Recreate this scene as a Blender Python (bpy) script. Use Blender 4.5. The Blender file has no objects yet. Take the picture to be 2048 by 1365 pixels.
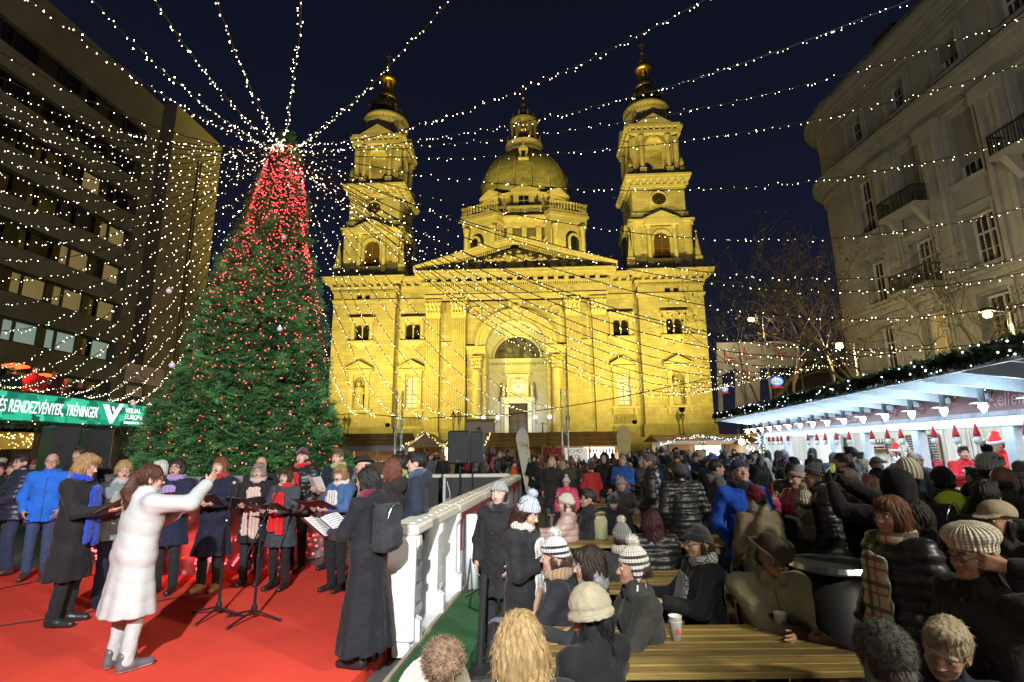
import bpy, math, random
import numpy as np
from mathutils import Matrix, Vector

# ------------------------------------------------------------------ scene, camera, sky, exposure
scene = bpy.context.scene
scene.render.engine = 'CYCLES'
cy = scene.cycles
cy.use_denoising = True
cy.max_bounces = 5; cy.diffuse_bounces = 2; cy.glossy_bounces = 2; cy.transmission_bounces = 3; cy.transparent_max_bounces = 8
cy.caustics_reflective = False; cy.caustics_refractive = False
cy.sample_clamp_indirect = 3.0
cy.use_light_tree = True
scene.view_settings.view_transform = 'Standard'
scene.view_settings.look = 'None'
scene.view_settings.exposure = 0.0
scene.view_settings.gamma = 1.0
scene.view_settings.use_curve_mapping = False

FPX, PITCH, ROLL, TH, CZ = 1040.0, 0.2003, -0.0104, -0.0475, 1.95
_a = math.pi / 2 + PITCH
CAMR = np.array([[1, 0, 0], [0, math.cos(_a), -math.sin(_a)], [0, math.sin(_a), math.cos(_a)]]) @ \
       np.array([[math.cos(ROLL), -math.sin(ROLL), 0], [math.sin(ROLL), math.cos(ROLL), 0], [0, 0, 1]])
CAMP = np.array([0.0, 0.0, CZ])
cam = bpy.data.cameras.new('camera'); cam.sensor_width = 36.0; cam.lens = 36.0 * FPX / 2048.0
cam.clip_start = 0.05; cam.clip_end = 3000.0
camo = bpy.data.objects.new('camera', cam); scene.collection.objects.link(camo)
_m = Matrix.Identity(4)
for _i in range(3):
    for _j in range(3): _m[_i][_j] = float(CAMR[_i][_j])
_m[2][3] = CZ
camo.matrix_world = _m
scene.camera = camo

world = bpy.data.worlds.new('World'); scene.world = world; world.use_nodes = True
_nt = world.node_tree; _bg = _nt.nodes['Background']
_tc = _nt.nodes.new('ShaderNodeTexCoord'); _sx = _nt.nodes.new('ShaderNodeSeparateXYZ'); _rp = _nt.nodes.new('ShaderNodeValToRGB')
_nt.links.new(_tc.outputs['Generated'], _sx.inputs[0]); _nt.links.new(_sx.outputs['Z'], _rp.inputs[0])
_rp.color_ramp.elements[0].position = 0.0; _rp.color_ramp.elements[0].color = (0.0135, 0.0140, 0.0240, 1)   # late dusk: faint city glow low down
_rp.color_ramp.elements[1].position = 0.75; _rp.color_ramp.elements[1].color = (0.0042, 0.0052, 0.0120, 1)
_e = _rp.color_ramp.elements.new(0.25); _e.color = (0.0078, 0.0100, 0.0240, 1)
_nt.links.new(_rp.outputs[0], _bg.inputs['Color']); _bg.inputs['Strength'].default_value = 1.0

def lamp(kind, name, loc, energy, color, target=None, size=0.3, spot=None, blend=0.4, shape=None, size_y=None):
    d = bpy.data.lights.new(name, kind); d.energy = energy; d.color = color
    if kind == 'AREA':
        d.size = size
        if size_y: d.shape = 'RECTANGLE'; d.size_y = size_y
    else: d.shadow_soft_size = size
    if kind == 'SPOT': d.spot_size = math.radians(spot); d.spot_blend = blend
    o = bpy.data.objects.new(name, d); scene.collection.objects.link(o); o.location = loc
    if target is not None:
        v = Vector(target) - Vector(loc); o.rotation_euler = v.to_track_quat('-Z', 'Y').to_euler()
    return o

# stage floodlight behind the camera (its shadows fall straight back over the carpet)
lamp('SPOT', 'stage_spotlight', (-0.5, -4.4, 5.9), 9100, (0.97, 0.98, 1.0), (-4.4, 6.2, 0.4), 0.10, 64, 0.6)

# added fill lamps, unseen behind the camera (fixtures are built after the street lamps)
FILL_LAMPS = [(3.4, -4.5, 6.2, 680), (8.4, -1.8, 6.6, 4700), (-14.5, -3.0, 7.0, 330)]
for x_, y_, z_, e_ in FILL_LAMPS: lamp('POINT', 'added_fill_light', (x_, y_, z_ - .3), e_, (1.0, 0.93, 0.78), size=0.25)
# ------------------------------------------------------------------ pixel helpers (photograph pixels, 2048 x 1365)
def pray(px, py): return CAMR @ np.array([px - 1024.0, -(py - 682.5), -FPX])
def onz(px, py, h=0.0):
    d = pray(px, py); return CAMP + d * ((h - CZ) / d[2])
def ony(px, py, y):
    d = pray(px, py); return CAMP + d * (y / d[1])
def onx(px, py, x):
    d = pray(px, py); return CAMP + d * (x / d[0])
def frame(a, b, t):
    return (a * math.cos(t) + b * math.sin(t), -a * math.sin(t) + b * math.cos(t))

# ------------------------------------------------------------------ object helpers
COL = scene.collection
def empty(name, loc=(0, 0, 0), rotz=0.0, parent=None):
    o = bpy.data.objects.new(name, None); COL.objects.link(o); o.location = loc; o.rotation_euler = (0, 0, rotz)
    o.empty_display_size = 0.2
    if parent is not None: o.parent = parent
    return o
def tag(o, label=None, cat=None, group=None, kind=None):
    if label: o['label'] = label
    if cat: o['category'] = cat
    if group: o['group'] = group
    if kind: o['kind'] = kind
    return o
def thing(name, label, cat, loc=(0, 0, 0), rotz=0.0, group=None):
    return tag(empty(name, loc, rotz), label, cat, group)
def inst(name, mesh, parent=None, loc=None, rot=None, mats=None, scale=None):
    o = bpy.data.objects.new(name, mesh); COL.objects.link(o)
    if parent is not None: o.parent = parent
    if loc is not None: o.location = loc
    if rot is not None: o.rotation_euler = rot
    if scale is not None: o.scale = scale
    if mats is not None:
        for i, m in enumerate(mats):
            if i < len(o.material_slots) and m is not None:
                o.material_slots[i].link = 'OBJECT'; o.material_slots[i].material = m
    return o
def copy_tree(o, parent=None):
    c = o.copy(); COL.objects.link(c)
    if parent is not None: c.parent = parent
    for ch in list(o.children): copy_tree(ch, c)
    return c

class MB:
    def __init__(s): s.v = []; s.f = []; s.m = []; s.mi = 0
    def add(s, vs, fs, mi=None):
        b = len(s.v); s.v.extend([tuple(map(float, p)) for p in vs]); s.f.extend([tuple(b + i for i in f) for f in fs])
        s.m.extend([s.mi if mi is None else mi] * len(fs)); return s
    def box(s, x0, x1, y0, y1, z0, z1, mi=None):
        return s.add([(x0, y0, z0), (x1, y0, z0), (x1, y1, z0), (x0, y1, z0), (x0, y0, z1), (x1, y0, z1), (x1, y1, z1), (x0, y1, z1)],
                     [(0, 3, 2, 1), (4, 5, 6, 7), (0, 1, 5, 4), (1, 2, 6, 5), (2, 3, 7, 6), (3, 0, 4, 7)], mi)
    def bbox(s, x0, x1, y0, y1, z0, z1, b=0.01, mi=None):       # box with its upright and top edges chamfered
        P = lambda i, z: [(x0 + i + b, y0 + i, z), (x1 - i - b, y0 + i, z), (x1 - i, y0 + i + b, z), (x1 - i, y1 - i - b, z),
                       (x1 - i - b, y1 - i, z), (x0 + i + b, y1 - i, z), (x0 + i, y1 - i - b, z), (x0 + i, y0 + i + b, z)]
        vs = P(b, z0) + P(0, z0 + b) + P(0, z1 - b) + P(b, z1); fs = [tuple(range(7, -1, -1)), tuple(range(24, 32))]
        for k in range(3):
            for i in range(8): fs.append((k * 8 + i, k * 8 + (i + 1) % 8, k * 8 + 8 + (i + 1) % 8, k * 8 + 8 + i))
        return s.add(vs, fs, mi)
    def prism(s, poly, y0, y1, mi=None, axis='y'):               # polygon in (x,z) [axis y], (x,y) [axis z], (y,z) [axis x]
        n = len(poly)
        if axis == 'y': A = [(p[0], y0, p[1]) for p in poly]; B = [(p[0], y1, p[1]) for p in poly]
        elif axis == 'z': A = [(p[0], p[1], y0) for p in poly]; B = [(p[0], p[1], y1) for p in poly]
        else: A = [(y0, p[0], p[1]) for p in poly]; B = [(y1, p[0], p[1]) for p in poly]
        return s.add(A + B, [tuple(range(n)), tuple(range(2 * n - 1, n - 1, -1))] + [(i, n + i, n + (i + 1) % n, (i + 1) % n) for i in range(n)], mi)
    def tube(s, pts, rad, n=6, mi=None, caps=True):
        pts = [np.array(p, float) for p in pts]
        if not hasattr(rad, '__len__'): rad = [rad] * len(pts)
        ring = []; up = np.array([0, 0, 1.0])
        for i, p in enumerate(pts):
            t = pts[min(i + 1, len(pts) - 1)] - pts[max(i - 1, 0)]; t = t / (np.linalg.norm(t) + 1e-9)
            u = np.cross(t, up)
            if np.linalg.norm(u) < 0.05: u = np.cross(t, np.array([1.0, 0, 0]))
            u /= np.linalg.norm(u); w = np.cross(u, t)
            ring += [p + rad[i] * (math.cos(2 * math.pi * k / n) * u + math.sin(2 * math.pi * k / n) * w) for k in range(n)]
        fs = []
        for i in range(len(pts) - 1):
            for k in range(n): fs.append((i * n + k, i * n + (k + 1) % n, (i + 1) * n + (k + 1) % n, (i + 1) * n + k))
        if caps: fs += [tuple(range(n - 1, -1, -1)), tuple(range((len(pts) - 1) * n, len(pts) * n))]
        return s.add(ring, fs, mi)
    def lathe(s, prof, cx=0, cy=0, cz=0, n=16, mi=None, a0=0.0, a1=2 * math.pi, sx=1.0, sy=1.0, ph=0.0):
        full = abs(a1 - a0 - 2 * math.pi) < 1e-6; m = n if full else n + 1
        vs = []
        for r, z in prof:
            for k in range(m):
                a = a0 + (a1 - a0) * k / n + ph; vs.append((cx + sx * r * math.cos(a), cy + sy * r * math.sin(a), cz + z))
        fs = []
        for i in range(len(prof) - 1):
            for k in range(n): fs.append((i * m + k, i * m + (k + 1) % m, (i + 1) * m + (k + 1) % m, (i + 1) * m + k))
        if full and prof[0] != prof[-1]:
            if prof[0][0] > 1e-4: fs.append(tuple(range(n - 1, -1, -1)))
            if prof[-1][0] > 1e-4: fs.append(tuple(range((len(prof) - 1) * m, len(prof) * m)))
        return s.add(vs, fs, mi)
    def ball(s, c, r, n=8, m=6, mi=None, sx=1, sy=1, sz=1):
        pr = [(max(1e-5, r * math.sin(math.pi * i / m)), -r * sz * math.cos(math.pi * i / m)) for i in range(m + 1)]
        return s.lathe(pr, c[0], c[1], c[2], n, mi, sx=sx, sy=sy)
    def xf(s, M, start=0):
        for i in range(start, len(s.v)):
            p = M @ Vector(s.v[i]); s.v[i] = (p.x, p.y, p.z)
        return s
    def mesh(s, name, mats, smooth=False):
        me = bpy.data.meshes.new(name); me.from_pydata(s.v, [], s.f)
        for m in (mats if isinstance(mats, (list, tuple)) else [mats]): me.materials.append(m)
        if any(s.m): me.polygons.foreach_set('material_index', s.m)
        if smooth: me.polygons.foreach_set('use_smooth', [True] * len(s.f))
        me.update(); return me
    def build(s, name, mats, parent=None, smooth=False, loc=None, rot=None):
        return inst(name, s.mesh(name, mats, smooth), parent, loc, rot)

# ------------------------------------------------------------------ materials
def nodes_of(name):
    m = bpy.data.materials.new(name); m.use_nodes = True
    return m, m.node_tree.nodes, m.node_tree.links, m.node_tree.nodes['Principled BSDF']
_MC = {}
def mat(name, col, rough=0.6, var=0.15, scale=6.0, bump=0.15, bscale=None, metal=0.0, spec=0.5, stretch=None, coat=0.0, sheen=0.0, obj=True, bdist=0.01):
    key = (name, tuple(col), rough, var, scale, bump, bscale, metal, stretch)
    if key in _MC: return _MC[key]
    m, N, L, P = nodes_of(name)
    P.inputs['Roughness'].default_value = rough; P.inputs['Metallic'].default_value = metal
    P.inputs['Specular IOR Level'].default_value = spec; P.inputs['Coat Weight'].default_value = coat
    P.inputs['Sheen Weight'].default_value = sheen
    tc = N.new('ShaderNodeTexCoord'); src = tc.outputs['Object']
    if stretch:
        mp = N.new('ShaderNodeMapping'); mp.inputs['Scale'].default_value = stretch; L.new(src, mp.inputs[0]); src = mp.outputs[0]
    nz = N.new('ShaderNodeTexNoise'); nz.inputs['Scale'].default_value = scale; nz.inputs['Detail'].default_value = 5; nz.inputs['Roughness'].default_value = 0.65
    L.new(src, nz.inputs['Vector'])
    rp = N.new('ShaderNodeValToRGB'); c = np.array(col[:3], float)
    rp.color_ramp.elements[0].position = 0.3; rp.color_ramp.elements[1].position = 0.72
    rp.color_ramp.elements[0].color = (*np.clip(c * (1 - var), 0, 1), 1); rp.color_ramp.elements[1].color = (*np.clip(c * (1 + var), 0, 1), 1)
    L.new(nz.outputs['Fac'], rp.inputs[0]); L.new(rp.outputs[0], P.inputs['Base Color'])
    if bump:
        nb = N.new('ShaderNodeTexNoise'); nb.inputs['Scale'].default_value = bscale or scale * 5; nb.inputs['Detail'].default_value = 3
        L.new(src, nb.inputs['Vector'])
        b = N.new('ShaderNodeBump'); b.inputs['Strength'].default_value = bump; b.inputs['Distance'].default_value = bdist
        L.new(nb.outputs['Fac'], b.inputs['Height']); L.new(b.outputs[0], P.inputs['Normal'])
    _MC[key] = m; return m
def emit(name, col, strength, sample=True, base=(0.02, 0.02, 0.02)):
    key = (name, tuple(col), strength)
    if key in _MC: return _MC[key]
    m, N, L, P = nodes_of(name)
    P.inputs['Base Color'].default_value = (*base, 1); P.inputs['Emission Color'].default_value = (*col, 1)
    P.inputs['Emission Strength'].default_value = strength
    m.cycles.emission_sampling = 'AUTO' if sample else 'NONE'
    _MC[key] = m; return m
def glass(name, col, rough=0.05):
    key = (name, tuple(col)); 
    if key in _MC: return _MC[key]
    m, N, L, P = nodes_of(name); P.inputs['Base Color'].default_value = (*col, 1); P.inputs['Roughness'].default_value = rough
    P.inputs['Specular IOR Level'].default_value = 0.8
    _MC[key] = m; return m
def blocks_mat(name, col, bw, bh, mortar=0.012, var=0.12, bump=0.5, rough=0.8, axis='xz'):
    m, N, L, P = nodes_of(name); P.inputs['Roughness'].default_value = rough
    tc = N.new('ShaderNodeTexCoord'); sp = N.new('ShaderNodeSeparateXYZ'); L.new(tc.outputs['Object'], sp.inputs[0])
    ad = N.new('ShaderNodeMath'); ad.operation = 'ADD'; L.new(sp.outputs['X'], ad.inputs[0]); L.new(sp.outputs['Y'], ad.inputs[1])
    cb = N.new('ShaderNodeCombineXYZ')
    if axis == 'xz': L.new(ad.outputs[0], cb.inputs[0]); L.new(sp.outputs['Z'], cb.inputs[1])
    else: L.new(sp.outputs['X'], cb.inputs[0]); L.new(sp.outputs['Y'], cb.inputs[1])
    br = N.new('ShaderNodeTexBrick'); br.inputs['Scale'].default_value = 1.0; br.inputs['Brick Width'].default_value = bw; br.inputs['Row Height'].default_value = bh
    br.inputs['Mortar Size'].default_value = mortar; br.inputs['Mortar Smooth'].default_value = 0.3; br.inputs['Bias'].default_value = 0.0
    c = np.array(col); br.inputs['Color1'].default_value = (*c * (1 - var), 1); br.inputs['Color2'].default_value = (*np.clip(c * (1 + var), 0, 1), 1); br.inputs['Mortar'].default_value = (*c * 0.6, 1)
    L.new(cb.outputs[0], br.inputs['Vector'])
    nz = N.new('ShaderNodeTexNoise'); nz.inputs['Scale'].default_value = 0.35; nz.inputs['Detail'].default_value = 8; nz.inputs['Roughness'].default_value = 0.7; L.new(tc.outputs['Object'], nz.inputs['Vector'])
    mr = N.new('ShaderNodeMapRange'); mr.inputs[1].default_value = 0.3; mr.inputs[2].default_value = 0.7; mr.inputs[3].default_value = 0.72; mr.inputs[4].default_value = 1.12; L.new(nz.outputs['Fac'], mr.inputs[0])
    mx = N.new('ShaderNodeMix'); mx.data_type = 'RGBA'; mx.blend_type = 'MULTIPLY'; mx.inputs[0].default_value = 1.0
    L.new(br.outputs['Color'], mx.inputs[6]); L.new(mr.outputs[0], mx.inputs[7]); L.new(mx.outputs[2], P.inputs['Base Color'])
    n2 = N.new('ShaderNodeTexNoise'); n2.inputs['Scale'].default_value = 6; n2.inputs['Detail'].default_value = 4; L.new(tc.outputs['Object'], n2.inputs['Vector'])
    m2 = N.new('ShaderNodeMath'); m2.operation = 'MULTIPLY_ADD'; L.new(br.outputs['Fac'], m2.inputs[0]); m2.inputs[1].default_value = -1.0; L.new(n2.outputs['Fac'], m2.inputs[2])
    b = N.new('ShaderNodeBump'); b.inputs['Strength'].default_value = bump; b.inputs['Distance'].default_value = 0.03; L.new(m2.outputs[0], b.inputs['Height']); L.new(b.outputs[0], P.inputs['Normal'])
    return m
def wood(name, col, scale=3.0, var=0.35, rough=0.55, stretch=(1, 14, 14)):
    return mat(name, col, rough, var, scale, 0.25, scale * 4, stretch=stretch)
def fab(col, rough=0.85, var=0.20, scale=7.0, bump=0.55):
    if max(col) > .3: var = .06
    return mat('fabric', col, rough, var, scale, bump, 13, sheen=0.06, spec=0.25, bdist=0.03)
def puff(col): return mat('quilted_nylon', col, 0.42, 0.15, 7.0, 0.2, 22, spec=0.5)
def knit(col, col2=None):
    key = ('knit', tuple(col), tuple(col2) if col2 else None)
    if key in _MC: return _MC[key]
    m, N, L, P = nodes_of('knitted_wool'); P.inputs['Roughness'].default_value = 0.95; P.inputs['Sheen Weight'].default_value = 0.3; P.inputs['Specular IOR Level'].default_value = 0.1
    tc = N.new('ShaderNodeTexCoord')
    sp = N.new('ShaderNodeSeparateXYZ'); L.new(tc.outputs['Object'], sp.inputs[0])
    at = N.new('ShaderNodeMath'); at.operation = 'ARCTAN2'; L.new(sp.outputs['X'], at.inputs[0]); L.new(sp.outputs['Y'], at.inputs[1])
    s1 = N.new('ShaderNodeMath'); s1.operation = 'MULTIPLY'; s1.inputs[1].default_value = 26.0; L.new(at.outputs[0], s1.inputs[0])
    sn = N.new('ShaderNodeMath'); sn.operation = 'SINE'; L.new(s1.outputs[0], sn.inputs[0])
    s2 = N.new('ShaderNodeMath'); s2.operation = 'MULTIPLY'; s2.inputs[1].default_value = 420.0; L.new(sp.outputs['Z'], s2.inputs[0])
    sn2 = N.new('ShaderNodeMath'); sn2.operation = 'SINE'; L.new(s2.outputs[0], sn2.inputs[0])
    ad = N.new('ShaderNodeMath'); ad.operation = 'MULTIPLY_ADD'; ad.inputs[1].default_value = 0.35; L.new(sn2.outputs[0], ad.inputs[0]); L.new(sn.outputs[0], ad.inputs[2])
    nz = N.new('ShaderNodeTexNoise'); nz.inputs['Scale'].default_value = 60; L.new(tc.outputs['Object'], nz.inputs['Vector'])
    mr = N.new('ShaderNodeMapRange'); mr.inputs[1].default_value = -1.3; mr.inputs[2].default_value = 1.3; mr.inputs[3].default_value = 0.72; mr.inputs[4].default_value = 1.1; L.new(ad.outputs[0], mr.inputs[0])
    mx = N.new('ShaderNodeMix'); mx.data_type = 'RGBA'; mx.blend_type = 'MULTIPLY'; mx.inputs[0].default_value = 1.0; mx.inputs[6].default_value = (*col, 1); L.new(mr.outputs[0], mx.inputs[7])
    if col2:   # knitted-in stripes
        w = N.new('ShaderNodeMath'); w.operation = 'MULTIPLY'; w.inputs[1].default_value = 155.0; L.new(sp.outputs['Z'], w.inputs[0])
        ws = N.new('ShaderNodeMath'); ws.operation = 'SINE'; L.new(w.outputs[0], ws.inputs[0])
        gt = N.new('ShaderNodeMath'); gt.operation = 'GREATER_THAN'; gt.inputs[1].default_value = 0.15; L.new(ws.outputs[0], gt.inputs[0])
        lt = N.new('ShaderNodeMath'); lt.operation = 'LESS_THAN'; lt.inputs[1].default_value = 0.205; L.new(sp.outputs['Z'], lt.inputs[0])
        mu = N.new('ShaderNodeMath'); mu.operation = 'MULTIPLY'; L.new(gt.outputs[0], mu.inputs[0]); L.new(lt.outputs[0], mu.inputs[1])
        m3 = N.new('ShaderNodeMix'); m3.data_type = 'RGBA'; m3.inputs[6].default_value = (*col, 1); m3.inputs[7].default_value = (*col2, 1); L.new(mu.outputs[0], m3.inputs[0]); L.new(m3.outputs[2], mx.inputs[6])
    L.new(mx.outputs[2], P.inputs['Base Color'])
    a2 = N.new('ShaderNodeMath'); a2.operation = 'ADD'; L.new(ad.outputs[0], a2.inputs[0]); L.new(nz.outputs['Fac'], a2.inputs[1])
    b = N.new('ShaderNodeBump'); b.inputs['Strength'].default_value = 0.8; b.inputs['Distance'].default_value = 0.004; L.new(a2.outputs[0], b.inputs['Height']); L.new(b.outputs[0], P.inputs['Normal'])
    _MC[key] = m; return m
def hairmat(col):
    return mat('hair', col, 0.5, 0.45, 14.0, 0.5, 60, stretch=(6, 6, 0.7), spec=0.4)

def text(name, body, size, m, parent=None, loc=(0, 0, 0), rot=(0, 0, 0), ext=0.006, align='CENTER', shear=0.0, width=1.0, space=1.0):
    cu = bpy.data.curves.new(name, 'FONT'); cu.body = body; cu.size = size; cu.extrude = ext; cu.align_x = align; cu.align_y = 'CENTER'; cu.shear = shear; cu.space_character = space
    cu.materials.append(m); tmp = bpy.data.objects.new(name, cu); me = bpy.data.meshes.new_from_object(tmp); me.name = name; bpy.data.objects.remove(tmp); bpy.data.curves.remove(cu)
    o = bpy.data.objects.new(name, me); COL.objects.link(o); o.location = loc; o.rotation_euler = rot; o.scale = (width, 1, 1)
    if parent is not None: o.parent = parent
    return o
rnd = random.Random(11)
# ================================================================== GROUND
F0 = np.array([0.585, 74.485, 0.0])
M_pave = blocks_mat('square_paving', (0.10, 0.095, 0.088), 0.6, 0.3, 0.008, 0.22, 0.6, 0.55, axis='xy')
g = MB(); g.add([(-400, -60, 0), (400, -60, 0), (400, 700, 0), (-400, 700, 0)], [(0, 1, 2, 3)])
tag(g.build('ground', M_pave), kind='structure')

# ================================================================== BASILICA (local frame: x along the front, y backwards, z up)
M_stone = blocks_mat('limestone_ashlar', (0.42, 0.39, 0.33), 1.15, 0.55, 0.014, 0.13, 0.5, 0.85)
M_trim = mat('carved_limestone', (0.43, 0.40, 0.34), 0.8, 0.2, 1.2, 0.5, 7)
M_trimd = mat('weathered_limestone', (0.26, 0.24, 0.20), 0.85, 0.3, 0.9, 0.5, 7)
M_pane = glass('dark_window_glass', (0.012, 0.013, 0.016), 0.12)
M_louv = mat('brown_louvre_wood', (0.16, 0.10, 0.06), 0.7, 0.3, 4, 0.3)
M_copper = mat('dark_patinated_copper', (0.13, 0.14, 0.10), 0.5, 0.45, 1.4, 0.3, 8, metal=0.4)
M_domecu = blocks_mat('lead_dome_sheets', (0.27, 0.27, 0.19), 1.4, 0.8, 0.03, 0.2, 0.6, 0.6)
M_gild = mat('gilded_metal', (0.75, 0.52, 0.16), 0.3, 0.15, 6, 0.1, metal=0.9)
M_iron = mat('black_iron', (0.02, 0.02, 0.021), 0.45, 0.3, 9, 0.2)
M_litpane = emit('lit_church_window', (0.78, 0.80, 0.50), 0.55, False, (0.3, 0.3, 0.2))
bas = thing('basilica', 'floodlit yellow stone basilica with two bell towers and a central dome', 'church', tuple(F0), TH)

def wall_cells(mb, u0, u1, z0, z1, v0, v1, holes):
    us = sorted({u0, u1, *[h[0] for h in holes], *[h[1] for h in holes]}); us = [u for u in us if u0 <= u <= u1]
    for a, b in zip(us[:-1], us[1:]):
        mid = (a + b) / 2; hs = sorted([(h[2], h[3]) for h in holes if h[0] < mid < h[1]]); z = z0
        for c, d in hs:
            if c > z + 1e-6: mb.box(a, b, v0, v1, z, c)
            z = max(z, d)
        if z < z1 - 1e-6: mb.box(a, b, v0, v1, z, z1)
def arch_fill(mb, uc, hw, zs, ztop, v0, v1, n=16, mi=None):          # the solid round a semicircle in a square-headed hole
    for s in (-1, 1):
        pts = [(uc + s * hw, zs)] + [(uc + s * hw * math.cos(math.pi / 2 * i / n), zs + hw * math.sin(math.pi / 2 * i / n)) for i in range(1, n + 1)]
        pts += [(uc, ztop), (uc + s * hw, ztop)]
        if s > 0: pts = pts[::-1]
        mb.prism(pts, v0, v1, mi)
def arch_ring(mb, uc, zs, r0, r1, v0, v1, n=18, mi=None, sz=1.0):
    for i in range(n):
        a, b = math.pi * i / n, math.pi * (i + 1) / n
        mb.prism([(uc + r0 * math.cos(a), zs + r0 * math.sin(a)), (uc + r1 * math.cos(a), zs + r1 * math.sin(a)),
                  (uc + r1 * math.cos(b), zs + r1 * math.sin(b)), (uc + r0 * math.cos(b), zs + r0 * math.sin(b))][::-1], v0, v1, mi)
def disc_half(mb, uc, zs, r, v0, v1, n=18, mi=None):
    mb.prism([(uc + r * math.cos(math.pi * i / n), zs + r * math.sin(math.pi * i / n)) for i in range(n + 1)][::-1], v0, v1, mi)
def mouldings(mb, u0, u1, v, steps, ret=0.0):     # steps: (z0, z1, projection); runs along the front, returns at the ends
    for z0, z1, p in steps: mb.box(u0 - p * (ret > 0), u1 + p * (ret > 0), v - p, v + (ret if ret > 0 else 0.25), z0, z1)

# --- body wall with openings
holes = []
for s in (-1, 1):
    for c in (22.9, 15.3):
        holes.append((s * c - 1.12, s * c + 1.12, 17.9, 20.7)); holes.append((s * c - 0.85, s * c + 0.85, 7.6, 12.2))
    holes.append((s * 23.0 - 1.05, s * 23.0 - 0.2, 24.75, 25.55)); holes.append((s * 23.0 + 0.2, s * 23.0 + 1.05, 24.75, 25.55))
b = MB()
wall_cells(b, -27.5, -18.05, 3.0, 28.1, 0.0, 1.4, holes); wall_cells(b, 18.05, 27.5, 3.0, 28.1, 0.0, 1.4, holes)
wall_cells(b, -17.25, -13.3, 3.0, 28.1, 0.25, 1.6, holes); wall_cells(b, 13.3, 17.25, 3.0, 28.1, 0.25, 1.6, holes)
for s in (-1, 1):
    b.box(min(s * 18.05, s * 17.25), max(s * 18.05, s * 17.25), 1.3, 1.75, 3.0, 28.0)     # back of the narrow shadowed recess
    b.box(min(s * 27.5, s * 26.6), max(s * 27.5, s * 26.6), 1.402, 60, 3.0, 28.1)         # flank walls
b.box(-26.5, 26.5, 12, 60, 3, 27.6)                                                      # nave and aisles behind
# portico wall between pilasters with the great arch
wall_cells(b, -13.3, 13.3, 3.0, 23.8, -0.35, 1.2, [(-4.4, 4.4, 3.0, 21.0)])
arch_fill(b, 0, 4.4, 16.6, 21.0, -0.35, 1.2)
b.box(-13.3, 13.3, -0.35, 1.2, 23.8, 28.1)
b.build('wall', M_stone, bas)
# plinth and steps
p = MB(); mouldings(p, -27.5, -18.05, 0, [(3.0, 4.6, 0.35), (4.6, 4.85, 0.22)], 1.0); mouldings(p, 18.05, 27.5, 0, [(3.0, 4.6, 0.35), (4.6, 4.85, 0.22)], 1.0)
mouldings(p, -17.2, -13.5, 0.25, [(3.0, 4.6, 0.3)]); mouldings(p, 13.5, 17.2, 0.25, [(3.0, 4.6, 0.3)])
p.build('plinth', M_trimd, bas)
for i in range(12):
    st = MB(); st.bbox(-29 - 0.05 * (12 - i), 29 + 0.05 * (12 - i), -7.0 + 0.36 * i, 0.9 + (0.01 if i < 11 else 12), 0.25 * i, 0.25 * (i + 1), 0.02); st.build('step', M_trimd, bas)
# main cornice over the outer bays, with dentils and modillion blocks
for s in (-1, 1):
    c = MB(); a0, a1 = (18.0, 27.5) if s > 0 else (-27.5, -18.0)
    mouldings(c, a0, a1, 0, [(24.1, 24.35, 0.12), (24.35, 24.6, 0.22), (26.0, 26.35, 0.25), (26.35, 26.7, 0.42), (27.3, 27.6, 1.25), (27.6, 28.0, 1.4), (28.0, 28.15, 1.5)], 3.0)
    c.build('cornice', M_trim, bas)
    c = MB(); a0, a1 = (13.4, 17.2) if s > 0 else (-17.2, -13.4)
    mouldings(c, a0, a1, 0.25, [(24.1, 24.35, 0.12), (24.35, 24.6, 0.22), (26.0, 26.35, 0.25), (26.35, 26.7, 0.42), (27.3, 27.6, 1.25), (27.6, 28.0, 1.4)])
    c.build('cornice', M_trim, bas)
md = MB(); dn = MB()
for s in (-1, 1):
    for k in range(9): u = s * (18.8 + k * 1.12); md.box(u - 0.2, u + 0.2, -1.12, -0.3, 26.75, 27.28)
    for k in range(3): u = s * (14.2 + k * 1.2); md.box(u - 0.2, u + 0.2, -0.9, -0.05, 26.75, 27.28)
    for k in range(34): u = s * (18.2 + k * 0.28); dn.box(u - 0.08, u + 0.08, -0.55, -0.1, 25.65, 25.98)
tag(md.build('modillions', M_trim, bas), kind='stuff'); 
for k in range(84): u = -12.9 + k * 0.311; dn.box(u - 0.09, u + 0.09, -1.62, -1.2, 26.12, 26.42)
tag(dn.build('dentils', M_trim, bas), kind='stuff')
# entablature of the portico
e = MB(); e.box(-13.3, 13.3, -1.2, -0.352, 23.8, 26.1)
mouldings(e, -13.3, 13.3, -1.2, [(23.8, 24.15, 0.03), (24.15, 24.5, 0.09), (24.5, 24.72, 0.22), (26.42, 26.7, 0.5), (27.35, 27.7, 1.1), (27.7, 28.15, 1.35), (28.15, 28.3, 1.5)], 1.6)
e.build('entablature', M_trim, bas)
fz = MB(); fz.box(-7.6, 8.6, -1.26, -1.202, 24.85, 25.95); fz.build('inscription_panel', M_trim, bas)
text('inscription', 'EGO SVM VIA VERITAS ET VITA', 0.95, M_trimd, bas, (0.5, -1.27, 25.38), (math.pi / 2, 0, 0), 0.03, space=1.25)
sc = MB()
for k in range(17): u = -12.0 + 1.5 * k; sc.box(u - 0.3, u + 0.3, -2.2, -1.25, 26.74, 27.33)
tag(sc.build('modillions', M_trim, bas), kind='stuff')
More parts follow.
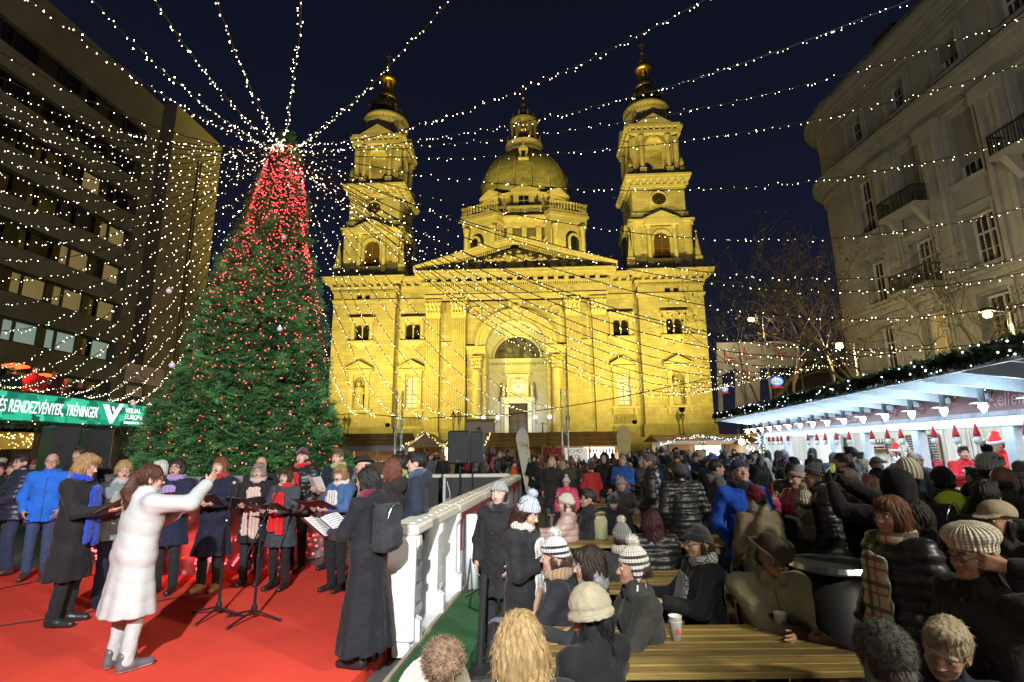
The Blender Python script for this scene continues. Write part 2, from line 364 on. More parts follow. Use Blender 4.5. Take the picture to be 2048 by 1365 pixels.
# pediment
pd = MB(); pd.prism([(-14.3, 28.3), (14.3, 28.3), (0, 32.7)], -0.9, 9.0); pd.build('tympanum', M_trimd, bas)
for s in (-1, 1):
    r = MB(); dx, dz = s * 14.9, 5.15
    for (o0, o1, v0) in ((0.0, 0.42, -1.9), (0.42, 0.72, -2.35), (0.72, 0.92, -2.6)):
        r.prism([(dx, 28.3 + o0), (0, 28.3 + dz + o0), (0, 28.3 + dz + o1), (dx, 28.3 + o1)][::s], v0, 9.5 if o1 > 0.9 else -0.902)
    r.build('raking_cornice', M_trim, bas)
    dd = MB()
    for k in range(44):
        t = (k + 0.5) / 46; u = s * 14.3 * (1 - t); z = 28.25 + 5.1 * t; dd.box(u - 0.09, u + 0.09, -1.6, -0.95, z - 0.32, z)
    tag(dd.build('dentils', M_trim, bas), kind='stuff')
nr = MB(); nr.prism([(-14.9, 28.2), (14.9, 28.2), (0, 33.3)], 9.5, 34); nr.build('roof', M_copper, bas)
# fluted giant pilasters with leafy capitals
def capital(hw, h, d):
    c = MB(); c.box(-hw * 1.28, hw * 1.28, -d * 1.5, 0.2, h * 0.88, h); c.add([(-hw, -d, 0), (hw, -d, 0), (hw, 0.1, 0), (-hw, 0.1, 0), (-hw * 1.15, -d * 1.3, h * 0.88), (hw * 1.15, -d * 1.3, h * 0.88), (hw * 1.15, 0.1, h * 0.88), (-hw * 1.15, 0.1, h * 0.88)],
        [(0, 3, 2, 1), (4, 5, 6, 7), (0, 1, 5, 4), (1, 2, 6, 5), (2, 3, 7, 6), (3, 0, 4, 7)])
    for row, (z0, n) in enumerate(((0.02, 5), (0.3, 4), (0.55, 5))):
        for k in range(n):
            u = -hw * 0.85 + 2 * hw * 0.85 * (k + 0.0) / (n - 1); w = hw * 0.2; y = -d * (1.0 + 0.1 * row)
            c.add([(u - w, y, z0 * h), (u + w, y, z0 * h), (u + w * 1.3, y - 0.22, (z0 + 0.2) * h), (u - w * 1.3, y - 0.22, (z0 + 0.2) * h), (u, y - 0.42, (z0 + 0.33) * h), (u, y - 0.02, (z0 + 0.3) * h)],
                  [(0, 1, 2, 3), (3, 2, 4), (2, 1, 5), (0, 3, 5), (3, 4, 5), (4, 2, 5)])
    for s in (-1, 1): c.lathe([(0.001, -0.12), (0.3, -0.12), (0.3, 0.12), (0.001, 0.12)], s * hw * 1.0, -d * 1.45, h * 0.78, 10)
    return c.mesh('capital', M_trim)
def pilaster(u0, u1, v, d, z0, z1, zc, nf=6):
    s = MB(); s.box(u0, u1, v - d, v + 0.1, z0, z1); s.build('pilaster', M_stone, bas)
    f = MB(); w = (u1 - u0)
    for k in range(nf + 1): u = u0 + w * (0.06 + 0.88 * k / nf); f.box(u - w * 0.028, u + w * 0.028, v - d - 0.09, v - d + 0.01, z0 + 0.9, z1 - 0.2)
    f.build('fluting', M_trim, bas)
    bs = MB(); bs.box(u0 - 0.2, u1 + 0.2, v - d - 0.2, v, z0, z0 + 0.7); bs.box(u0 - 0.1, u1 + 0.1, v - d - 0.1, v, z0 + 0.7, z0 + 1.0); bs.build('pilaster_base', M_trim, bas)
capm = capital(0.98, 2.7, 0.8)
for s in (-1, 1):
    for c, w in ((12.05, 1.9), (8.3, 2.0)):
        pilaster(s * c - w / 2, s * c + w / 2, -0.352, 0.7, 3.0, 21.1, 23.8); inst('capital', capm, bas, (s * c, -0.352, 21.1))
    m = MB(); m.box(min(s * 10.95, s * 9.4), max(s * 10.95, s * 9.4), -0.62, -0.352, 16.7, 17.4); m.box(min(s * 10.95, s * 9.4), max(s * 10.95, s * 9.4), -0.5, -0.352, 4.5, 5.0); m.build('string_course', M_trim, bas)
# the great arch: archivolt rings, keystone, spandrel figures, imposts, inner order
ar = MB(); arch_ring(ar, 0, 16.6, 4.42, 4.9, -0.55, -0.34); arch_ring(ar, 0, 16.6, 4.9, 5.5, -0.68, -0.34); arch_ring(ar, 0, 16.6, 5.5, 5.95, -0.85, -0.34); ar.build('archivolt', M_trim, bas)
ks = MB(); ks.add([(-0.6, -1.15, 20.9), (0.6, -1.15, 20.9), (0.6, -0.3, 20.9), (-0.6, -0.3, 20.9), (-1.0, -1.4, 23.7), (1.0, -1.4, 23.7), (1.0, -0.3, 23.7), (-1.0, -0.3, 23.7)],
    [(0, 3, 2, 1), (4, 5, 6, 7), (0, 1, 5, 4), (1, 2, 6, 5), (2, 3, 7, 6), (3, 0, 4, 7)]); ks.ball((0, -1.3, 22.6), 0.55, 8, 6); ks.ball((-0.75, -1.2, 22.2), 0.35, 8, 6); ks.ball((0.75, -1.2, 22.2), 0.35, 8, 6); ks.build('keystone', M_trim, bas)
for s in (-1, 1):
    w = MB(); w.lathe([(0.55, -0.12), (0.95, -0.12), (0.95, 0.12), (0.55, 0.12), (0.55, -0.12)], 0, 0, 0, 18); w.xf(Matrix.Translation((s * 5.9, -0.45, 22.0)) @ Matrix.Rotation(math.pi / 2, 4, 'X')); w.build('wreath', M_trim, bas)
    im = MB(); a0, a1 = sorted((s * 4.4, s * 7.25))
    im.box(a0, a1, -0.5, 5.0, 14.9, 16.1); mouldings(im, a0, a1, -0.5, [(14.9, 15.15, 0.05), (16.1, 16.35, 0.3), (16.35, 16.62, 0.5)]); im.build('impost', M_trim, bas)
    col = MB(); col.lathe([(0.9, 3.0), (0.9, 3.5), (0.72, 3.7), (0.72, 4.0), (0.66, 8.0), (0.6, 12.9), (0.7, 13.0)], s * 5.75, -0.85, 0, 20); col.build('column', M_trim, bas, True)
    inst('capital', capital(0.62, 1.9, 0.6), bas, (s * 5.75, -0.4, 13.0))
    jb = MB(); a0, a1 = sorted((s * 4.4, s * 4.9)); jb.box(a0 if s < 0 else a0, a1, 1.2, 5.2, 3.0, 14.9); jb.build('niche_side', M_stone, bas)
M_white = mat('pale_portal_stone', (0.62, 0.62, 0.60), 0.7, 0.12, 1.4, 0.3, 9)
bk = MB(); wall_cells(bk, -4.5, 4.5, 3.0, 22.0, 5.0, 5.6, [(-1.45, 1.45, 3.0, 8.4)]); bk.build('niche_back', M_white, bas)
so = MB(); arch_ring(so, 0, 16.0, 4.55, 5.0, 1.2, 5.0, 20); so.build('vault', M_white, bas)
cn = MB(); mouldings(cn, -4.4, 4.4, 5.0, [(13.0, 13.4, 0.15), (14.9, 15.2, 0.35), (15.2, 15.55, 0.6)]); cn.build('niche_cornice', M_white, bas)
dn = MB()
for k in range(22): u = -4.2 + 0.4 * k; dn.box(u - 0.12, u + 0.12, 4.55, 4.98, 14.5, 14.88)
tag(dn.build('dentils', M_white, bas), kind='stuff')
# lunette mosaic: a generic procedural picture of pale clouds and dark blue draperies
m, N, L, P = nodes_of('mosaic_picture'); P.inputs['Roughness'].default_value = 0.6
tc = N.new('ShaderNodeTexCoord'); vo = N.new('ShaderNodeTexVoronoi'); vo.inputs['Scale'].default_value = 0.9; n1 = N.new('ShaderNodeTexNoise'); n1.inputs['Scale'].default_value = 0.75; n1.inputs['Detail'].default_value = 6; n1.inputs['Distortion'].default_value = 1.2
L.new(tc.outputs['Object'], n1.inputs['Vector']); rp = N.new('ShaderNodeValToRGB'); E_ = rp.color_ramp.elements
for pos, c in ((0.30, (0.015, 0.03, 0.11)), (0.42, (0.05, 0.05, 0.06)), (0.5, (0.13, 0.13, 0.14)), (0.57, (0.03, 0.05, 0.10)), (0.64, (0.20, 0.23, 0.28)), (0.74, (0.09, 0.03, 0.03))):
    x = E_.new(pos); x.color = (*c, 1)
E_.remove(E_[0]); L.new(n1.outputs['Fac'], rp.inputs[0]); L.new(rp.outputs[0], P.inputs['Base Color'])
lu = MB(); disc_half(lu, 0, 15.62, 3.55, 4.86, 4.99, 24); lu.build('lunette_mosaic', m, bas)
lr = MB(); arch_ring(lr, 0, 15.62, 3.57, 3.85, 4.75, 4.98, 24); lr.build('lunette_frame', M_white, bas)
# portal: door, jambs, hood, shield
dr = MB(); dr.box(-1.45, 1.45, 5.45, 5.55, 3.0, 8.4); 
for k in range(2):
    for j in range(4): dr.bbox(-1.35 + 1.38 * k, -0.08 + 1.38 * k, 5.37, 5.447, 3.2 + 1.28 * j, 4.35 + 1.28 * j, 0.04)
dr.build('door', mat('dark_oak_door', (0.05, 0.035, 0.022), 0.5, 0.3, 3), bas)
pj = MB(); 
for s in (-1, 1): a0, a1 = sorted((s * 1.47, s * 2.1)); pj.box(a0, a1, 4.7, 4.99, 3.0, 8.4); a0, a1 = sorted((s * 2.15, s * 2.6)); pj.box(a0, a1, 4.85, 4.99, 3.0, 8.4); pj.lathe([(0.22, 9.3), (0.3, 9.7), (0.22, 10.5), (0.3, 10.9), (0.05, 11.6)], s * 2.2, 4.6, 0, 8)
mouldings(pj, -2.6, 2.6, 5.0, [(8.4, 8.7, 0.35), (8.7, 9.0, 0.5), (9.0, 9.3, 0.8)]); pj.build('portal_frame', M_white, bas)
sh = MB(); sh.box(-1.6, 1.6, 4.6, 4.98, 9.32, 12.7); sh.box(-1.9, 1.9, 4.4, 4.98, 12.7, 13.0)
for (a0, a1, z0, z1) in ((-1.6, 1.6, 9.32, 9.6), (-1.6, 1.6, 12.4, 12.7), (-1.6, -1.3, 9.6, 12.4), (1.3, 1.6, 9.6, 12.4)): sh.box(a0, a1, 4.45, 4.6, z0, z1)
sh.build('shield_panel', M_white, bas)
ce = MB(); ce.prism([(-0.95, 12.2), (0.95, 12.2), (1.0, 11.0), (0.6, 10.2), (0, 9.75), (-0.6, 10.2), (-1.0, 11.0)], 4.38, 4.6); 
for (u, z, r) in ((-0.4, 11.4, 0.3), (0.4, 11.4, 0.3), (0, 10.7, 0.35), (0, 12.0, 0.3)): ce.ball((u, 4.38, z), r, 8, 6)
ce.build('coat_of_arms', M_white, bas)
# biforate upper windows
for s in (-1, 1):
    for c in (22.9, 15.3):
        uc = s * c; v = 0.0 if c > 20 else 0.25
        fr = MB(); fr.box(uc - 1.6, uc - 1.125, v - 0.28, v + 0.2, 17.9, 20.7); fr.box(uc + 1.125, uc + 1.6, v - 0.28, v + 0.2, 17.9, 20.7); fr.box(uc - 1.6, uc + 1.6, v - 0.28, v + 0.2, 20.7, 21.15)
        fr.box(uc - 1.9, uc + 1.9, v - 0.6, v + 0.1, 21.15, 21.45); fr.box(uc - 2.0, uc + 2.0, v - 0.75, v + 0.1, 21.45, 21.6); fr.box(uc - 1.95, uc + 1.95, v - 0.6, v + 0.1, 17.55, 17.9); fr.add([(uc - 1.7, v - 0.5, 17.55), (uc + 1.7, v - 0.5, 17.55), (uc + 0.3, v - 0.05, 16.7), (uc - 0.3, v - 0.05, 16.7)], [(0, 1, 2, 3)])
        for k in (-1, 1): arch_fill(fr, uc + k * 0.56, 0.48, 20.1, 20.7, v - 0.1, v + 0.4, 8)
        w = fr.build('window_frame', M_trim, bas)
        cl = MB(); cl.lathe([(0.14, 17.9), (0.1, 18.1), (0.09, 19.9), (0.15, 20.1), (0.15, 20.7)], uc, v + 0.1, 0, 10); cl.build('colonnette', M_trim, w, True)
        for k in (-1, 1):
            pa = MB(); pa.box(uc + k * 0.56 - 0.5, uc + k * 0.56 + 0.5, v + 0.42, v + 0.46, 17.9, 20.7); pa.build('pane', M_pane, w)
            bb = MB()
            for j in range(3): bb.box(uc + k * 0.56 - 0.5, uc + k * 0.56 + 0.5, v + 0.39, v + 0.415, 18.5 + 0.65 * j, 18.54 + 0.65 * j)
            bb.build('glazing_bar', M_iron, w)
    for k in (-1, 1):
        pa = MB(); pa.box(s * 23 + k * 0.62 - 0.42, s * 23 + k * 0.62 + 0.42, 0.5, 0.55, 24.75, 25.55); pa.build('attic_window', M_pane, bas)
# lower aedicules: saints in the outer ones, lit windows in the inner ones
def statue_mesh(seed, h=1.0, mat_=None):
    r = random.Random(seed); b = MB(); sw = r.uniform(-0.06, 0.06)
    b.lathe([(0.17, 0), (0.19, 0.1), (0.165, 0.35), (0.15, 0.55), (0.18, 0.68), (0.17, 0.78), (0.06, 0.84)], sw, 0, 0, 10, sy=0.75)
    b.ball((sw * 1.4, -0.02, 0.92), 0.075, 8, 6, sz=1.2)
    for k in range(7): a = r.uniform(0, 6.28); b.tube([(sw + 0.17 * math.cos(a), 0.12 * math.sin(a), 0.03), (sw + 0.13 * math.cos(a + .3), 0.1 * math.sin(a + .3), 0.6)], [0.035, 0.02], 5)
    for s in (-1, 1):
        hx, hz = r.uniform(0.05, 0.3), r.uniform(0.45, 0.85)
        b.tube([(sw + s * 0.16, 0, 0.76), (sw + s * 0.24, -0.03, 0.6), (sw + s * hx, -0.17, hz)], [0.06, 0.05, 0.035], 6)
    for i in range(len(b.v)): x, y, z = b.v[i]; b.v[i] = (x * h, y * h, z * h)
    return b.mesh('statue', mat_ or M_trim, True)
for s in (-1, 1):
    for c in (22.9, 15.3):
        uc = s * c; v = 0.0 if c > 20 else 0.25
        fr = MB()
        for k in (-1, 1): a0, a1 = sorted((uc + k * 0.9, uc + k * 1.5)); fr.box(a0, a1, v - 0.35, v + 0.1, 7.4, 12.6)
        fr.box(uc - 1.6, uc + 1.6, v - 0.35, v + 0.1, 12.6, 13.1); fr.box(uc - 2.0, uc + 2.0, v - 0.8, v + 0.1, 13.1, 13.35)
        fr.prism([(uc - 2.0, 13.36), (uc + 2.0, 13.36), (uc, 14.45)], v - 0.45, v + 0.1)
        for k in (-1, 1): fr.prism([(uc + k * 2.05, 13.352), (uc + k * 2.05, 13.55), (uc, 14.7), (uc, 14.46)][::k], v - 0.9, v - 0.452)
        fr.box(uc - 2.0, uc + 2.0, v - 0.55, v + 0.1, 7.05, 7.4)
        for k in (-1, 1): fr.box(uc + k * 1.5 - 0.2, uc + k * 1.5 + 0.2, v - 0.35, v + 0.1, 6.2, 7.05)
        arch_fill(fr, uc, 0.85, 11.35, 12.2, v - 0.12, v + 0.5, 10); w = fr.build('aedicule', M_trim, bas)
        if c > 20:
            nb = MB(); nb.box(uc - 0.85, uc + 0.85, v + 0.95, v + 1.05, 7.6, 12.2); nb.build('niche', M_trimd, w)
            inst('statue', statue_mesh(int(uc * 7), 3.9), w, (uc, v + 0.45, 7.6))
        else:
            pa = MB(); pa.box(uc - 0.85, uc + 0.85, v + 0.5, v + 0.55, 7.6, 12.2); pa.build('pane', M_litpane, w)
            bb = MB()
            for j in range(6): bb.box(uc - 0.85, uc + 0.85, v + 0.46, v + 0.495, 8.2 + 0.65 * j, 8.26 + 0.65 * j)
            bb.box(uc - 0.03, uc + 0.03, v + 0.45, v + 0.49, 7.6, 12.2); bb.build('glazing_bar', M_iron, w)
            rl = MB(); rl.box(uc - 1.55, uc + 1.55, v - 0.14, v + 0.05, 4.95, 6.3)
            for k in range(5): rl.lathe([(0.16, 5.15), (0.12, 5.5), (0.17, 5.8), (0.05, 5.95), (0.1, 6.08)], uc - 1.15 + 0.575 * k, v - 0.16, 0, 8)
            rl.build('relief_panel', M_trimd, bas)
# pediment sculpture: a row of carved figures
for k, (u, h) in enumerate([(-10.2, 1.3), (-8.7, 1.8), (-7.2, 2.0), (-5.5, 2.5), (-4.0, 2.9), (-2.5, 3.1), (-0.9, 3.7), (0.8, 3.8), (2.5, 3.2), (4.0, 2.9), (5.6, 2.6), (7.1, 2.1), (8.6, 1.7), (10.1, 1.3)]):
    o = inst('statue', statue_mesh(100 + k, 1.0), bas, (u, -1.35, 28.32)); o.scale = (h * 1.25, h * 1.0, h)
# --- bell towers (front of each at y = 0.4)
def louvre(par, uc, v, hw, z0, zs):
    w = MB(); w.box(uc - hw, uc + hw, v + 0.5, v + 0.56, z0, zs + hw); o = w.build('louvred_window', M_louv, par)
    sl = MB(); z = z0 + 0.1
    while z < zs + hw * 0.9:
        ww = hw if z < zs else math.sqrt(max(0.01, hw * hw - (z - zs) ** 2))
        sl.add([(uc - ww, v + 0.48, z + 0.16), (uc + ww, v + 0.48, z + 0.16), (uc + ww, v + 0.3, z), (uc - ww, v + 0.3, z)], [(0, 1, 2, 3)]); z += 0.3
    sl.box(uc - 0.07, uc + 0.07, v + 0.2, v + 0.45, z0, zs + hw); tag(sl.build('louvre_slats', M_louv, o), kind='stuff'); return o
def tower(sgn):
    T = empty('bell_tower', (sgn * 22.3, 5.4, 0), 0, bas)
    def four(fn, hw):              # the same front on three faces
        for a in (0, math.pi / 2, -math.pi / 2):
            n0 = fn(hw)
            n0.xf(Matrix.Rotation(a, 4, 'Z')); yield n0
    # stage 1
    b = MB(); b.box(-4.55, 4.55, -4.4, 4.4, 28.1, 28.6)
    for a in range(4):
        k = len(b.v); hwm = 4.45; wall_cells(b, -4.45, 4.45, 28.6, 37.3, -4.45, -3.7, [(-1.25, 1.25, 29.6, 34.0)]); arch_fill(b, 0, 1.25, 32.75, 34.0, -4.45, -3.7, 10); b.xf(Matrix.Rotation(a * math.pi / 2, 4, 'Z'), k)
    b.build('belfry_wall', M_stone, T)
    t = MB()
    for a in range(3):
        k = len(t.v)
        for s in (-1, 1):
            t.lathe([(0.42, 29.6), (0.34, 29.9), (0.32, 34.0), (0.28, 34.2), (0.48, 34.9)], s * 2.0, -4.8, 0, 10); t.box(s * 2.0 - 0.5, s * 2.0 + 0.5, -5.2, -4.46, 28.6, 29.6); t.box(s * 3.9 - 0.5, s * 3.9 + 0.5, -4.7, -4.46, 28.6, 34.9)
        arch_ring(t, 0, 32.75, 1.26, 1.6, -4.65, -4.46, 12)
        t.box(-4.95, 4.95, -4.75, -4.46, 34.9, 35.5); t.box(-5.15, 5.15, -5.1, -4.46, 35.5, 35.85); t.box(-2.7, 2.7, -5.4, -4.46, 34.9, 35.85)
        t.prism([(-2.8, 35.86), (2.8, 35.86), (0, 37.2)], -5.35, -4.46)
        for q in range(8): t.lathe([(0.12, 28.7), (0.16, 28.9), (0.08, 29.1), (0.12, 29.35)], -1.2 + 0.343 * q, -4.9, 0, 6)
        t.box(-1.5, 1.5, -5.1, -4.46, 29.36, 29.58)
        t.xf(Matrix.Rotation((0, math.pi / 2, -math.pi / 2)[a], 4, 'Z'), k)
    t.build('belfry_trim', M_trim, T)
    for a, nm in ((0, 0), (math.pi / 2, 1), (-math.pi / 2, 2)):
        o = louvre(T, 0, -4.45, 1.25, 29.6, 32.75); o.rotation_euler = (0, 0, a)
    for sx_ in (-1, 1):
        ob = MB(); ob.box(-0.55, 0.55, -0.55, 0.55, 28.15, 29.7); ob.add([(-0.42, -0.42, 29.7), (0.42, -0.42, 29.7), (0.42, 0.42, 29.7), (-0.42, 0.42, 29.7), (0, 0, 33.6)], [(0, 1, 4), (1, 2, 4), (2, 3, 4), (3, 0, 4)]); ob.ball((0, 0, 33.7), 0.16, 8, 6)
        ob.build('obelisk', M_trim, T, loc=(sx_ * 5.15, -5.0, 0))
    # stage 2 with the clock
    b = MB(); b.box(-4.15, 4.15, -4.15, 4.15, 37.3, 42.0); b.build('clock_stage', M_stone, T)
    t = MB()
    for z0, z1, p_ in ((42.0, 42.5, 0.2), (43.2, 43.6, 0.9), (43.6, 44.0, 1.05)): t.box(-4.15 - p_, 4.15 + p_, -4.15 - p_, 4.15 + p_, z0, z1)
    t.box(-4.2, 4.2, -4.2, 4.2, 42.502, 43.198); t.build('tower_cornice', M_trim, T)
    br = MB()
    for a in range(4):
        k = len(br.v)
        for q in range(8): br.box(-3.85 + 1.1 * q - 0.2, -3.85 + 1.1 * q + 0.2, -4.95, -4.21, 42.55, 43.19)
        br.xf(Matrix.Rotation(a * math.pi / 2, 4, 'Z'), k)
    tag(br.build('modillions', M_trim, T), kind='stuff')
    c = MB(); c.box(-1.55, 1.55, -4.35, -4.152, 38.15, 41.2); c.build('clock_surround', M_trim, T)
    for a, rr in ((0, 1),):
        c = MB(); c.lathe([(0.001, -0.1), (1.12, -0.1), (1.12, 0.02), (0.001, 0.02)], 0, 0, 0, 28); c.xf(Matrix.Translation((0, -4.42, 39.7)) @ Matrix.Rotation(math.pi / 2, 4, 'X')); ck = c.build('clock_face', M_iron, T)
        rg = MB(); rg.lathe([(1.12, -0.12), (1.38, -0.12), (1.38, 0.16), (1.12, 0.16), (1.12, -0.12)], 0, 0, 0, 28); rg.xf(Matrix.Translation((0, -4.42, 39.7)) @ Matrix.Rotation(math.pi / 2, 4, 'X')); rg.build('clock_rim', M_trim, ck)
        hd = MB()
        for q in range(12): k = len(hd.v); hd.box(-0.045, 0.045, -0.03, 0.0, 0.72, 1.0); hd.xf(Matrix.Translation((0, -4.53, 39.7)) @ Matrix.Rotation(q * math.pi / 6, 4, 'Y'), k)
        hd.build('numerals', M_gild, ck)
        for ang, ln in ((math.radians(-140), 0.85), (math.radians(155), 0.6)):
            hd = MB(); hd.box(-0.05, 0.05, -0.03, 0, -0.15, ln); hd.xf(Matrix.Translation((0, -4.57, 39.7)) @ Matrix.Rotation(ang, 4, 'Y')); hd.build('clock_hand', M_gild, ck)
    # stage 3, open arches
    b = MB()
    for a in range(4):
        k = len(b.v); wall_cells(b, -3.6, 3.6, 44.0, 52.6, -3.6, -3.0, [(-1.4, 1.4, 45.4, 51.0)]); arch_fill(b, 0, 1.4, 49.6, 51.0, -3.6, -3.0, 10); b.xf(Matrix.Rotation(a * math.pi / 2, 4, 'Z'), k)
    b.box(-3.0, 3.0, -3.0, 3.0, 51.6, 52.0); b.box(-3.0, 3.0, -3.0, 3.0, 44.0, 44.3); b.build('upper_belfry', M_stone, T)
    t = MB()
    for a in range(3):
        k = len(t.v)
        for s in (-1, 1):
            t.lathe([(0.45, 45.4), (0.36, 45.7), (0.32, 49.9), (0.3, 50.1), (0.52, 51.0)], s * 2.15, -4.1, 0, 10); t.box(s * 2.15 - 0.55, s * 2.15 + 0.55, -4.6, -3.61, 44.0, 45.4); t.box(s * 3.35 - 0.3, s * 3.35 + 0.3, -3.95, -3.61, 44.0, 51.0)
            t.lathe([(0.35, 44.0), (0.5, 44.6), (0.5, 45.3), (0.2, 45.5), (0.42, 46.1), (0.3, 46.7), (0.05, 47.3)], s * 4.1, -4.1, 0, 8)
        arch_ring(t, 0, 49.6, 1.41, 1.75, -3.8, -3.61, 12); t.box(-0.25, 0.25, -3.95, -3.61, 50.7, 51.4)
        t.box(-4.0, 4.0, -4.4, -3.61, 51.4, 52.0); t.box(-4.2, 4.2, -4.75, -3.61, 52.4, 52.9); t.prism([(-3.0, 52.91), (3.0, 52.91), (0, 54.4)], -4.7, -2.5); 
        for q in range(9): t.box(-3.9 + 0.975 * q - 0.14, -3.9 + 0.975 * q + 0.14, -4.65, -3.61, 52.05, 52.38)
        for q in range(8): t.lathe([(0.11, 44.1), (0.15, 44.4), (0.08, 44.8), (0.11, 45.1)], -1.2 + 0.343 * q, -3.9, 0, 6)
        t.box(-1.5, 1.5, -4.1, -3.61, 45.12, 45.36)
        t.xf(Matrix.Rotation((0, math.pi / 2, -math.pi / 2)[a], 4, 'Z'), k)
    t.build('upper_trim', M_trim, T)
    # drum, cupola, lantern, spike
    d = MB(); d.lathe([(3.3, 52.6), (3.3, 55.6), (3.5, 55.7), (3.5, 56.2), (3.95, 56.6), (3.95, 57.1), (3.6, 57.3), (3.0, 57.4)], 0, 0, 0, 28); d.build('drum', M_trim, T, True)
    dd = MB()
    for q in range(40): a = q * 2 * math.pi / 40; k = len(dd.v); dd.box(-0.12, 0.12, -3.8, -3.4, 56.0, 56.5); dd.xf(Matrix.Rotation(a, 4, 'Z'), k)
    for a in (math.pi / 4, -math.pi / 4, 3 * math.pi / 4, -3 * math.pi / 4): dd.lathe([(0.5, 52.9), (0.7, 53.5), (0.35, 54.4), (0.55, 55.2), (0.1, 56.2)], 3.6 * math.sin(a), -3.6 * math.cos(a), 0, 8)
    tag(dd.build('drum_ornament', M_trim, T), kind='stuff')
    d = MB(); d.lathe([(3.0, 57.4), (3.0, 57.9), (2.85, 58.9), (2.45, 60.0), (1.8, 60.9), (1.3, 61.3)], 0, 0, 0, 24); d.build('cupola', M_copper, T, True)
    rb = MB()
    for q in range(8): a = q * math.pi / 4 + 0.39; rb.tube([(r_ * math.cos(a), r_ * math.sin(a), z) for r_, z in ((3.05, 57.5), (2.9, 58.9), (2.5, 60.0), (1.85, 60.95), (1.35, 61.35))], 0.09, 5)
    for q in range(4): a = q * math.pi / 2; rb.lathe([(0.35, 57.4), (0.4, 58.2), (0.2, 58.6), (0.28, 59.0), (0.02, 59.7)], 3.2 * math.cos(a + .78), 3.2 * math.sin(a + .78), 0, 8)
    rb.build('cupola_rib', M_gild, T)
    d = MB(); d.lathe([(1.35, 61.3), (1.6, 61.5), (1.6, 61.9), (1.45, 62.0), (0.9, 62.05)], 0, 0, 0, 20); d.build('gallery', M_gild, T, True)
    ln = MB()
    for q in range(8): a = q * math.pi / 4; ln.lathe([(0.2, 62.0), (0.14, 62.3), (0.14, 64.2), (0.22, 64.6)], 0.85 * math.cos(a), 0.85 * math.sin(a), 0, 8)
    ln.lathe([(0.5, 62.0), (0.5, 64.6)], 0, 0, 0, 12); ln.build('lantern', M_gild, T, True)
    d = MB(); d.lathe([(1.0, 64.6), (1.4, 64.9), (1.45, 65.2), (1.1, 65.5), (0.95, 66.0), (0.55, 66.6), (0.3, 66.9), (0.55, 67.2), (0.6, 67.5), (0.25, 67.9), (0.2, 68.3), (0.35, 68.5), (0.14, 68.8), (0.1, 69.6), (0.3, 69.8), (0.3, 70.1), (0.06, 70.3), (0.05, 71.6)], 0, 0, 0, 16); d.build('finial', M_gild, T, True)
    cr = MB(); cr.box(-0.07, 0.07, -0.07, 0.07, 71.6, 73.2); cr.box(-0.5, 0.5, -0.06, 0.06, 72.4, 72.55); cr.build('cross', M_gild, T)
    return T
tower(-1); tower(1)
# --- central dome
def sqf(a): return 1.0 / (abs(math.cos(a)) ** 6 + abs(math.sin(a)) ** 6) ** (1 / 6)
def squircle(mb):           # the drum is nearly square in plan with rounded corners
    mb.v = [(x * sqf(math.atan2(y, x)) * .86, y * sqf(math.atan2(y, x)), z) for x, y, z in mb.v]; return mb
D = empty('central_dome', (1.0, 35.0, 0), 0, bas)
d = MB(); d.lathe([(12.6, 26), (12.6, 50.2)], 0, 0, 0, 48); squircle(d).build('dome_drum', M_stone, D, True)
t = MB(); t.lathe([(12.6, 49.0), (12.9, 49.2), (13.0, 50.2), (13.9, 50.8), (14.0, 51.3), (13.4, 51.5), (12.2, 51.6)], 0, 0, 0, 48)
for a in (-0.62, 0.62, -1.9, 1.9):
    k = len(t.v); t.box(-3.3, 3.3, -14.2, -11.5, 30, 49.5); t.box(-3.7, 3.7, -14.8, -11.5, 49.502, 50.7); t.box(-4.0, 4.0, -15.2, -11.5, 50.702, 51.4)
    for s in (-1, 1): t.lathe([(0.5, 34), (0.45, 47), (0.65, 48.6)], s * 2.6, -14.6, 0, 10)
    t.xf(Matrix.Rotation(a, 4, 'Z'), k)
for q in range(11): a = -1.25 + 0.25 * q; t.box_ = None; k = len(t.v); t.box(-0.55, 0.55, -13.1, -12.5, 30, 48.9); t.xf(Matrix.Rotation(a, 4, 'Z'), k)
squircle(t).build('dome_cornice', M_trim, D)
for a in (-0.38, -0.13, 0.13, 0.38, -0.62, 0.62):
    w = MB(); big = abs(a) > 0.5; R_ = (14.1 if big else 12.72) * sqf(a) * (.99 if big else 1)
    w.box(-1.1, 1.1, -R_ - 0.02, -R_ + 0.05, 40.5, 45.2); disc_half(w, 0, 45.2, 1.1, -R_ - 0.02, -R_ + 0.05, 12); o = w.build('drum_window', M_pane, D, rot=(0, 0, a))
    f_ = MB(); arch_ring(f_, 0, 45.2, 1.12, 1.6, -R_ - 0.25, -R_ + 0.05, 12); f_.box(-1.6, -1.12, -R_ - 0.25, -R_ + 0.05, 40.5, 45.2); f_.box(1.12, 1.6, -R_ - 0.25, -R_ + 0.05, 40.5, 45.2); f_.build('window_frame', M_trim, o)
bl = MB(); bl.lathe([(12.9, 51.6), (13.05, 51.6), (13.05, 52.2), (12.6, 52.2)], 0, 0, 0, 48); bl.lathe([(12.6, 53.7), (13.05, 53.7), (13.05, 54.05), (12.6, 54.05), (12.6, 53.7)], 0, 0, 0, 48)
for a in (-0.62, 0.62): k = len(bl.v); bl.box(-3.9, 3.9, -15.0, -12.4, 51.42, 52.1); bl.box(-3.9, 3.9, -15.0, -14.5, 53.7, 54.05); bl.xf(Matrix.Rotation(a, 4, 'Z'), k)
squircle(bl).build('balustrade', M_trim, D)
bs = MB()
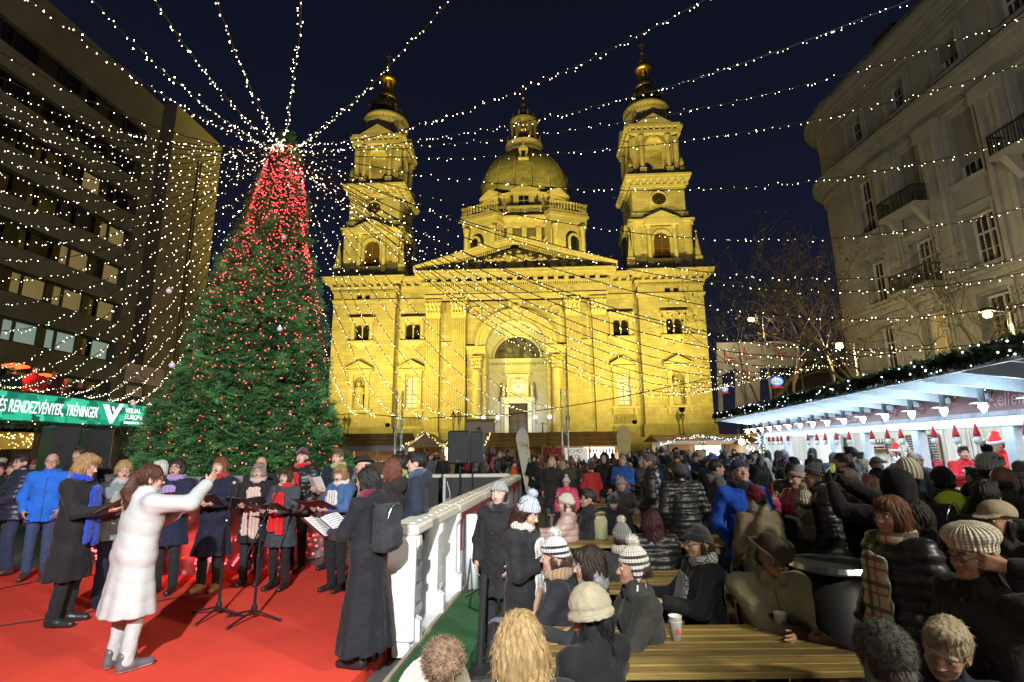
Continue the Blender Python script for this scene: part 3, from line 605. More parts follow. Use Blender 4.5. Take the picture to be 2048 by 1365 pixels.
for q in range(120):
    a = -1.7 + 3.4 * q / 119; big = min(abs(a - 0.62), abs(a + 0.62)) < 0.24
    if big: continue
    w_ = 0.32 if q % 10 == 0 else 0.13
    bs.lathe([(w_, 52.2), (w_ * 1.35, 52.6), (w_ * 0.7, 53.2), (w_, 53.7)], 12.82 * math.sin(a), -12.82 * math.cos(a), 0, 6)
for a in (-0.62, 0.62):
    k = len(bs.v)
    for q in range(14): bs.lathe([(0.13, 52.1), (0.17, 52.6), (0.09, 53.2), (0.13, 53.7)], -3.6 + 0.554 * q, -14.75, 0, 6)
    bs.xf(Matrix.Rotation(a, 4, 'Z'), k)
tag(squircle(bs).build('balusters', M_trim, D), kind='stuff')
at = MB(); at.lathe([(11.4, 51.5), (11.4, 57.2), (11.8, 57.5), (11.9, 58.2), (11.0, 58.4), (10.2, 58.6)], 0, 0, 0, 48)
for a in (-1.24, -0.62, 0.0, 0.62, 1.24):
    k = len(at.v); at.box(-2.1, 2.1, -12.1, -11.0, 51.6, 57.6); at.box(-2.5, 2.5, -12.6, -11.0, 57.602, 58.2); at.prism([(-2.7, 58.21), (2.7, 58.21), (0, 59.7)], -12.6, -10.6); at.xf(Matrix.Rotation(a, 4, 'Z'), k)
    k = len(at.v); at.lathe([(0.45, 54.1), (0.55, 55.2), (0.25, 55.9), (0.3, 56.3), (0.02, 56.8)], 13.3 * math.sin(a + .31), -13.3 * math.cos(a + .31), 0, 8)
at.build('attic', M_trim, D)
for a in (-0.62, 0.0, 0.62):
    w = MB(); w.box(-1.0, 1.0, -12.14, -12.05, 54.6, 56.9); o = w.build('attic_window', M_pane, D, rot=(0, 0, a)); f_ = MB(); f_.box(-0.04, 0.04, -12.2, -12.141, 54.6, 56.9); f_.box(-1, 1, -12.2, -12.141, 55.7, 55.78); f_.box(-1.4, 1.4, -12.5, -12.06, 54.2, 54.6); f_.build('glazing_bar', M_trim, o)
prof = [(10.3, 52.5), (10.3, 56.0), (10.1, 58.2), (9.6, 60.4), (8.75, 62.4), (7.5, 64.3), (6.0, 65.9), (4.6, 67.0), (3.9, 67.4)]
d = MB(); d.lathe(prof, 0, 0, 0, 48); d.build('dome_shell', M_domecu, D, True)
rb = MB()
for q in range(16):
    a = q * math.pi / 8 + math.pi / 16; rb.tube([((r_ + 0.05) * math.cos(a), (r_ + 0.05) * math.sin(a), z) for r_, z in prof], 0.22, 6)
rb.build('dome_ribs', M_domecu, D)
dm = MB(); dm.box(-0.75, 0.75, -9.4, -8.0, 64.2, 66.2); dm.box(-1.0, 1.0, -9.6, -8.0, 66.2, 66.45); dm.prism([(-1.0, 66.46), (1.0, 66.46), (0, 67.3)], -9.55, -7.6); dm.ball((0, -9.3, 67.5), 0.25, 8, 6); dm.box(-1.1, 1.1, -9.7, -8, 63.9, 64.2); o = dm.build('dormer', M_trim, D)
w = MB(); w.box(-0.42, 0.42, -9.45, -9.38, 64.4, 65.9); w.build('pane', M_pane, o)
gl = MB(); gl.lathe([(3.9, 69.6), (4.2, 70.0), (4.3, 70.8), (4.0, 71.0), (4.0, 72.2), (4.35, 72.5), (4.3, 72.8), (2.8, 72.9)], 0, 0, 0, 32); gl.build('lantern_gallery', M_trim, D, True)
ln = MB(); ln.lathe([(2.2, 72.8), (2.2, 78.2)], 0, 0, 0, 16)
for q in range(8):
    a = q * math.pi / 4 + math.pi / 8; ln.lathe([(0.5, 72.8), (0.4, 73.4), (0.36, 76.8), (0.55, 77.6)], 2.75 * math.cos(a), 2.75 * math.sin(a), 0, 8); ln.lathe([(0.25, 78.9), (0.35, 79.4), (0.1, 80.4)], 2.5 * math.cos(a), 2.5 * math.sin(a), 0, 6)
    ln.lathe([(0.2, 72.85), (0.3, 73.6), (0.1, 74.6)], 3.9 * math.cos(a), 3.9 * math.sin(a), 0, 6)
ln.lathe([(2.6, 77.6), (3.2, 78.0), (3.3, 78.5), (2.6, 78.9), (1.9, 79.8), (1.5, 81.0), (0.7, 81.9), (0.4, 82.4)], 0, 0, 0, 24); ln.build('dome_lantern', M_trimd, D)
sn = MB(); sn.ball((0, -2.35, 75.6), 0.3, 10, 6)
for q in range(12): a = q * math.pi / 6; sn.tube([(0, -2.4, 75.6), (0.9 * math.cos(a), -2.4, 75.6 + 0.9 * math.sin(a))], [0.12, 0.01], 4)
sn.build('sunburst', M_gild, D)
fn = MB(); fn.lathe([(0.4, 82.3), (0.65, 82.8), (0.65, 83.2), (0.2, 83.6), (0.15, 84.6), (0.4, 84.9), (0.4, 85.3), (0.1, 85.6), (0.08, 87)], 0, 0, 0, 14); fn.box(-0.09, 0.09, -0.09, 0.09, 87, 88.7); fn.box(-0.6, 0.6, -0.08, 0.08, 87.8, 88.0); fn.build('cross', M_gild, D)
# bring every level to the height it has on the photograph
def remap(o, xs, ys):
    if o.type != 'MESH': return
    if o.location.z > 0.5: o.location.z = float(np.interp(o.location.z, xs, ys)); return
    n = len(o.data.vertices); c = np.empty(n * 3); o.data.vertices.foreach_get('co', c); c = c.reshape(-1, 3); c[:, 2] = np.interp(c[:, 2], xs, ys); o.data.vertices.foreach_set('co', c.ravel()); o.data.update()
XT, YT = [0, 28.1, 28.6, 35.85, 44.0, 52.9, 57.1, 65.2, 73.2, 90], [0, 27.2, 28.3, 35.7, 43.15, 52.1, 57.2, 65.7, 70.9, 87]
XF, YF = [0, 10, 28.2, 34.4, 60], [0, 10, 27.23, 32.5, 55]
XD, YD = [0, 26, 60.0], [0, 23.7, 54.5]
XL, YL = [0, 60, 69.6, 72.9, 82.4, 88.7, 99], [0, 57.6, 67.1, 70.2, 80.5, 86.2, 96]
def walk(o, xs, ys):
    for c in list(o.children):
        nm = c.name.split('.')[0]
        if nm == 'bell_tower': walk(c, XT, YT); c.scale = (.97, 1, 1)
        elif nm == 'central_dome': walk(c, XD, YD)
        elif nm in ('dome_shell', 'dome_ribs'): pass
        elif nm in ('lantern_gallery', 'dome_lantern', 'sunburst', 'dormer') or (nm == 'cross' and ys is YD): remap(c, XL, YL); walk(c, XL, YL)
        else:
            remap(c, xs, ys); walk(c, xs, ys)
            if nm == 'statue' and c.location.z > 20: c.scale.z *= .84
walk(bas, XF, YF)
# ================================================================== FLOODLIGHTS on the church (fixtures stand on low masts and roofs)
M_flood = mat('floodlight_housing', (0.05, 0.05, 0.05), 0.4, 0.2, 10, 0.1)
FL = (1.0, 0.745, 0.11)
def bl2w(u, v, z): 
    c, s = math.cos(TH), math.sin(TH); return (F0[0] + u * c - v * s, F0[1] + u * s + v * c, z)
def flood(u, v, z, tu, tv, tz, energy, spot, label, col=FL, size=0.5, blend=1.0):
    P0 = Vector(bl2w(u, v, z)); T0 = Vector(bl2w(tu, tv, tz)); d = (T0 - P0).normalized()
    t = tag(MB().add([(-0.25, 0, -0.18), (0.25, 0, -0.18), (0.25, 0, 0.18), (-0.25, 0, 0.18), (-0.15, -0.3, -0.1), (0.15, -0.3, -0.1), (0.15, -0.3, 0.1), (-0.15, -0.3, 0.1)],
        [(0, 1, 2, 3), (7, 6, 5, 4), (0, 4, 5, 1), (1, 5, 6, 2), (2, 6, 7, 3), (3, 7, 4, 0)]).build('floodlight', M_flood), label, 'floodlight', 'floodlights aimed at the church')
    t.location = P0 - d * 0.1; t.rotation_euler = d.to_track_quat('Y', 'Z').to_euler()
    lamp('SPOT', 'floodlight_beam', tuple(P0 + d * 0.05), energy, col, tuple(T0), size, spot, blend)
for u, tu in ((-23, -21), (-13, -8), (13, 8), (23, 21)):
    flood(u, -19, 4.5, tu, 0, 34, 37000, 152, 'black floodlight on a low mast before the church, ' + {-23: 'in front of its left tower', -13: 'left of its portal', 13: 'right of its portal', 23: 'in front of its right tower'}[u])
for u, tu in ((-15, -22), (15, 22)):
    flood(u, -30, 5, tu, 3, 52, 90000, 40, 'black narrow beam floodlight turned up to the ' + ('left' if u < 0 else 'right') + ' bell tower')
flood(-13, 7, 30.5, 0, 30, 54, 27000, 115, 'black floodlight on the church roof left of the dome'); flood(13, 7, 30.5, 1, 30, 54, 27000, 115, 'black floodlight on the church roof right of the dome')
for s, t_ in ((-1, 'left'), (1, 'right')): flood(s * 17.0, 10.5, 44.5, 1.0 + s * 1.5, 28.5, 60.5, 26000, 42, f'black floodlight on the inner ledge of the {t_} bell tower, turned to the dome')
for s in (-1, 1): lamp('POINT', 'belfry_light', bl2w(s * 22.3, 5.2, 45.4), 900, FL, size=0.3)
lamp('AREA', 'portal_light', bl2w(0.5, 1.0, 4.2), 230, (0.74, 0.91, 1.0), bl2w(0.3, 5.0, 13), 1.5)
lamp('SPOT', 'shield_light', bl2w(0.3, 0.5, 9.0), 420, (0.95, 1.0, 0.95), bl2w(0.2, 5, 11.2), 0.1, 32, blend=0.8)

# ================================================================== OFFICE BLOCK (left)
TL = 0.0475
M_conc = mat('exposed_aggregate_concrete', (0.235, 0.235, 0.23), 0.85, 0.18, 0.5, 0.4, 14)
M_dframe = mat('dark_bronze_window_frame', (0.025, 0.022, 0.02), 0.45, 0.2, 6, 0.05)
M_offglass = glass('office_glass', (0.018, 0.018, 0.018), 0.08)
M_litwarm = emit('lit_office_window', (0.80, 0.58, 0.20), 0.20, False, (0.1, 0.1, 0.08))
M_litcool = emit('lit_office_window_cool', (0.55, 0.75, 0.62), 0.34, False, (0.1, 0.1, 0.08))
M_blind = mat('window_blind', (0.05, 0.048, 0.042), 0.8, 0.2, 3, 0.2, stretch=(12, 12, 0.5))
X0 = -33.0
ob = thing('office_building', 'dark concrete office block with long ribbon windows at the left edge', 'building', (0, 0, 0), -TL)
rows = [(8.8, 10.2), (11.85, 13.3), (14.85, 16.3), (17.95, 19.4), (21.05, 22.5), (24.15, 25.6), (27.3, 28.75), (5.6, 7.1)]
b = MB(); zs = [0.0]
for z0, z1 in sorted(rows): zs += [z0 - 0.08, z1 + 0.08]
zs.append(32.3); 
for i in range(0, len(zs), 2): b.box(X0 - 9, X0, -25, 40.0, zs[i], zs[i + 1])
b.box(X0 - 9, X0 - 0.55, -24.9, 39.9, 0.1, 32.0); b.box(X0 - 9, X0 - 0.002, 38.6, 39.998, 0.2, 32.2); b.build('wall', M_conc, ob)
b = MB(); b.box(X0 - 9, X0 - 3, 40.0, 41.6, 0, 31.5); b.build('recess', M_dframe, ob)
b = MB(); b.box(X0 - 12, X0, 41.6, 48.6, 0, 33.6); 
b.build('end_wall', mat('beige_rendered_concrete', (0.40, 0.36, 0.29), 0.9, 0.12, 0.4, 0.3, 9), ob)
b = MB(); b.box(X0, X0 + 0.05, 45.2, 45.35, 2, 30); b.box(X0, X0 + 0.05, 45.6, 45.7, 2, 30); b.build('downpipe', M_dframe, ob)
litset = {(0, 0): 1, (0, 1): 1, (0, 2): 1, (1, 0): 2, (1, 1): 2, (1, 2): 2, (2, 0): 2, (2, 1): 2, (3, 0): 2, (4, 1): 2}
r2 = random.Random(5)
for ri, (z0, z1) in enumerate(rows):
    fr = MB(); fr.box(X0 - 0.5, X0 - 0.3, -24, 38.5, z0, z0 + 0.07); fr.box(X0 - 0.5, X0 - 0.3, -24, 38.5, z1 - 0.07, z1)
    y = 38.2; wi = 0; panes = []
    while y > 4:
        for w, kind in ((1.55, 'wide'), (0.12, 'bar'), (0.7, 'narrow'), (1.0 if wi % 3 == 2 else 0.55, 'pier')):
            if kind in ('bar', 'pier'): fr.box(X0 - 0.5, X0 - 0.25, y - w, y, z0 + 0.07, z1 - 0.07)
            else: panes.append((y - w, y, wi, kind))
            y -= w
        wi += 1
    fr_o = fr.build('window_band', M_dframe, ob)
    for (a, c, wi, kind) in panes:
        lit = litset.get((ri, wi), 0)
        if ri < 5 and not lit and kind == 'wide' and r2.random() < 0.02: lit = 2
        m = M_litcool if (lit == 1 and (wi > 0 or kind == 'wide')) else M_litwarm if lit == 2 and not (kind == 'narrow' and r2.random() < 0.4) else (M_blind if r2.random() < 0.35 else M_offglass)
        if ri == 5 and wi == 5: m = M_litcool
        p = MB(); p.box(X0 - 0.5, X0 - 0.42, a, c, z0 + 0.07, z1 - 0.07); po = p.build('pane', m, fr_o)
        if lit and kind == 'wide' and r2.random() < 0.7:
            pass
# ================================================================== BAR PAVILION with LED screen under the office block
XP = -15.75
pv = thing('bar_pavilion', 'two level bar pavilion with a roof terrace under the office block', 'pavilion')
M_pvl = mat('dark_timber_cladding', (0.05, 0.038, 0.028), 0.6, 0.3, 3, 0.3)
b = MB(); b.box(XP - 6, XP - 0.35, 2.0, 22.8, 2.75, 2.95); b.box(XP - 6, XP - 5.8, 2, 22.8, 0, 2.75); b.build('terrace_deck', M_pvl, pv)
for y in (4, 7.5, 11, 14.5, 18, 21.5): MB().box(XP - 0.6, XP - 0.4, y, y + 0.2, 0, 2.75).build('post', M_pvl, pv)
M_yel = emit('warm_bar_ceiling_light', (1.0, 0.62, 0.16), 0.5, False)
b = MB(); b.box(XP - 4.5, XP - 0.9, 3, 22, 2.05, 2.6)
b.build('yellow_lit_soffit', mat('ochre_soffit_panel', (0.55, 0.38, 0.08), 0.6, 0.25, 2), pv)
b = MB(); b.box(XP - 5.7, XP - 5.6, 3, 22, 0.2, 2.0); b.build('bar_window', glass('bar_glass', (0.03, 0.028, 0.024), 0.1), pv)
for y in (8, 13, 18): lamp('POINT', 'bar_light', (XP - 1.6, y, 1.6), 28, (1.0, 0.7, 0.3), size=0.1)
gl = MB(); rr = random.Random(3)
for k in range(420):
    y = rr.uniform(8, 22); gl.ball((XP - 0.75 + rr.uniform(-.1, .1), y, 2.55 - abs(rr.gauss(0, 0.22))), 0.016, 5, 4)
tag(gl.build('fairy_lights', emit('warm_fairy_bulb', (1.0, 0.72, 0.25), 6, False), pv), kind='stuff')
# LED screen
m, N, L, P = nodes_of('green_led_mosaic'); P.inputs['Base Color'].default_value = (0.01, 0.02, 0.015, 1); P.inputs['Roughness'].default_value = 0.4
tc = N.new('ShaderNodeTexCoord'); mp = N.new('ShaderNodeMapping'); mp.inputs['Scale'].default_value = (1, 3.6, 5.2); L.new(tc.outputs['Object'], mp.inputs[0])
vo = N.new('ShaderNodeTexVoronoi'); vo.distance = 'CHEBYCHEV'; vo.inputs['Scale'].default_value = 0.8; vo.inputs['Randomness'].default_value = 0.75; L.new(mp.outputs[0], vo.inputs['Vector'])
rp = N.new('ShaderNodeValToRGB'); E_ = rp.color_ramp.elements; E_[0].color = (0.0, 0.06, 0.035, 1); E_[1].color = (0.05, 0.75, 0.42, 1); x = E_.new(0.45); x.color = (0.0, 0.28, 0.15, 1); x = E_.new(0.7); x.color = (0.01, 0.48, 0.27, 1)
sp = N.new('ShaderNodeSeparateColor'); L.new(vo.outputs['Color'], sp.inputs[0]); L.new(sp.outputs[0], rp.inputs[0]); L.new(rp.outputs[0], P.inputs['Emission Color']); P.inputs['Emission Strength'].default_value = 1.1
led = thing('led_screen', 'long green LED banner screen with white lettering on the bar pavilion', 'screen', (XP, 14.5, 2.93))
b = MB(); b.bbox(-0.2, 0, -8.0, 8.0, 0, 0.88, 0.01); b.build('screen_panel', m, led)
b = MB(); b.box(-0.25, 0.03, -8.05, 8.05, -0.07, -0.003); b.box(-0.25, 0.03, -8.05, 8.05, 0.883, 0.93); b.build('screen_frame', M_dframe, led)
M_ledw = emit('white_led_lettering', (0.95, 1.0, 1.0), 1.6, False)
RZ = (math.pi / 2, 0, math.pi / 2)
text('lettering', 'ÉS RENDEZVÉNYEK, TRÉNINGEK', 0.56, M_ledw, led, (0.012, 5.35, 0.42), RZ, 0.004, 'RIGHT', 0.15, 0.47, 1.02)
text('lettering', 'VISUAL', 0.28, M_ledw, led, (0.012, 6.75, 0.62), RZ, 0.004, 'LEFT'); text('lettering', 'EUROPE', 0.28, M_ledw, led, (0.012, 6.75, 0.36), RZ, 0.004, 'LEFT')
lg = MB(); lg.prism([(5.55, 0.78), (5.83, 0.78), (6.08, 0.35), (6.4, 0.86), (6.62, 0.86), (6.13, 0.08), (6.0, 0.08)][::-1], 0.002, 0.014, axis='x'); lg.prism([(6.0, 0.72), (6.12, 0.72), (6.17, 0.6), (6.12, 0.52)][::-1], 0.002, 0.014, axis='x'); lg.box(0.002, 0.014, 6.75, 7.9, 0.1, 0.18); lg.build('emblem', M_ledw, led)
lamp('AREA', 'led_glow', (XP + 0.35, 14.5, 3.4), 60, (0.05, 1.0, 0.6), (XP + 6, 14.5, 2.0), 0.7, size_y=14)
M_pine = mat('fir_needles', (0.035, 0.075, 0.035), 0.55, 0.5, 3.0, 0)
def garland(name, pts, rad, dens, label, cat, mats, bulbs=0, bulb_r=0.012, bulb_m=None, seed=1, parent=None, leaf=0.12):
    r = random.Random(seed); b = MB(); pts = [np.array(p, float) for p in pts]; bl = MB(); ln = [np.linalg.norm(pts[i + 1] - pts[i]) for i in range(len(pts) - 1)]
    for i in range(len(pts) - 1):
        t = (pts[i + 1] - pts[i]) / ln[i]
        for k in range(int(ln[i] * dens)):
            c = pts[i] + t * ln[i] * r.random(); d = np.array([r.gauss(0, 1) for _ in range(3)]); d -= t * d.dot(t) * 0.6; d /= np.linalg.norm(d); d = d + t * r.uniform(-.5, .5)
            e = c + d * rad * r.uniform(0.7, 1.25); s0 = c + d * rad * 0.1; w = np.cross(d, [r.gauss(0, 1) for _ in range(3)]); w = w / (np.linalg.norm(w) + 1e-6) * leaf * 0.32
            mid = (s0 + e) / 2; b.add([s0, mid + w, e, mid - w], [(0, 1, 2, 3)])
        for k in range(int(ln[i] * bulbs)):
            c = pts[i] + t * ln[i] * r.random(); d = np.array([r.gauss(0, 1) for _ in range(3)]); d /= np.linalg.norm(d); bl.ball(c + d * rad * 0.95, bulb_r, 5, 4)
    o = b.build(name, mats, parent)
    if parent is None: tag(o, label, cat)
    if bulbs: tag(bl.build('fairy_lights', bulb_m, o), kind='stuff')
    return o
M_fairy = emit('warm_white_bulb', (1.0, 0.80, 0.38), 8, False)
M_fairyc = emit('cool_white_bulb', (0.85, 0.93, 1.0), 9, False)
garland('fir_garland', [(XP + 0.1, 6.5, 2.78), (XP + 0.1, 22.6, 2.78)], 0.16, 120, 'fir garland along the lower edge of the green LED screen', 'garland', M_pine, 3, 0.012, M_fairy, 8)
# red patio heaters on the terrace
M_heat = emit('glowing_heater_coil', (1.0, 0.10, 0.02), 3.0, True)
for (px, py) in ((32, 733), (90, 753)):
    p = onx(px, py, XP - 1.2); t = thing('patio_heater', 'glowing red patio heater on the terrace, ' + ('nearer the picture edge' if px < 50 else 'the right one of two'), 'heater', (p[0], p[1], 2.95), 0, 'red patio heaters')
    h = p[2] - 2.95
    MB().lathe([(0.22, 0), (0.22, 0.1), (0.03, 0.14), (0.03, h - 0.1)], n=12).build('pole', M_dframe, t); MB().lathe([(0.05, h - 0.1), (0.36, h - 0.02), (0.36, h + 0.02), (0.1, h + 0.1)], n=16).build('heater_head', M_heat, t)
    lamp('POINT', 'heater_glow', (p[0] + 0.2, p[1], p[2] - 0.3), 22, (1.0, 0.12, 0.05), size=0.2)
for i, (px, py, h_) in enumerate(((255, 725, 1.4), (255, 770, 0.8))):
    p = onx(px, py, XP - 2.0); t = thing('rink_sign', ('big' if i == 0 else 'small') + ' beige board with a drawn red ' + ('ice skate' if i == 0 else 'ornament') + ' behind the fir tree', 'sign')
    w = 2.6 if i == 0 else 1.0
    MB().bbox(p[0] - 0.05, p[0], p[1], p[1] + w, p[2] - h_ * 0.62, p[2], 0.01).build('board', mat('beige_board', (0.5, 0.38, 0.26), 0.7, 0.08, 2), t); MB().box(p[0] - 0.1, p[0] - 0.05, p[1] + w * 0.45, p[1] + w * 0.55, 2.95, p[2] - h_ * 0.6).build('post', M_dframe, t)
    s = MB(); k = p[2] - 0.65
    if i == 0:
        s.tube([(p[0] + .01, p[1] + 0.9, k + 0.5), (p[0] + .01, p[1] + 0.95, k + 0.15), (p[0] + .01, p[1] + 1.35, k + 0.05), (p[0] + .01, p[1] + 1.4, k - 0.08), (p[0] + .01, p[1] + 0.6, k - 0.12), (p[0] + .01, p[1] + 0.65, k + 0.5), (p[0] + .01, p[1] + 0.9, k + 0.5)], 0.02, 4); s.tube([(p[0] + .01, p[1] + 0.55, k - 0.2), (p[0] + .01, p[1] + 1.5, k - 0.2)], 0.015, 4); s.tube([(p[0] + .01, p[1] + 1.9, k + 0.5), (p[0] + .01, p[1] + 1.9, k)], 0.02, 4)
    else: s.tube([(p[0] + .01, p[1] + 0.5, p[2] - 0.4), (p[0] + .01, p[1] + 0.5, p[2] - 0.1)], 0.03, 4)
    s.build('drawing', mat('dark_red_print', (0.25, 0.04, 0.03), 0.7, 0.1, 3), t)
# loudspeakers at the left
M_spk = mat('black_speaker_grille', (0.022, 0.022, 0.024), 0.5, 0.3, 60, 0.4, 240)
def speaker(x, y, z, w, h, d, rz, label, stand=None):
    t = thing('loudspeaker', label, 'loudspeaker', (x, y, z), rz, 'loudspeakers')
    MB().bbox(-w / 2, w / 2, -d / 2, d / 2, 0, h, 0.03).build('cabinet', mat('black_cabinet_paint', (0.03, 0.03, 0.035), 0.35, 0.2, 20, 0.2), t)
    MB().bbox(-w / 2 + 0.02, w / 2 - 0.02, -d / 2 - 0.015, -d / 2 - 0.002, 0.03, h - 0.03, 0.01).build('grille', M_spk, t)
    MB().box(-0.03, 0.03, -d / 2 - 0.02, -d / 2 - 0.0155, 0.06, 0.09).build('badge', mat('steel_badge', (0.5, 0.5, 0.5), 0.3, 0.1, 5, metal=1.0), t)
    return t
p = onz(123, 960, 0.9); 
for (px, py0, py1, y, w, lab) in ((126, 853, 950, 12.0, 0.62, 'tall black loudspeaker left of the pair below the LED screen'), (196, 858, 940, 12.6, 0.5, 'black loudspeaker with a horn, right of the pair below the LED screen')):
    a, b_ = ony(px, py0, y), ony(px, py1, y); o = speaker(a[0], y, b_[2], w, a[2] - b_[2], 0.5, -0.5, lab)
    st = thing('speaker_pole', 'black pole carrying the ' + ('taller' if w > .55 else 'horn') + ' loudspeaker below the LED screen', 'stand', (a[0], y, 0)); MB().lathe([(0.4, 0), (0.4, 0.04), (0.04, 0.06), (0.04, b_[2] - 0.01)], n=12).build('pole', M_iron, st)

# ================================================================== APARTMENT BUILDING (right)
TR = -0.05
M_plas = mat('beige_stucco', (0.29, 0.295, 0.275), 0.85, 0.16, 0.6, 0.35, 9)
M_plas2 = mat('pale_stucco_trim', (0.33, 0.335, 0.31), 0.8, 0.14, 1.0, 0.3, 9)
M_wframe = mat('white_window_frame', (0.6, 0.6, 0.56), 0.5, 0.08, 5, 0.05)
M_shut = mat('grey_roller_blind', (0.22, 0.22, 0.20), 0.6, 0.1, 3, 0.3, stretch=(0.5, 0.5, 30))
ab = thing('apartment_building', 'old beige apartment house with pilasters, balconies and a rounded corner at right', 'building', (0, 0, 0), -TR)
AX = 23.1; YE = 30.6
cols = [28.3, 25.0, 21.7, 18.4, 15.1, 11.8, 8.5]
storeys = [(20.15, 21.95, 1.35), (14.3, 17.9, 1.5), (10.0, 12.6, 1.5), (6.0, 8.6, 1.5), (1.0, 4.2, 1.7)]
hl = [(c - w / 2, c + w / 2, z0, z1) for c in cols for z0, z1, w in storeys]
b = MB(); wall_cells(b, 3.0, YE, 0, 23.2, 0, 0.7, hl); b.xf(Matrix(((0, 1, 0, AX), (1, 0, 0, 0), (0, 0, 1, 0), (0, 0, 0, 1)))); b.f = [f[::-1] for f in b.f]
b.box(AX + 0.7, AX + 12, 3, YE, 0, 23.2); b.build('wall', M_plas, ab)
cb = MB(); cb.lathe([(3.6, 0), (3.6, 23.2)], AX + 3.6, YE, 0, 20, a0=math.pi / 2 - 0.02, a1=math.pi, ); cb.box(AX + 3.6, AX + 12, YE + 3.59, YE + 3.6, 0, 23.2); cb.build('rounded_corner', M_plas, ab, True)
tr = MB()
for z0, z1, p_ in ((18.75, 19.0, 0.25), (19.0, 19.25, 0.5), (19.25, 19.5, 0.7), (23.2, 23.5, 0.25), (23.5, 23.8, 0.5), (23.8, 24.1, 0.75), (9.2, 9.5, 0.25), (9.5, 9.7, 0.4), (18.2, 18.4, 0.12), (22.7, 22.85, 0.1), (22.95, 23.1, 0.14)):
    tr.box(AX - p_, AX + 0.3, 3, YE - 0.01, z0, z1); tr.lathe([(3.6 + p_, z0), (3.6 + p_, z1)], AX + 3.6, YE, 0, 20, a0=math.pi / 2, a1=math.pi); tr.lathe([(3.0, z0), (3.6 + p_, z0)], AX + 3.6, YE, 0, 20, a0=math.pi / 2, a1=math.pi); tr.lathe([(3.6 + p_, z1), (3.0, z1)], AX + 3.6, YE, 0, 20, a0=math.pi / 2, a1=math.pi)
for k in range(9): tr.box(AX - 0.1, AX + 0.3, 3.5 + 3.3 * k, 5.2 + 3.3 * k, 24.1, 25.0)
tr.box(AX + 0.2, AX + 1.0, 3, YE, 24.1, 25.3); tr.build('cornice', M_plas2, ab)
rf = MB(); rf.prism([(AX + 0.9, 24.2), (AX + 11.5, 24.2), (AX + 7, 28.5), (AX + 4, 28.5)], 3, YE + 2); 
for c in (26.0, 21.0, 15.0): rf.box(AX + 1.5, AX + 4, c, c + 1.6, 24.5, 27.0)
rf.build('roof', mat('dark_roof_tin', (0.05, 0.05, 0.05), 0.6, 0.2, 2), ab)
for c in [26.65, 23.35, 20.05, 16.75, 13.45, 10.15]:
    pl = MB(); pl.box(AX - 0.22, AX, c - 0.62, c + 0.62, 9.7, 18.2); pl.box(AX - 0.34, AX, c + 0.28, c + 0.5, 9.7, 18.2); pl.box(AX - 0.34, AX, c - 0.5, c - 0.28, 9.7, 18.2); pl.box(AX - 0.4, AX, c - 0.72, c + 0.72, 17.5, 18.2)
    pl.build('pilaster', M_plas2, ab)
M_litapt = emit('lit_apartment_window', (1.0, 0.62, 0.12), 0.35, False)
for ci, c in enumerate(cols):
    for si, (z0, z1, w) in enumerate(storeys):
        x = AX + 0.42; fr = MB()
        for a0, a1, c0, c1 in ((c - w / 2, c - w / 2 + 0.09, z0, z1), (c + w / 2 - 0.09, c + w / 2, z0, z1), (c - w / 2 + 0.09, c + w / 2 - 0.09, z0, z0 + 0.1), (c - w / 2 + 0.09, c + w / 2 - 0.09, z1 - 0.1, z1), (c - 0.05, c + 0.05, z0 + 0.1, z1 - 0.1), (c - w / 2 + 0.09, c - 0.05, z0 + (z1 - z0) * 0.62, z0 + (z1 - z0) * 0.62 + 0.08), (c + 0.05, c + w / 2 - 0.09, z0 + (z1 - z0) * 0.62, z0 + (z1 - z0) * 0.62 + 0.08)):
            fr.box(x, x + 0.1, a0, a1, c0, c1)
        for q in (0.31,): fr.box(x + 0.02, x + 0.08, c - w / 2 + 0.09, c + w / 2 - 0.09, z0 + (z1 - z0) * q, z0 + (z1 - z0) * q + 0.035)
        for q in (-0.25, 0.25): fr.box(x + 0.02, x + 0.08, c + q * w - 0.015, c + q * w + 0.015, z0 + 0.1, z1 - 0.1)
        shut = (ci, si) in ((2, 1), (3, 1), (2, 0), (1, 1), (4, 1))
        lit = (ci, si) == (1, 3)
        fo = fr.build('window_frame', M_wframe, ab); p_ = MB(); p_.box(x + 0.105, x + 0.13, c - w / 2, c + w / 2, z0, z1); p_.build('pane', M_litapt if lit else M_offglass, fo)
        if shut: s = MB(); s.box(x - 0.06, x - 0.02, c - w / 2 + 0.02, c + w / 2 - 0.02, z0 + (0.0 if ci != 2 else 0.9), z1); s.build('roller_blind', M_shut, fo)
        sl = MB(); sl.box(AX - 0.25, AX + 0.4, c - w / 2 - 0.2, c + w / 2 + 0.2, z0 - 0.2, z0 - 0.002)
        for q in (0.0, 0.14): sl.box(AX - 0.08 - q * 0.4, AX + 0.02, c - w / 2 - 0.28 + q, c - w / 2 - 0.02 - (0.14 - q), z0, z1 + 0.15); sl.box(AX - 0.08 - q * 0.4, AX + 0.02, c + w / 2 + 0.02 + (0.14 - q), c + w / 2 + 0.28 - q, z0, z1 + 0.15)
        sl.box(AX - 0.12, AX + 0.02, c - w / 2 - 0.28, c + w / 2 + 0.28, z1 + 0.151, z1 + 0.4); sl.build('sill_and_surround', M_plas2, ab)
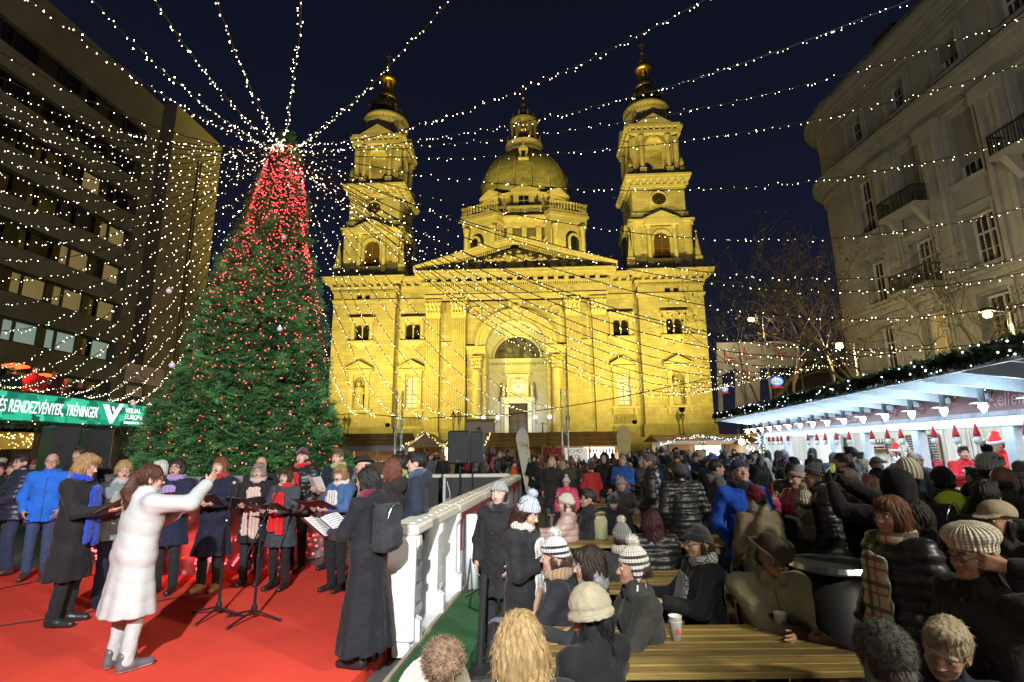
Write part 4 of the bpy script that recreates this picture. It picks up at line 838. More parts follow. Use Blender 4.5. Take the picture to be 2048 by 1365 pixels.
for c, z in ((25.0, 14.3), (25.0, 10.0), (18.4, 14.3)):
    bc = MB(); bc.box(AX - 1.15, AX - 0.25, c - 1.3, c + 1.3, z - 0.35, z - 0.15); 
    for s in (-0.9, 0.9): bc.prism([(AX - 0.95, z - 0.35), (AX - 0.2, z - 0.35), (AX - 0.2, z - 1.3)], c + s - 0.15, c + s + 0.15)
    bo = bc.build('balcony', M_plas2, ab); rl = MB()
    for k in range(18): rl.box(AX - 1.1, AX - 1.07, c - 1.25 + k * 0.147, c - 1.225 + k * 0.147, z - 0.15, z + 0.75)
    for k in range(7):
        for s in (-1.25, 1.22): rl.box(AX - 1.07 + k * 0.13, AX - 1.045 + k * 0.13, c + s, c + s + 0.03, z - 0.15, z + 0.75)
    rl.box(AX - 1.12, AX - 0.25, c - 1.28, c - 1.22, z + 0.75, z + 0.81); rl.box(AX - 1.12, AX - 0.25, c + 1.22, c + 1.28, z + 0.75, z + 0.81); rl.box(AX - 1.12, AX - 1.05, c - 1.219, c + 1.219, z + 0.75, z + 0.81)
    rl.build('railing', M_iron, bo)
# hoarding / white printed screen
def board_quad(px0, px1, pyt, pyb, y, name, label, cat, m, th=0.15):
    a, b_ = ony(px0, pyt, y), ony(px1, pyb, y); t = thing(name, label, cat, (0, 0, 0)); MB().bbox(a[0], b_[0], y, y + th, max(b_[2], 0.0), a[2], 0.01).build('panel', m, t); return t, a, b_
M_banner = mat('white_printed_tarpaulin', (0.20, 0.205, 0.21), 0.6, 0.1, 1.2, 0.25, 3)
M_redp = mat('red_print', (0.30, 0.035, 0.03), 0.6, 0.15, 2)
ht = thing('hoarding', 'white printed rink hoarding on a scaffold with red skate drawings, right of the church', 'hoarding')
HY = 33.0
a, b_ = ony(1433, 684, HY), ony(1600, 835, HY)
def hx(px, py): q = ony(px, py, HY); return (q[0], q[2])
for poly in ([(1433, 686), (1600, 682), (1600, 735), (1520, 737), (1470, 738), (1435, 755)], [(1470, 738), (1520, 737), (1520, 835), (1472, 835)], [(1435, 755), (1444, 752), (1447, 835), (1438, 835)]):
    pp = [hx(*q) for q in poly]; MB().prism(pp, HY, HY + 0.12).build('printed_panel', M_banner, ht)
x0, z0 = hx(1433, 690); x1, _ = hx(1600, 690)
for q in np.linspace(x0, x1, 6): MB().tube([(q, HY + 0.2, 0), (q, HY + 0.2, z0 + 0.2)], 0.05, 6).build('scaffold_pole', M_iron, ht)
d = MB()
for (px, py) in ((1500, 708), (1460, 715), (1560, 705), (1500, 752)):
    x, z = hx(px, py); s = 0.35
    d.tube([(x - s, HY - .02, z + s * 1.3), (x - s * .6, HY - .02, z), (x + s, HY - .02, z - s * .2), (x + s, HY - .02, z - s * .6), (x - s, HY - .02, z - s * .6), (x - s, HY - .02, z + s * 1.3)], 0.035, 4); d.tube([(x - s * 1.3, HY - .02, z - s), (x + s * 1.4, HY - .02, z - s * .85)], 0.03, 4)
tag(d.build('drawing', M_redp, ht), kind='stuff')
M_nb = emit('blue_neon', (0.10, 0.25, 1.0), 1.6, False); M_nw = emit('white_neon', (0.75, 0.85, 1.0), 1.2, False); M_nr = emit('red_neon', (1.0, 0.04, 0.03), 1.6, False)
for (px, py, s, lab) in ((1562, 761, 1.0, 'lit blue oval emblem sign with red lettering on the dark wall behind the hoarding'), (1456, 777, 0.55, 'small lit oval emblem sign left of the larger one')):
    x, z = hx(px, py); t = thing('neon_sign', lab, 'sign', (x, HY + 0.6, z), 0, 'lit emblem signs'); s *= 0.36
    def ell(rx, rz, cz_=0, n=24): return [(rx * math.cos(2 * math.pi * i / n), -0.08, cz_ + rz * math.sin(2 * math.pi * i / n)) for i in range(n + 1)]
    MB().box(-1.2 * s, 1.2 * s, -0.02, 0.1, -1.5 * s, 0.9 * s).build('backing', M_dframe, t); MB().tube(ell(s, s * 0.7), 0.16 * s, 6).build('outer_ring', M_nb, t)
    e = MB(); e.tube(ell(0.78 * s, s * 0.5), 0.1 * s, 6); e.tube(ell(0.62 * s, s * 0.2, 0.18 * s), 0.08 * s, 5); e.tube(ell(0.22 * s, s * 0.48), 0.08 * s, 5); e.build('emblem', M_nw, t)
    text('lettering', 'TOYOTA', 0.5 * s, M_nr, t, (0, -0.1, -1.1 * s), (math.pi / 2, 0, 0), 0.01)
MB().box(19.6, 34.5, 38, 39, 0, 8.2).build('wall', M_pvl, thing('pavilion_block', 'dark market pavilion wall behind the hoarding', 'pavilion'))
# ================================================================== STAGE / RINK
FZ = 0.12
M_carpet = mat('red_carpet', (0.68, 0.072, 0.047), 1.0, 0.15, 0.8, 0.5, 160, spec=0.0, bdist=0.006)
bd = np.array([1.15, 9.18]); bd /= np.linalg.norm(bd); bn = np.array([bd[1], -bd[0]])      # rink fence direction and its outward normal
B0 = np.array([-1.10, 5.38])
def BF(s, o): q = B0 + bd * s + bn * o; return (float(q[0]), float(q[1]))
c = MB(); q0 = BF(-9, -0.12); q1 = BF(3.4, -0.12)
poly = [q0, q1, (-0.66 - 0.7, 8.75), (-12.5, 8.9), (-12.5, -4)]
c.prism(poly, 0.0, FZ, axis='z'); tag(c.build('red_carpet', M_carpet), kind='structure')
c = MB(); c.prism([q1, BF(9.9, -0.12), (-12.5, 16.3), (-12.5, 8.905), (-1.36, 8.755)], 0.0, FZ - 0.01, axis='z'); tag(c.build('rink_floor', mat('rink_deck', (0.06, 0.06, 0.065), 0.4, 0.2, 2)), kind='structure')
M_cable = mat('black_cable', (0.012, 0.012, 0.013), 0.5, 0.1, 20, 0)
def ptsz(l, z): return [tuple(onz(x, y, z)[:2]) + (z,) for x, y in l]
for l, lab in (([(0, 1178), (90, 1160), (190, 1150)], 'thin black cable crossing the red carpet at its far left edge'), ([(0, 1252), (80, 1240), (300, 1205), (420, 1185)], 'thin black cable running over the red carpet behind the white coat')):
    tag(MB().tube(ptsz(l, FZ + 0.008), 0.008, 5).build('cable', M_cable), lab, 'cable')
# white plastic rink fence, one panel after another
M_rink = mat('white_moulded_plastic', (0.72, 0.73, 0.74), 0.32, 0.05, 2, 0.1, 30, spec=0.5)
M_rail = mat('cream_handrail', (0.72, 0.70, 0.62), 0.4, 0.08, 3, 0.1)
M_printr = mat('red_fence_print', (0.22, 0.03, 0.03), 0.5, 0.25, 1.2); M_printb = mat('grey_fence_print', (0.35, 0.36, 0.40), 0.5, 0.15, 1.5)
ang = math.atan2(-bd[0], bd[1])
fence_labels = ['nearest white plastic rink fence panel with open ribs, beside the long black coat', 'second rink fence panel with a red band, beside the white roll', 'third rink fence panel with red print, behind the grey beanie', 'fourth rink fence panel, nearest the far corner of the rink', 'last rink fence panel at the far corner by the loudspeaker']
for i in range(5):
    L_ = 1.84; t = thing('rink_fence_panel', fence_labels[i], 'fence panel', (*BF(i * 1.86, 0), 0), ang, 'white rink fence panels')
    b = MB()      # local: y along the fence, x outwards
    b.bbox(-0.16, 0.16, 0, L_, 1.10, 1.2, 0.02); t2 = b.build('handrail', M_rail, t)
    for k in range(8): MB().lathe([(0.001, 1.2), (0.028, 1.2), (0.024, 1.208), (0.001, 1.21)], 0.06, 0.15 + 0.22 * k, 0, 10).build('cap', M_rink, t2)
    b = MB(); b.box(-0.13, -0.05, 0, L_, 0.1, 1.1); b.build('kick_board', M_rink, t)
    if i < 1:
        for k in range(3):
            y = 0.0 + 0.875 * k
            r = MB(); r.prism([(-0.05, 0.08), (0.2, 0.08), (0.2, 0.34), (0.13, 0.38), (0.13, 0.95), (0.18, 1.02), (0.18, 1.098), (-0.05, 1.098)][::-1], y, y + 0.09); r.build('rib', M_rink, t)
            if k < 2:
                for j in range(4): MB().bbox(-0.052, -0.018, y + 0.17, y + 0.80, 0.22 + 0.21 * j, 0.30 + 0.21 * j, 0.01).build('slat', M_rink, t)
                MB().bbox(-0.05, 0.16, y + 0.10, y + 0.86, 0.08, 0.15, 0.015).build('foot_rail', M_rink, t)
        for z in (0.3, 0.85): MB().lathe([(0.02, -0.03), (0.02, 0.03)], 0.15, 0.045, z, 8).build('bolt', mat('steel_bolt', (0.5, 0.5, 0.5), 0.3, 0.1, 5, metal=1.0), t)
    else:
        b = MB(); b.box(0.10, 0.16, 0, L_, 0.08, 1.098); b.build('outer_board', M_rink, t)
        d = MB(); d.box(0.162, 0.166, 0, L_, 0.62, 1.09); d.build('printed_band', M_printr, t)
        d = MB(); r3 = random.Random(i)
        for k in range(7): y = 0.12 + 0.24 * k; z = 0.62; d.prism([(y, z), (y + 0.2, z), (y + 0.2, z + r3.uniform(.12, .3)), (y + 0.1, z + r3.uniform(.25, .42)), (y, z + r3.uniform(.12, .3))], 0.168, 0.171, axis='x')
        d.build('printed_houses', M_printb, t)
    if i == 0: 
        e = MB(); e.bbox(-0.13, 0.16, -0.07, -0.005, 0.16, 1.098, 0.02); e.bbox(-0.05, 0.12, -0.06, -0.01, 0.03, 0.16, 0.01); e.build('end_post', M_rink, t)
for k in range(3):
    x1_ = BF(9.4, 0)[0] - 1.95 * k - 0.17; t = thing('rink_fence_panel', 'low far rink fence panel with white scroll, ' + ['right beside the speaker stand', 'left of the speaker stand', 'behind the choir'][k], 'fence panel', (x1_ - 1.9, 15.3, 0), 0, 'white rink fence panels')
    MB().bbox(0, 1.9, -0.1, 0.1, 1.1, 1.2, 0.02).build('handrail', M_rail, t); MB().box(0.08, 1.82, -0.03, 0.03, 0.1, 1.098).build('dark_panel', mat('dark_net_panel', (0.03, 0.03, 0.032), 0.6, 0.2, 8), t)
    MB().bbox(0, 0.077, -0.06, 0.06, 0.1, 1.098, 0.01).build('post', M_rink, t)
    s = MB(); s.tube([(0.16 + 0.05 * math.sin(4.2 * a), -0.05, 0.35 + 0.65 * a) for a in np.linspace(0, 1, 18)], 0.016, 5); s.tube([(0.16 + 0.10 * (1 - a) * math.cos(7 * a), -0.05, 0.45 + 0.1 * (1 - a) * math.sin(7 * a)) for a in np.linspace(0, .8, 12)], 0.012, 5); s.build('scroll', M_rink, t)
p = BF(2.02, 0.29); t = thing('rolled_sheet', 'upright white rolled plastic sheet standing on the green mat', 'roll', (p[0], p[1], 0.135)); MB().lathe([(0.085, 0), (0.085, 0.92), (0.07, 0.92), (0.07, 0.8), (0.001, 0.8)], n=28).build('roll', mat('white_plastic_roll', (0.78, 0.8, 0.84), 0.3, 0.03, 3, 0.05), t, True)
g = MB(); g.prism([BF(-0.9, 0.205), BF(-0.9, 0.74), BF(8.8, 0.62), BF(8.8, 0.205)][::-1], 0.004, 0.13, axis='z'); gm = g.build('green_mat', mat('green_artificial_grass', (0.018, 0.10, 0.028), 0.95, 0.25, 8, 0.8, 220, bdist=0.01)); tag(gm, 'green artificial grass mat on a low step along the fence', 'mat')
g = MB(); 
for sgn in (0.12,): g.prism([BF(-0.9, 0.165), BF(-0.9, 0.20), BF(8.8, 0.20), BF(8.8, 0.165)][::-1], 0.004, 0.16, axis='z')
tag(g.build('wooden_edge_board', mat('pale_timber_edge', (0.35, 0.30, 0.2), 0.7, 0.2, 4)), 'pale timber edging board between the fence and the green mat', 'edging')
for (px, pyt, pyb, lab) in ((968, 1150, 1340, 'black crowd barrier post beside the blonde woman'), ):
    q = onz(958, 1345, 0); tp = ony(969, 1147, q[1] + 0.03); t = thing('barrier_post', lab, 'post'); MB().tube([(q[0], q[1], 0), (tp[0], q[1] + 0.03, tp[2])], 0.032, 10).build('post', M_iron, t); MB().lathe([(0.16, 0), (0.16, 0.03), (0.04, 0.05)], q[0], q[1], 0, 14).build('base', M_iron, t)
    MB().tube([(tp[0], q[1] + .03, tp[2] - 0.1), (tp[0] - .25, q[1] + 1.0, tp[2] - 0.45), (tp[0] - .3, q[1] + 2.2, tp[2] - 0.3)], 0.012, 6).build('rope', M_iron, t)
# loudspeaker on its stand at the far fence corner
o = speaker(-1.47, 14.75, 1.5, 0.58, 0.9, 0.55, -0.12, 'black loudspeaker on a tall stand above the far rink corner'); o2 = speaker(-1.15, 15.1, 1.5, 0.4, 0.88, 0.5, -0.9, 'second black loudspeaker half hidden behind the one at the rink corner')
for dx, lab in ((-1.47, 'black stand under the loudspeaker at the rink corner'), (-1.15, 'black stand behind it under the half hidden loudspeaker')):
    t = thing('speaker_stand', lab, 'stand', (dx, 14.75 if dx < -1.3 else 15.1, 0.11), 0, 'speaker stands at the rink'); MB().lathe([(0.022, 0.0), (0.022, 1.39)], n=8).build('pole', M_iron, t)
    for a in (0.3, 2.4, 4.5): MB().tube([(0, 0, 0.65), (0.45 * math.cos(a), 0.45 * math.sin(a), 0.01)], 0.014, 6).build('leg', M_iron, t)

# ================================================================== TREE
TX, TY = -5.24, 10.4; KT = 1.11
ped = thing('tree_pedestal', 'round silvery tree stand full of red lights behind the choir', 'pedestal', (TX, TY, 0)); ped.scale = (KT, KT, 1.0)
M_foil = mat('pink_lit_foil', (0.45, 0.42, 0.42), 0.22, 0.3, 3, 0.6, 5, metal=0.6)
pp = MB(); pp.lathe([(1.9, FZ), (1.9, 1.42)], 0, 0, 0, 14); pp.build('foil_wall', M_foil, ped)
pp = MB(); pp.lathe([(1.96, 1.42), (1.98, 1.54), (1.8, 1.54), (0.2, 1.53)], 0, 0, 0, 14); pp.build('rim', mat('grey_rim', (0.2, 0.21, 0.22), 0.4, 0.1, 4), ped)
M_redb = emit('red_bulb', (1.0, 0.05, 0.06), 9, False)
M_redp_ = emit('pink_red_bulb', (1.0, 0.10, 0.11), 7, False)
rr = random.Random(9); b = MB()
for k in range(130): a = rr.uniform(-math.pi, 0.2); b.ball((1.97 * math.cos(a), 1.97 * math.sin(a), FZ + 0.08 + abs(rr.gauss(0, 0.4)) % 1.2), 0.017, 6, 4)
tag(b.build('fairy_lights', M_redb, ped), kind='stuff')
for a in (-2.2, -1.5, -0.8): lamp('POINT', 'red_fairy_glow', (TX + 2.5 * math.cos(a), TY + 2.5 * math.sin(a), 0.45), 5, (1.0, 0.06, 0.06), size=0.25)
fir = thing('fir_tree', 'tall dark green fir tree strung with red fairy lights', 'tree', (TX, TY, 1.45)); fir.scale = (KT, KT, KT)
MB().tube([(0, 0, -0.4), (0.05, 0, 3), (0.27, -0.05, 6.3)], [0.16, 0.1, 0.02], 10).build('trunk', mat('fir_bark', (0.05, 0.035, 0.025), 0.9, 0.3, 8), fir)
def fir_mat(nm, c):
    m, N, L, P = nodes_of(nm); P.inputs['Roughness'].default_value = 0.5; P.inputs['Specular IOR Level'].default_value = 0.45
    tc = N.new('ShaderNodeTexCoord'); nz = N.new('ShaderNodeTexNoise'); nz.inputs['Scale'].default_value = 5; nz.inputs['Detail'].default_value = 4; L.new(tc.outputs['Object'], nz.inputs['Vector'])
    rp = N.new('ShaderNodeValToRGB'); rp.color_ramp.elements[0].position = 0.35; rp.color_ramp.elements[1].position = 0.7; c = np.array(c)
    rp.color_ramp.elements[0].color = (*c * 0.55, 1); rp.color_ramp.elements[1].color = (*c * 1.6, 1); L.new(nz.outputs['Fac'], rp.inputs[0]); L.new(rp.outputs[0], P.inputs['Base Color']); return m
MF = [fir_mat('fir_green', (0.065, 0.185, 0.055)), fir_mat('fir_green_light', (0.12, 0.28, 0.09)), fir_mat('fir_green_blue', (0.05, 0.155, 0.065))]
R_ = np.random.default_rng(4)
def tree_r(z): t = np.clip(z / 6.3, 0, 1); return 1.25 * (1 - t) + 0.165
def sprig_mesh(seed, mi):      # a drooping fan of needle-covered twigs
    r = random.Random(seed); b = MB()
    for (oy, an, ln) in ((0.0, 0.0, 0.24), (0.05, 0.75, 0.15), (0.05, -0.75, 0.15), (0.11, 0.6, 0.12), (0.11, -0.6, 0.12)):
        base = np.array([0, oy, 0.0]); d = np.array([math.sin(an), math.cos(an), r.uniform(-.1, .25)]); w = np.array([d[1], -d[0], 0])
        for k in range(7):
            s = k / 6.0; p = base + d * ln * s; l = 0.045 * (1.1 - 0.5 * s)
            for sg in (-1, 1):
                tip = p + d * l * 0.8 + w * sg * l + np.array([0, 0, r.uniform(-.012, .022)]); q = p + d * 0.016
                b.add([p, q, tip], [(0, 1, 2) if sg > 0 else (1, 0, 2)])
            up = p + d * l * 0.7 + np.array([0, 0, l * 0.8]); b.add([p - w * 0.006, p + w * 0.006, up], [(0, 1, 2)])
    return np.array(b.v, np.float32), b.f
SPR = [sprig_mesh(k, k % 3) for k in range(6)]
vs, fs, ms = [], [], []; off = 0
NS = 6800
for k in range(NS):
    u = R_.random(); z = 6.35 * (1 - math.sqrt(1 - u * 0.992)) if k < NS - 220 else 5.9 + 0.7 * R_.random()
    a = R_.uniform(0, 2 * math.pi)
    if math.sin(a) > 0.35 and R_.random() < 0.7: a = -a
    lump = 1 + 0.10 * math.sin(5 * a + 2.3 * z) + 0.07 * math.sin(11 * a - 5 * z)
    r = tree_r(z) * lump * (1 - 0.28 * R_.random() ** 2.2) * (1 if z < 6 else max(.08, (6.65 - z) / .65)); leanx = 0.27 * (z / 6.3)
    o = np.array([leanx + r * math.cos(a), r * math.sin(a), z])
    droop = R_.uniform(-0.45, 0.5) - 0.15; aa = a + R_.normal(0, 0.5)
    y = np.array([math.cos(aa) * math.cos(droop), math.sin(aa) * math.cos(droop), math.sin(droop)]); x = np.cross(y, [0, 0, 1]); x /= np.linalg.norm(x); zz = np.cross(x, y); ro = R_.normal(0, 0.5)
    x, zz = x * math.cos(ro) + zz * math.sin(ro), zz * math.cos(ro) - x * math.sin(ro)
    V, F = SPR[k % 6]; s = R_.uniform(0.75, 1.35) * (1.0 - .40 * z / 6.3)
    vs.append(o + s * (V[:, :1] * x + V[:, 1:2] * y + V[:, 2:3] * zz)); fs += [tuple(off + i for i in f) for f in F]; ms += [k % 3] * len(F); off += len(V)
me = bpy.data.meshes.new('crown'); me.from_pydata(np.concatenate(vs).tolist(), [], fs)
for m in MF: me.materials.append(m)
me.polygons.foreach_set('material_index', ms); me.update(); cr = inst('crown', me, fir)
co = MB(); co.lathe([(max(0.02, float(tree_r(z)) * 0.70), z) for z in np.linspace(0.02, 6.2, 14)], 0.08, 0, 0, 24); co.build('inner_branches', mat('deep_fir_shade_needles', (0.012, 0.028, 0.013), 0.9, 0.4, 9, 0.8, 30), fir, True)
b = MB(); b2 = MB()
for line in range(86):
    a = -math.pi * 1.15 + line * (math.pi * 1.3 / 85) + rr.uniform(-.02, .02); z = 6.35
    while z > 0.05:
        z -= rr.uniform(0.06, 0.22) * (0.75 + 3.6 * max(0, .72 - z / 6.3)); 
        if z < 0.05: break
        if z > 5.7 and rr.random() < .55: continue
        ay = a + rr.gauss(0, 0.03); r = float(tree_r(z)) * (1 + 0.10 * math.sin(5 * ay + 2.3 * z)) * rr.uniform(0.99, 1.07) + 0.05
        (b if rr.random() < 0.6 else b2).ball((0.27 * z / 6.3 + r * math.cos(ay), r * math.sin(ay), z), rr.uniform(0.0075, 0.0105), 6, 4)
tag(b.build('fairy_lights', M_redb, fir), kind='stuff'); tag(b2.build('fairy_lights', M_redp_, fir), kind='stuff')
for gz, ge in ((6.9, 3), (6.0, 8), (4.8, 10)): lamp('POINT', 'tree_bulb_glow', (TX + 0.3, TY - 0.85 - 1.55 * (8.5 - gz) / 7, gz + .4), ge, (1.0, 0.09, 0.06), size=0.3)
for (x, y, z) in ((-0.9, -1.25, 3.0), (0.9, -1.0, 2.4), (-0.4, -1.7, 1.7), (0.75, -0.8, 4.1), (-1.5, -0.9, 1.2)):
    q = thing('bauble', f'pale glass bauble in the fir tree, {["left of its middle","right side, middle height","low, near the centre","low, near the centre","highest one","low at the left edge"][[3.0, 2.4, 1.7, 4.1, 1.2].index(z) + 1 - ([3.0, 2.4, 1.7, 4.1, 1.2].index(z) < 3)]}', 'bauble', (TX + x * 1.08, TY + y * 1.08, 1.45 + z * 1.11), 0, 'baubles on the fir tree'); MB().ball((0, 0, 0), 0.05, 12, 8).build('ball', mat('pearl_glass', (0.6, 0.5, 0.6), 0.12, 0.05, 4, 0), q, True); MB().lathe([(0.015, 0.05), (0.015, 0.07)], n=8).build('cap', M_gild, q)

# ================================================================== LIGHT STRINGS from the tree top
M_bulb = [emit('warm_white_string_bulb', (1.0, 0.88, 0.56), k, True) for k in (11.0, 32.0, 3.5)]
M_wire = mat('black_light_cable', (0.012, 0.012, 0.012), 0.6, 0.1, 20, 0)
T0 = np.array([-4.94, 10.33, 8.38]); rs = random.Random(21)
def light_string(E, sag, label, group, spacing=0.2, ext=1.0, r=0.0059):
    E = np.array(E, float); Lh = np.linalg.norm(E - T0)
    def pt(t): return T0 + (E - T0) * t + np.array([0, 0, -4 * sag * t * (1 - t)])
    a = rs.uniform(0, 6.28); s0 = np.array([0.12 * math.cos(a), 0.12 * math.sin(a), rs.uniform(-0.1, 0.08)])
    t_ = thing('light_string', label, 'string lights', (0, 0, 0), 0, group)
    n = 26; ts = [i / n * ext for i in range(n + 1)]
    w = MB(); w.tube([pt(t) + s0 * max(0, 1 - 3 * t) + np.array([rs.gauss(0, .008), rs.gauss(0, .008), rs.gauss(0, .008)]) for t in ts], 0.011, 4, caps=False)
    b = MB(); k = 0; d = 0.0; tot = Lh * ext
    while d < tot:
        d += .78 * spacing * rs.uniform(0.3, 1.7); t = d / Lh
        if t > ext: break
        p = pt(t) + s0 * max(0, 1 - 3 * t); o = np.array([rs.gauss(0, 0.02), rs.gauss(0, 0.02), rs.gauss(-0.015, 0.028)]); rad = r * rs.uniform(0.75, 1.2)
        b.ball(p + o, rad, 5, 4, mi=rs.choice((0, 0, 0, 1, 1, 2)), sz=1.5)
        if np.linalg.norm(p) < 13: w.tube([p, p + o * 0.8], 0.004, 3, caps=False)
    w.build('cable', M_wire, t_); tag(b.build('bulbs', M_bulb, t_), kind='stuff')
GS = 'light strings fanning out from the tree top'
ORD = ['first', 'second', 'third', 'fourth', 'fifth', 'sixth', 'seventh', 'eighth', 'ninth', 'tenth', 'eleventh', 'twelfth', 'thirteenth', 'fourteenth', 'fifteenth', 'sixteenth', 'seventeenth', 'eighteenth']
e1 = [(715, 828), (752, 831), (806, 837), (858, 838), (905, 835), (958, 833), (1019, 831), (1072, 823), (1126, 816)]
for i, (x, y) in enumerate(e1): light_string(ony(x, y, 24.5), 1.45, f'{ORD[i]} from left of the light strings drooping to a cable before the church', GS, 0.19)
rope = [ony(640, 833, 24.5)] + [ony(x, y - 1, 24.5) for x, y in e1] + [ony(1240, 795, 24.3), ony(1430, 755, 24)]
tag(MB().tube([tuple(p) for p in rope], 0.02, 5).build('anchor_cable', M_wire), 'black anchor cable on which strings end, spanning before the church', 'cable')
e2 = [((1445, 770), 23.0), ((1475, 765), 21.5), ((1515, 757), 20), ((1555, 750), 18.5), ((1610, 740), 17), ((1665, 731), 15.5), ((1720, 722), 14.2), ((1790, 706), 13), ((1870, 690), 12)]
for i, ((x, y), d) in enumerate(e2): light_string(ony(x, y, d), 2.3 - 0.1 * i, f'{ORD[i]} from left of the light strings ending along the market stall canopy', GS, 0.19)
e3 = [((2075, 668), 12, 1.9), ((2075, 600), 12, 1.75), ((2075, 540), 12, 1.6), ((2075, 510), 12.5, 1.6), ((2075, 408), 12.5, 1.5), ((2075, 268), 12, 1.25), ((2075, 118), 11, 1.0), ((2075, 25), 10, 0.85)]
for i, ((x, y), d, sg) in enumerate(e3): light_string(ony(x, y, d), sg, f'{ORD[i]} from below of the light strings leaving at the right edge across the apartment house', GS, 0.24)
e4 = [((1850, -12), 7.5, 0.7), ((1430, -12), 6.5, 0.55), ((908, -15), 5.2, 0.3), ((607, -15), 5.0, 0.15), ((426, -15), 4.8, 0.2), ((298, -15), 4.6, 0.25), ((170, -15), 4.6, 0.3), ((45, -15), 4.6, 0.3)]
for i, ((x, y), d, sg) in enumerate(e4): light_string(ony(x, y, d), sg, f'{ORD[i]} from right of the light strings rising over the square to the top edge', GS, 0.115, ext=1.25)
e5 = [22.3, 21.2, 20.1, 19.0, 17.9, 16.8, 15.7, 14.6, 13.5]
for i, yy in enumerate(e5): light_string((XP + 0.12, yy, 3.92), 1.55, f'{ORD[i]} from the fir of the light strings drooping to the top of the LED screen', GS, 0.17)
e6 = [60, 112, 140, 168, 190, 212, 236, 262, 290, 320, 352, 385, 420, 458, 500, 545, 600, 660]
for i, py in enumerate(e6): light_string(onx(-70, py, -14.0 if i > 1 else -8), 0.5 + 0.045 * i, f'{ORD[i]} from above of the light strings running left over the office block', GS, 0.2)

# ================================================================== RIGHT MARKET STALL
TS = 0.163
ms_ = thing('market_stall', 'long white wooden market stall with a slatted canopy and a red greeting banner', 'stall', (0, 0, 0), -TS)
M_wpaint = mat('white_painted_timber', (0.66, 0.68, 0.70), 0.5, 0.10, 2.5, 0.2, 20, stretch=(6, 0.7, 6))
M_wplank = mat('whitewashed_planks', (0.62, 0.62, 0.57), 0.65, 0.18, 2.0, 0.35, 16, stretch=(5, 5, 0.6))
YS0, YS1 = 3.0, 23.0
def cz(a): return 3.0 - 0.10 * (a - 4.85)
for k in range(34):       # canopy slats and rafters
    pass
b = MB(); b.add([(4.85, YS0, 3.06), (7.6, YS0, 2.98), (7.6, YS1, 2.98), (4.85, YS1, 3.06), (4.85, YS0, 3.10), (7.6, YS0, 3.02), (7.6, YS1, 3.02), (4.85, YS1, 3.10)], [(0, 1, 2, 3), (7, 6, 5, 4), (0, 4, 5, 1), (1, 5, 6, 2), (2, 6, 7, 3), (3, 7, 4, 0)]); b.build('canopy_roof', M_wpaint, ms_)
for k in range(21):
    y = YS0 + 0.1 + k * 0.99; MB().prism([(4.9, 2.90), (6.52, 2.66), (6.52, 3.0), (4.9, 3.05)], y, y + 0.05).build('rafter', M_wpaint, ms_)
MB().box(4.80, 4.848, YS0, YS1 + 0.1, 2.88, 3.12).build('fascia', M_wpaint, ms_)
MB().box(6.55, 6.62, YS0, YS1 - 0.4, 2.36, 2.975).build('red_banner', mat('dull_red_banner', (0.11, 0.014, 0.013), 0.6, 0.15, 1.5, 0.1), ms_)
d = MB(); 
for k in range(440): y = 3.1 + k * 0.044; d.box(6.535, 6.5485, y, y + 0.02, 2.37, 2.45)
tag(d.build('banner_border', mat('pale_grey_border', (0.42, 0.42, 0.46), 0.6, 0.1, 5), ms_), kind='stuff')
M_ban = mat('greyed_pink_lettering', (0.30, 0.15, 0.14), 0.6, 0.1, 4)
RS = (math.pi / 2, 0, -math.pi / 2)
for yc in (8.75, 15.5): text('lettering', 'Kellemes Ünnepeket!', 0.34, M_ban, ms_, (6.545, yc, 2.63), RS, 0.004, 'CENTER', 0.25, 0.92)
d = MB()
for yc in (6.3, 11.2, 12.0, 13.0, 18.0):
    for q in range(6): a = q * math.pi / 6; d.tube([(6.54, yc - 0.13 * math.cos(a), 2.64 - 0.13 * math.sin(a)), (6.54, yc + 0.13 * math.cos(a), 2.64 + 0.13 * math.sin(a))], 0.012, 4)
d.build('snowflakes', M_ban, ms_)
MB().box(6.50, 6.72, YS0, YS1 - 0.35, 2.20, 2.357).build('header_beam', M_wpaint, ms_)
for y in (22.55, 20.3, 18.25, 16.4, 14.6, 12.35, 9.75, 7.2, 4.6): MB().bbox(6.52, 6.70, y - 0.12, y + 0.12, 0, 2.198, 0.012).build('post', M_wpaint, ms_)
MB().box(6.45, 6.95, YS0, YS1 - 0.4, 1.02, 1.08).build('counter', wood('counter_oak', (0.4, 0.3, 0.18)), ms_)
for k in range(66): y = YS0 + k * 0.296; MB().box(6.6, 6.64, y, y + 0.288, 0.05, 1.018).build('front_plank', M_wplank, ms_)
for k in range(66):
    y = YS0 + k * 0.296; dx = (k * 7 % 5) * 0.004; MB().box(9.0 + dx, 9.04 + dx, y, y + 0.288, 0.02, 2.9).build('back_plank', M_wplank, ms_)
MB().box(6.6, 9.1, YS1 - 0.45, YS1 - 0.40, 0, 2.95).build('end_wall', M_wplank, ms_)
for y in (18.25,): MB().box(6.72, 7.4, y - 0.025, y + 0.025, 0, 2.6).build('partition', M_wplank, ms_)
MB().box(6.55, 9.1, YS0, YS1 - 0.4, 2.88, 2.93).build('ceiling', M_wpaint, ms_)
def stallw(a, b_, z): x, y = frame(a, b_, TS); return (x, y, z)
M_tubel = emit('white_fluorescent_tube', (0.92, 0.97, 1.0), 22, False)
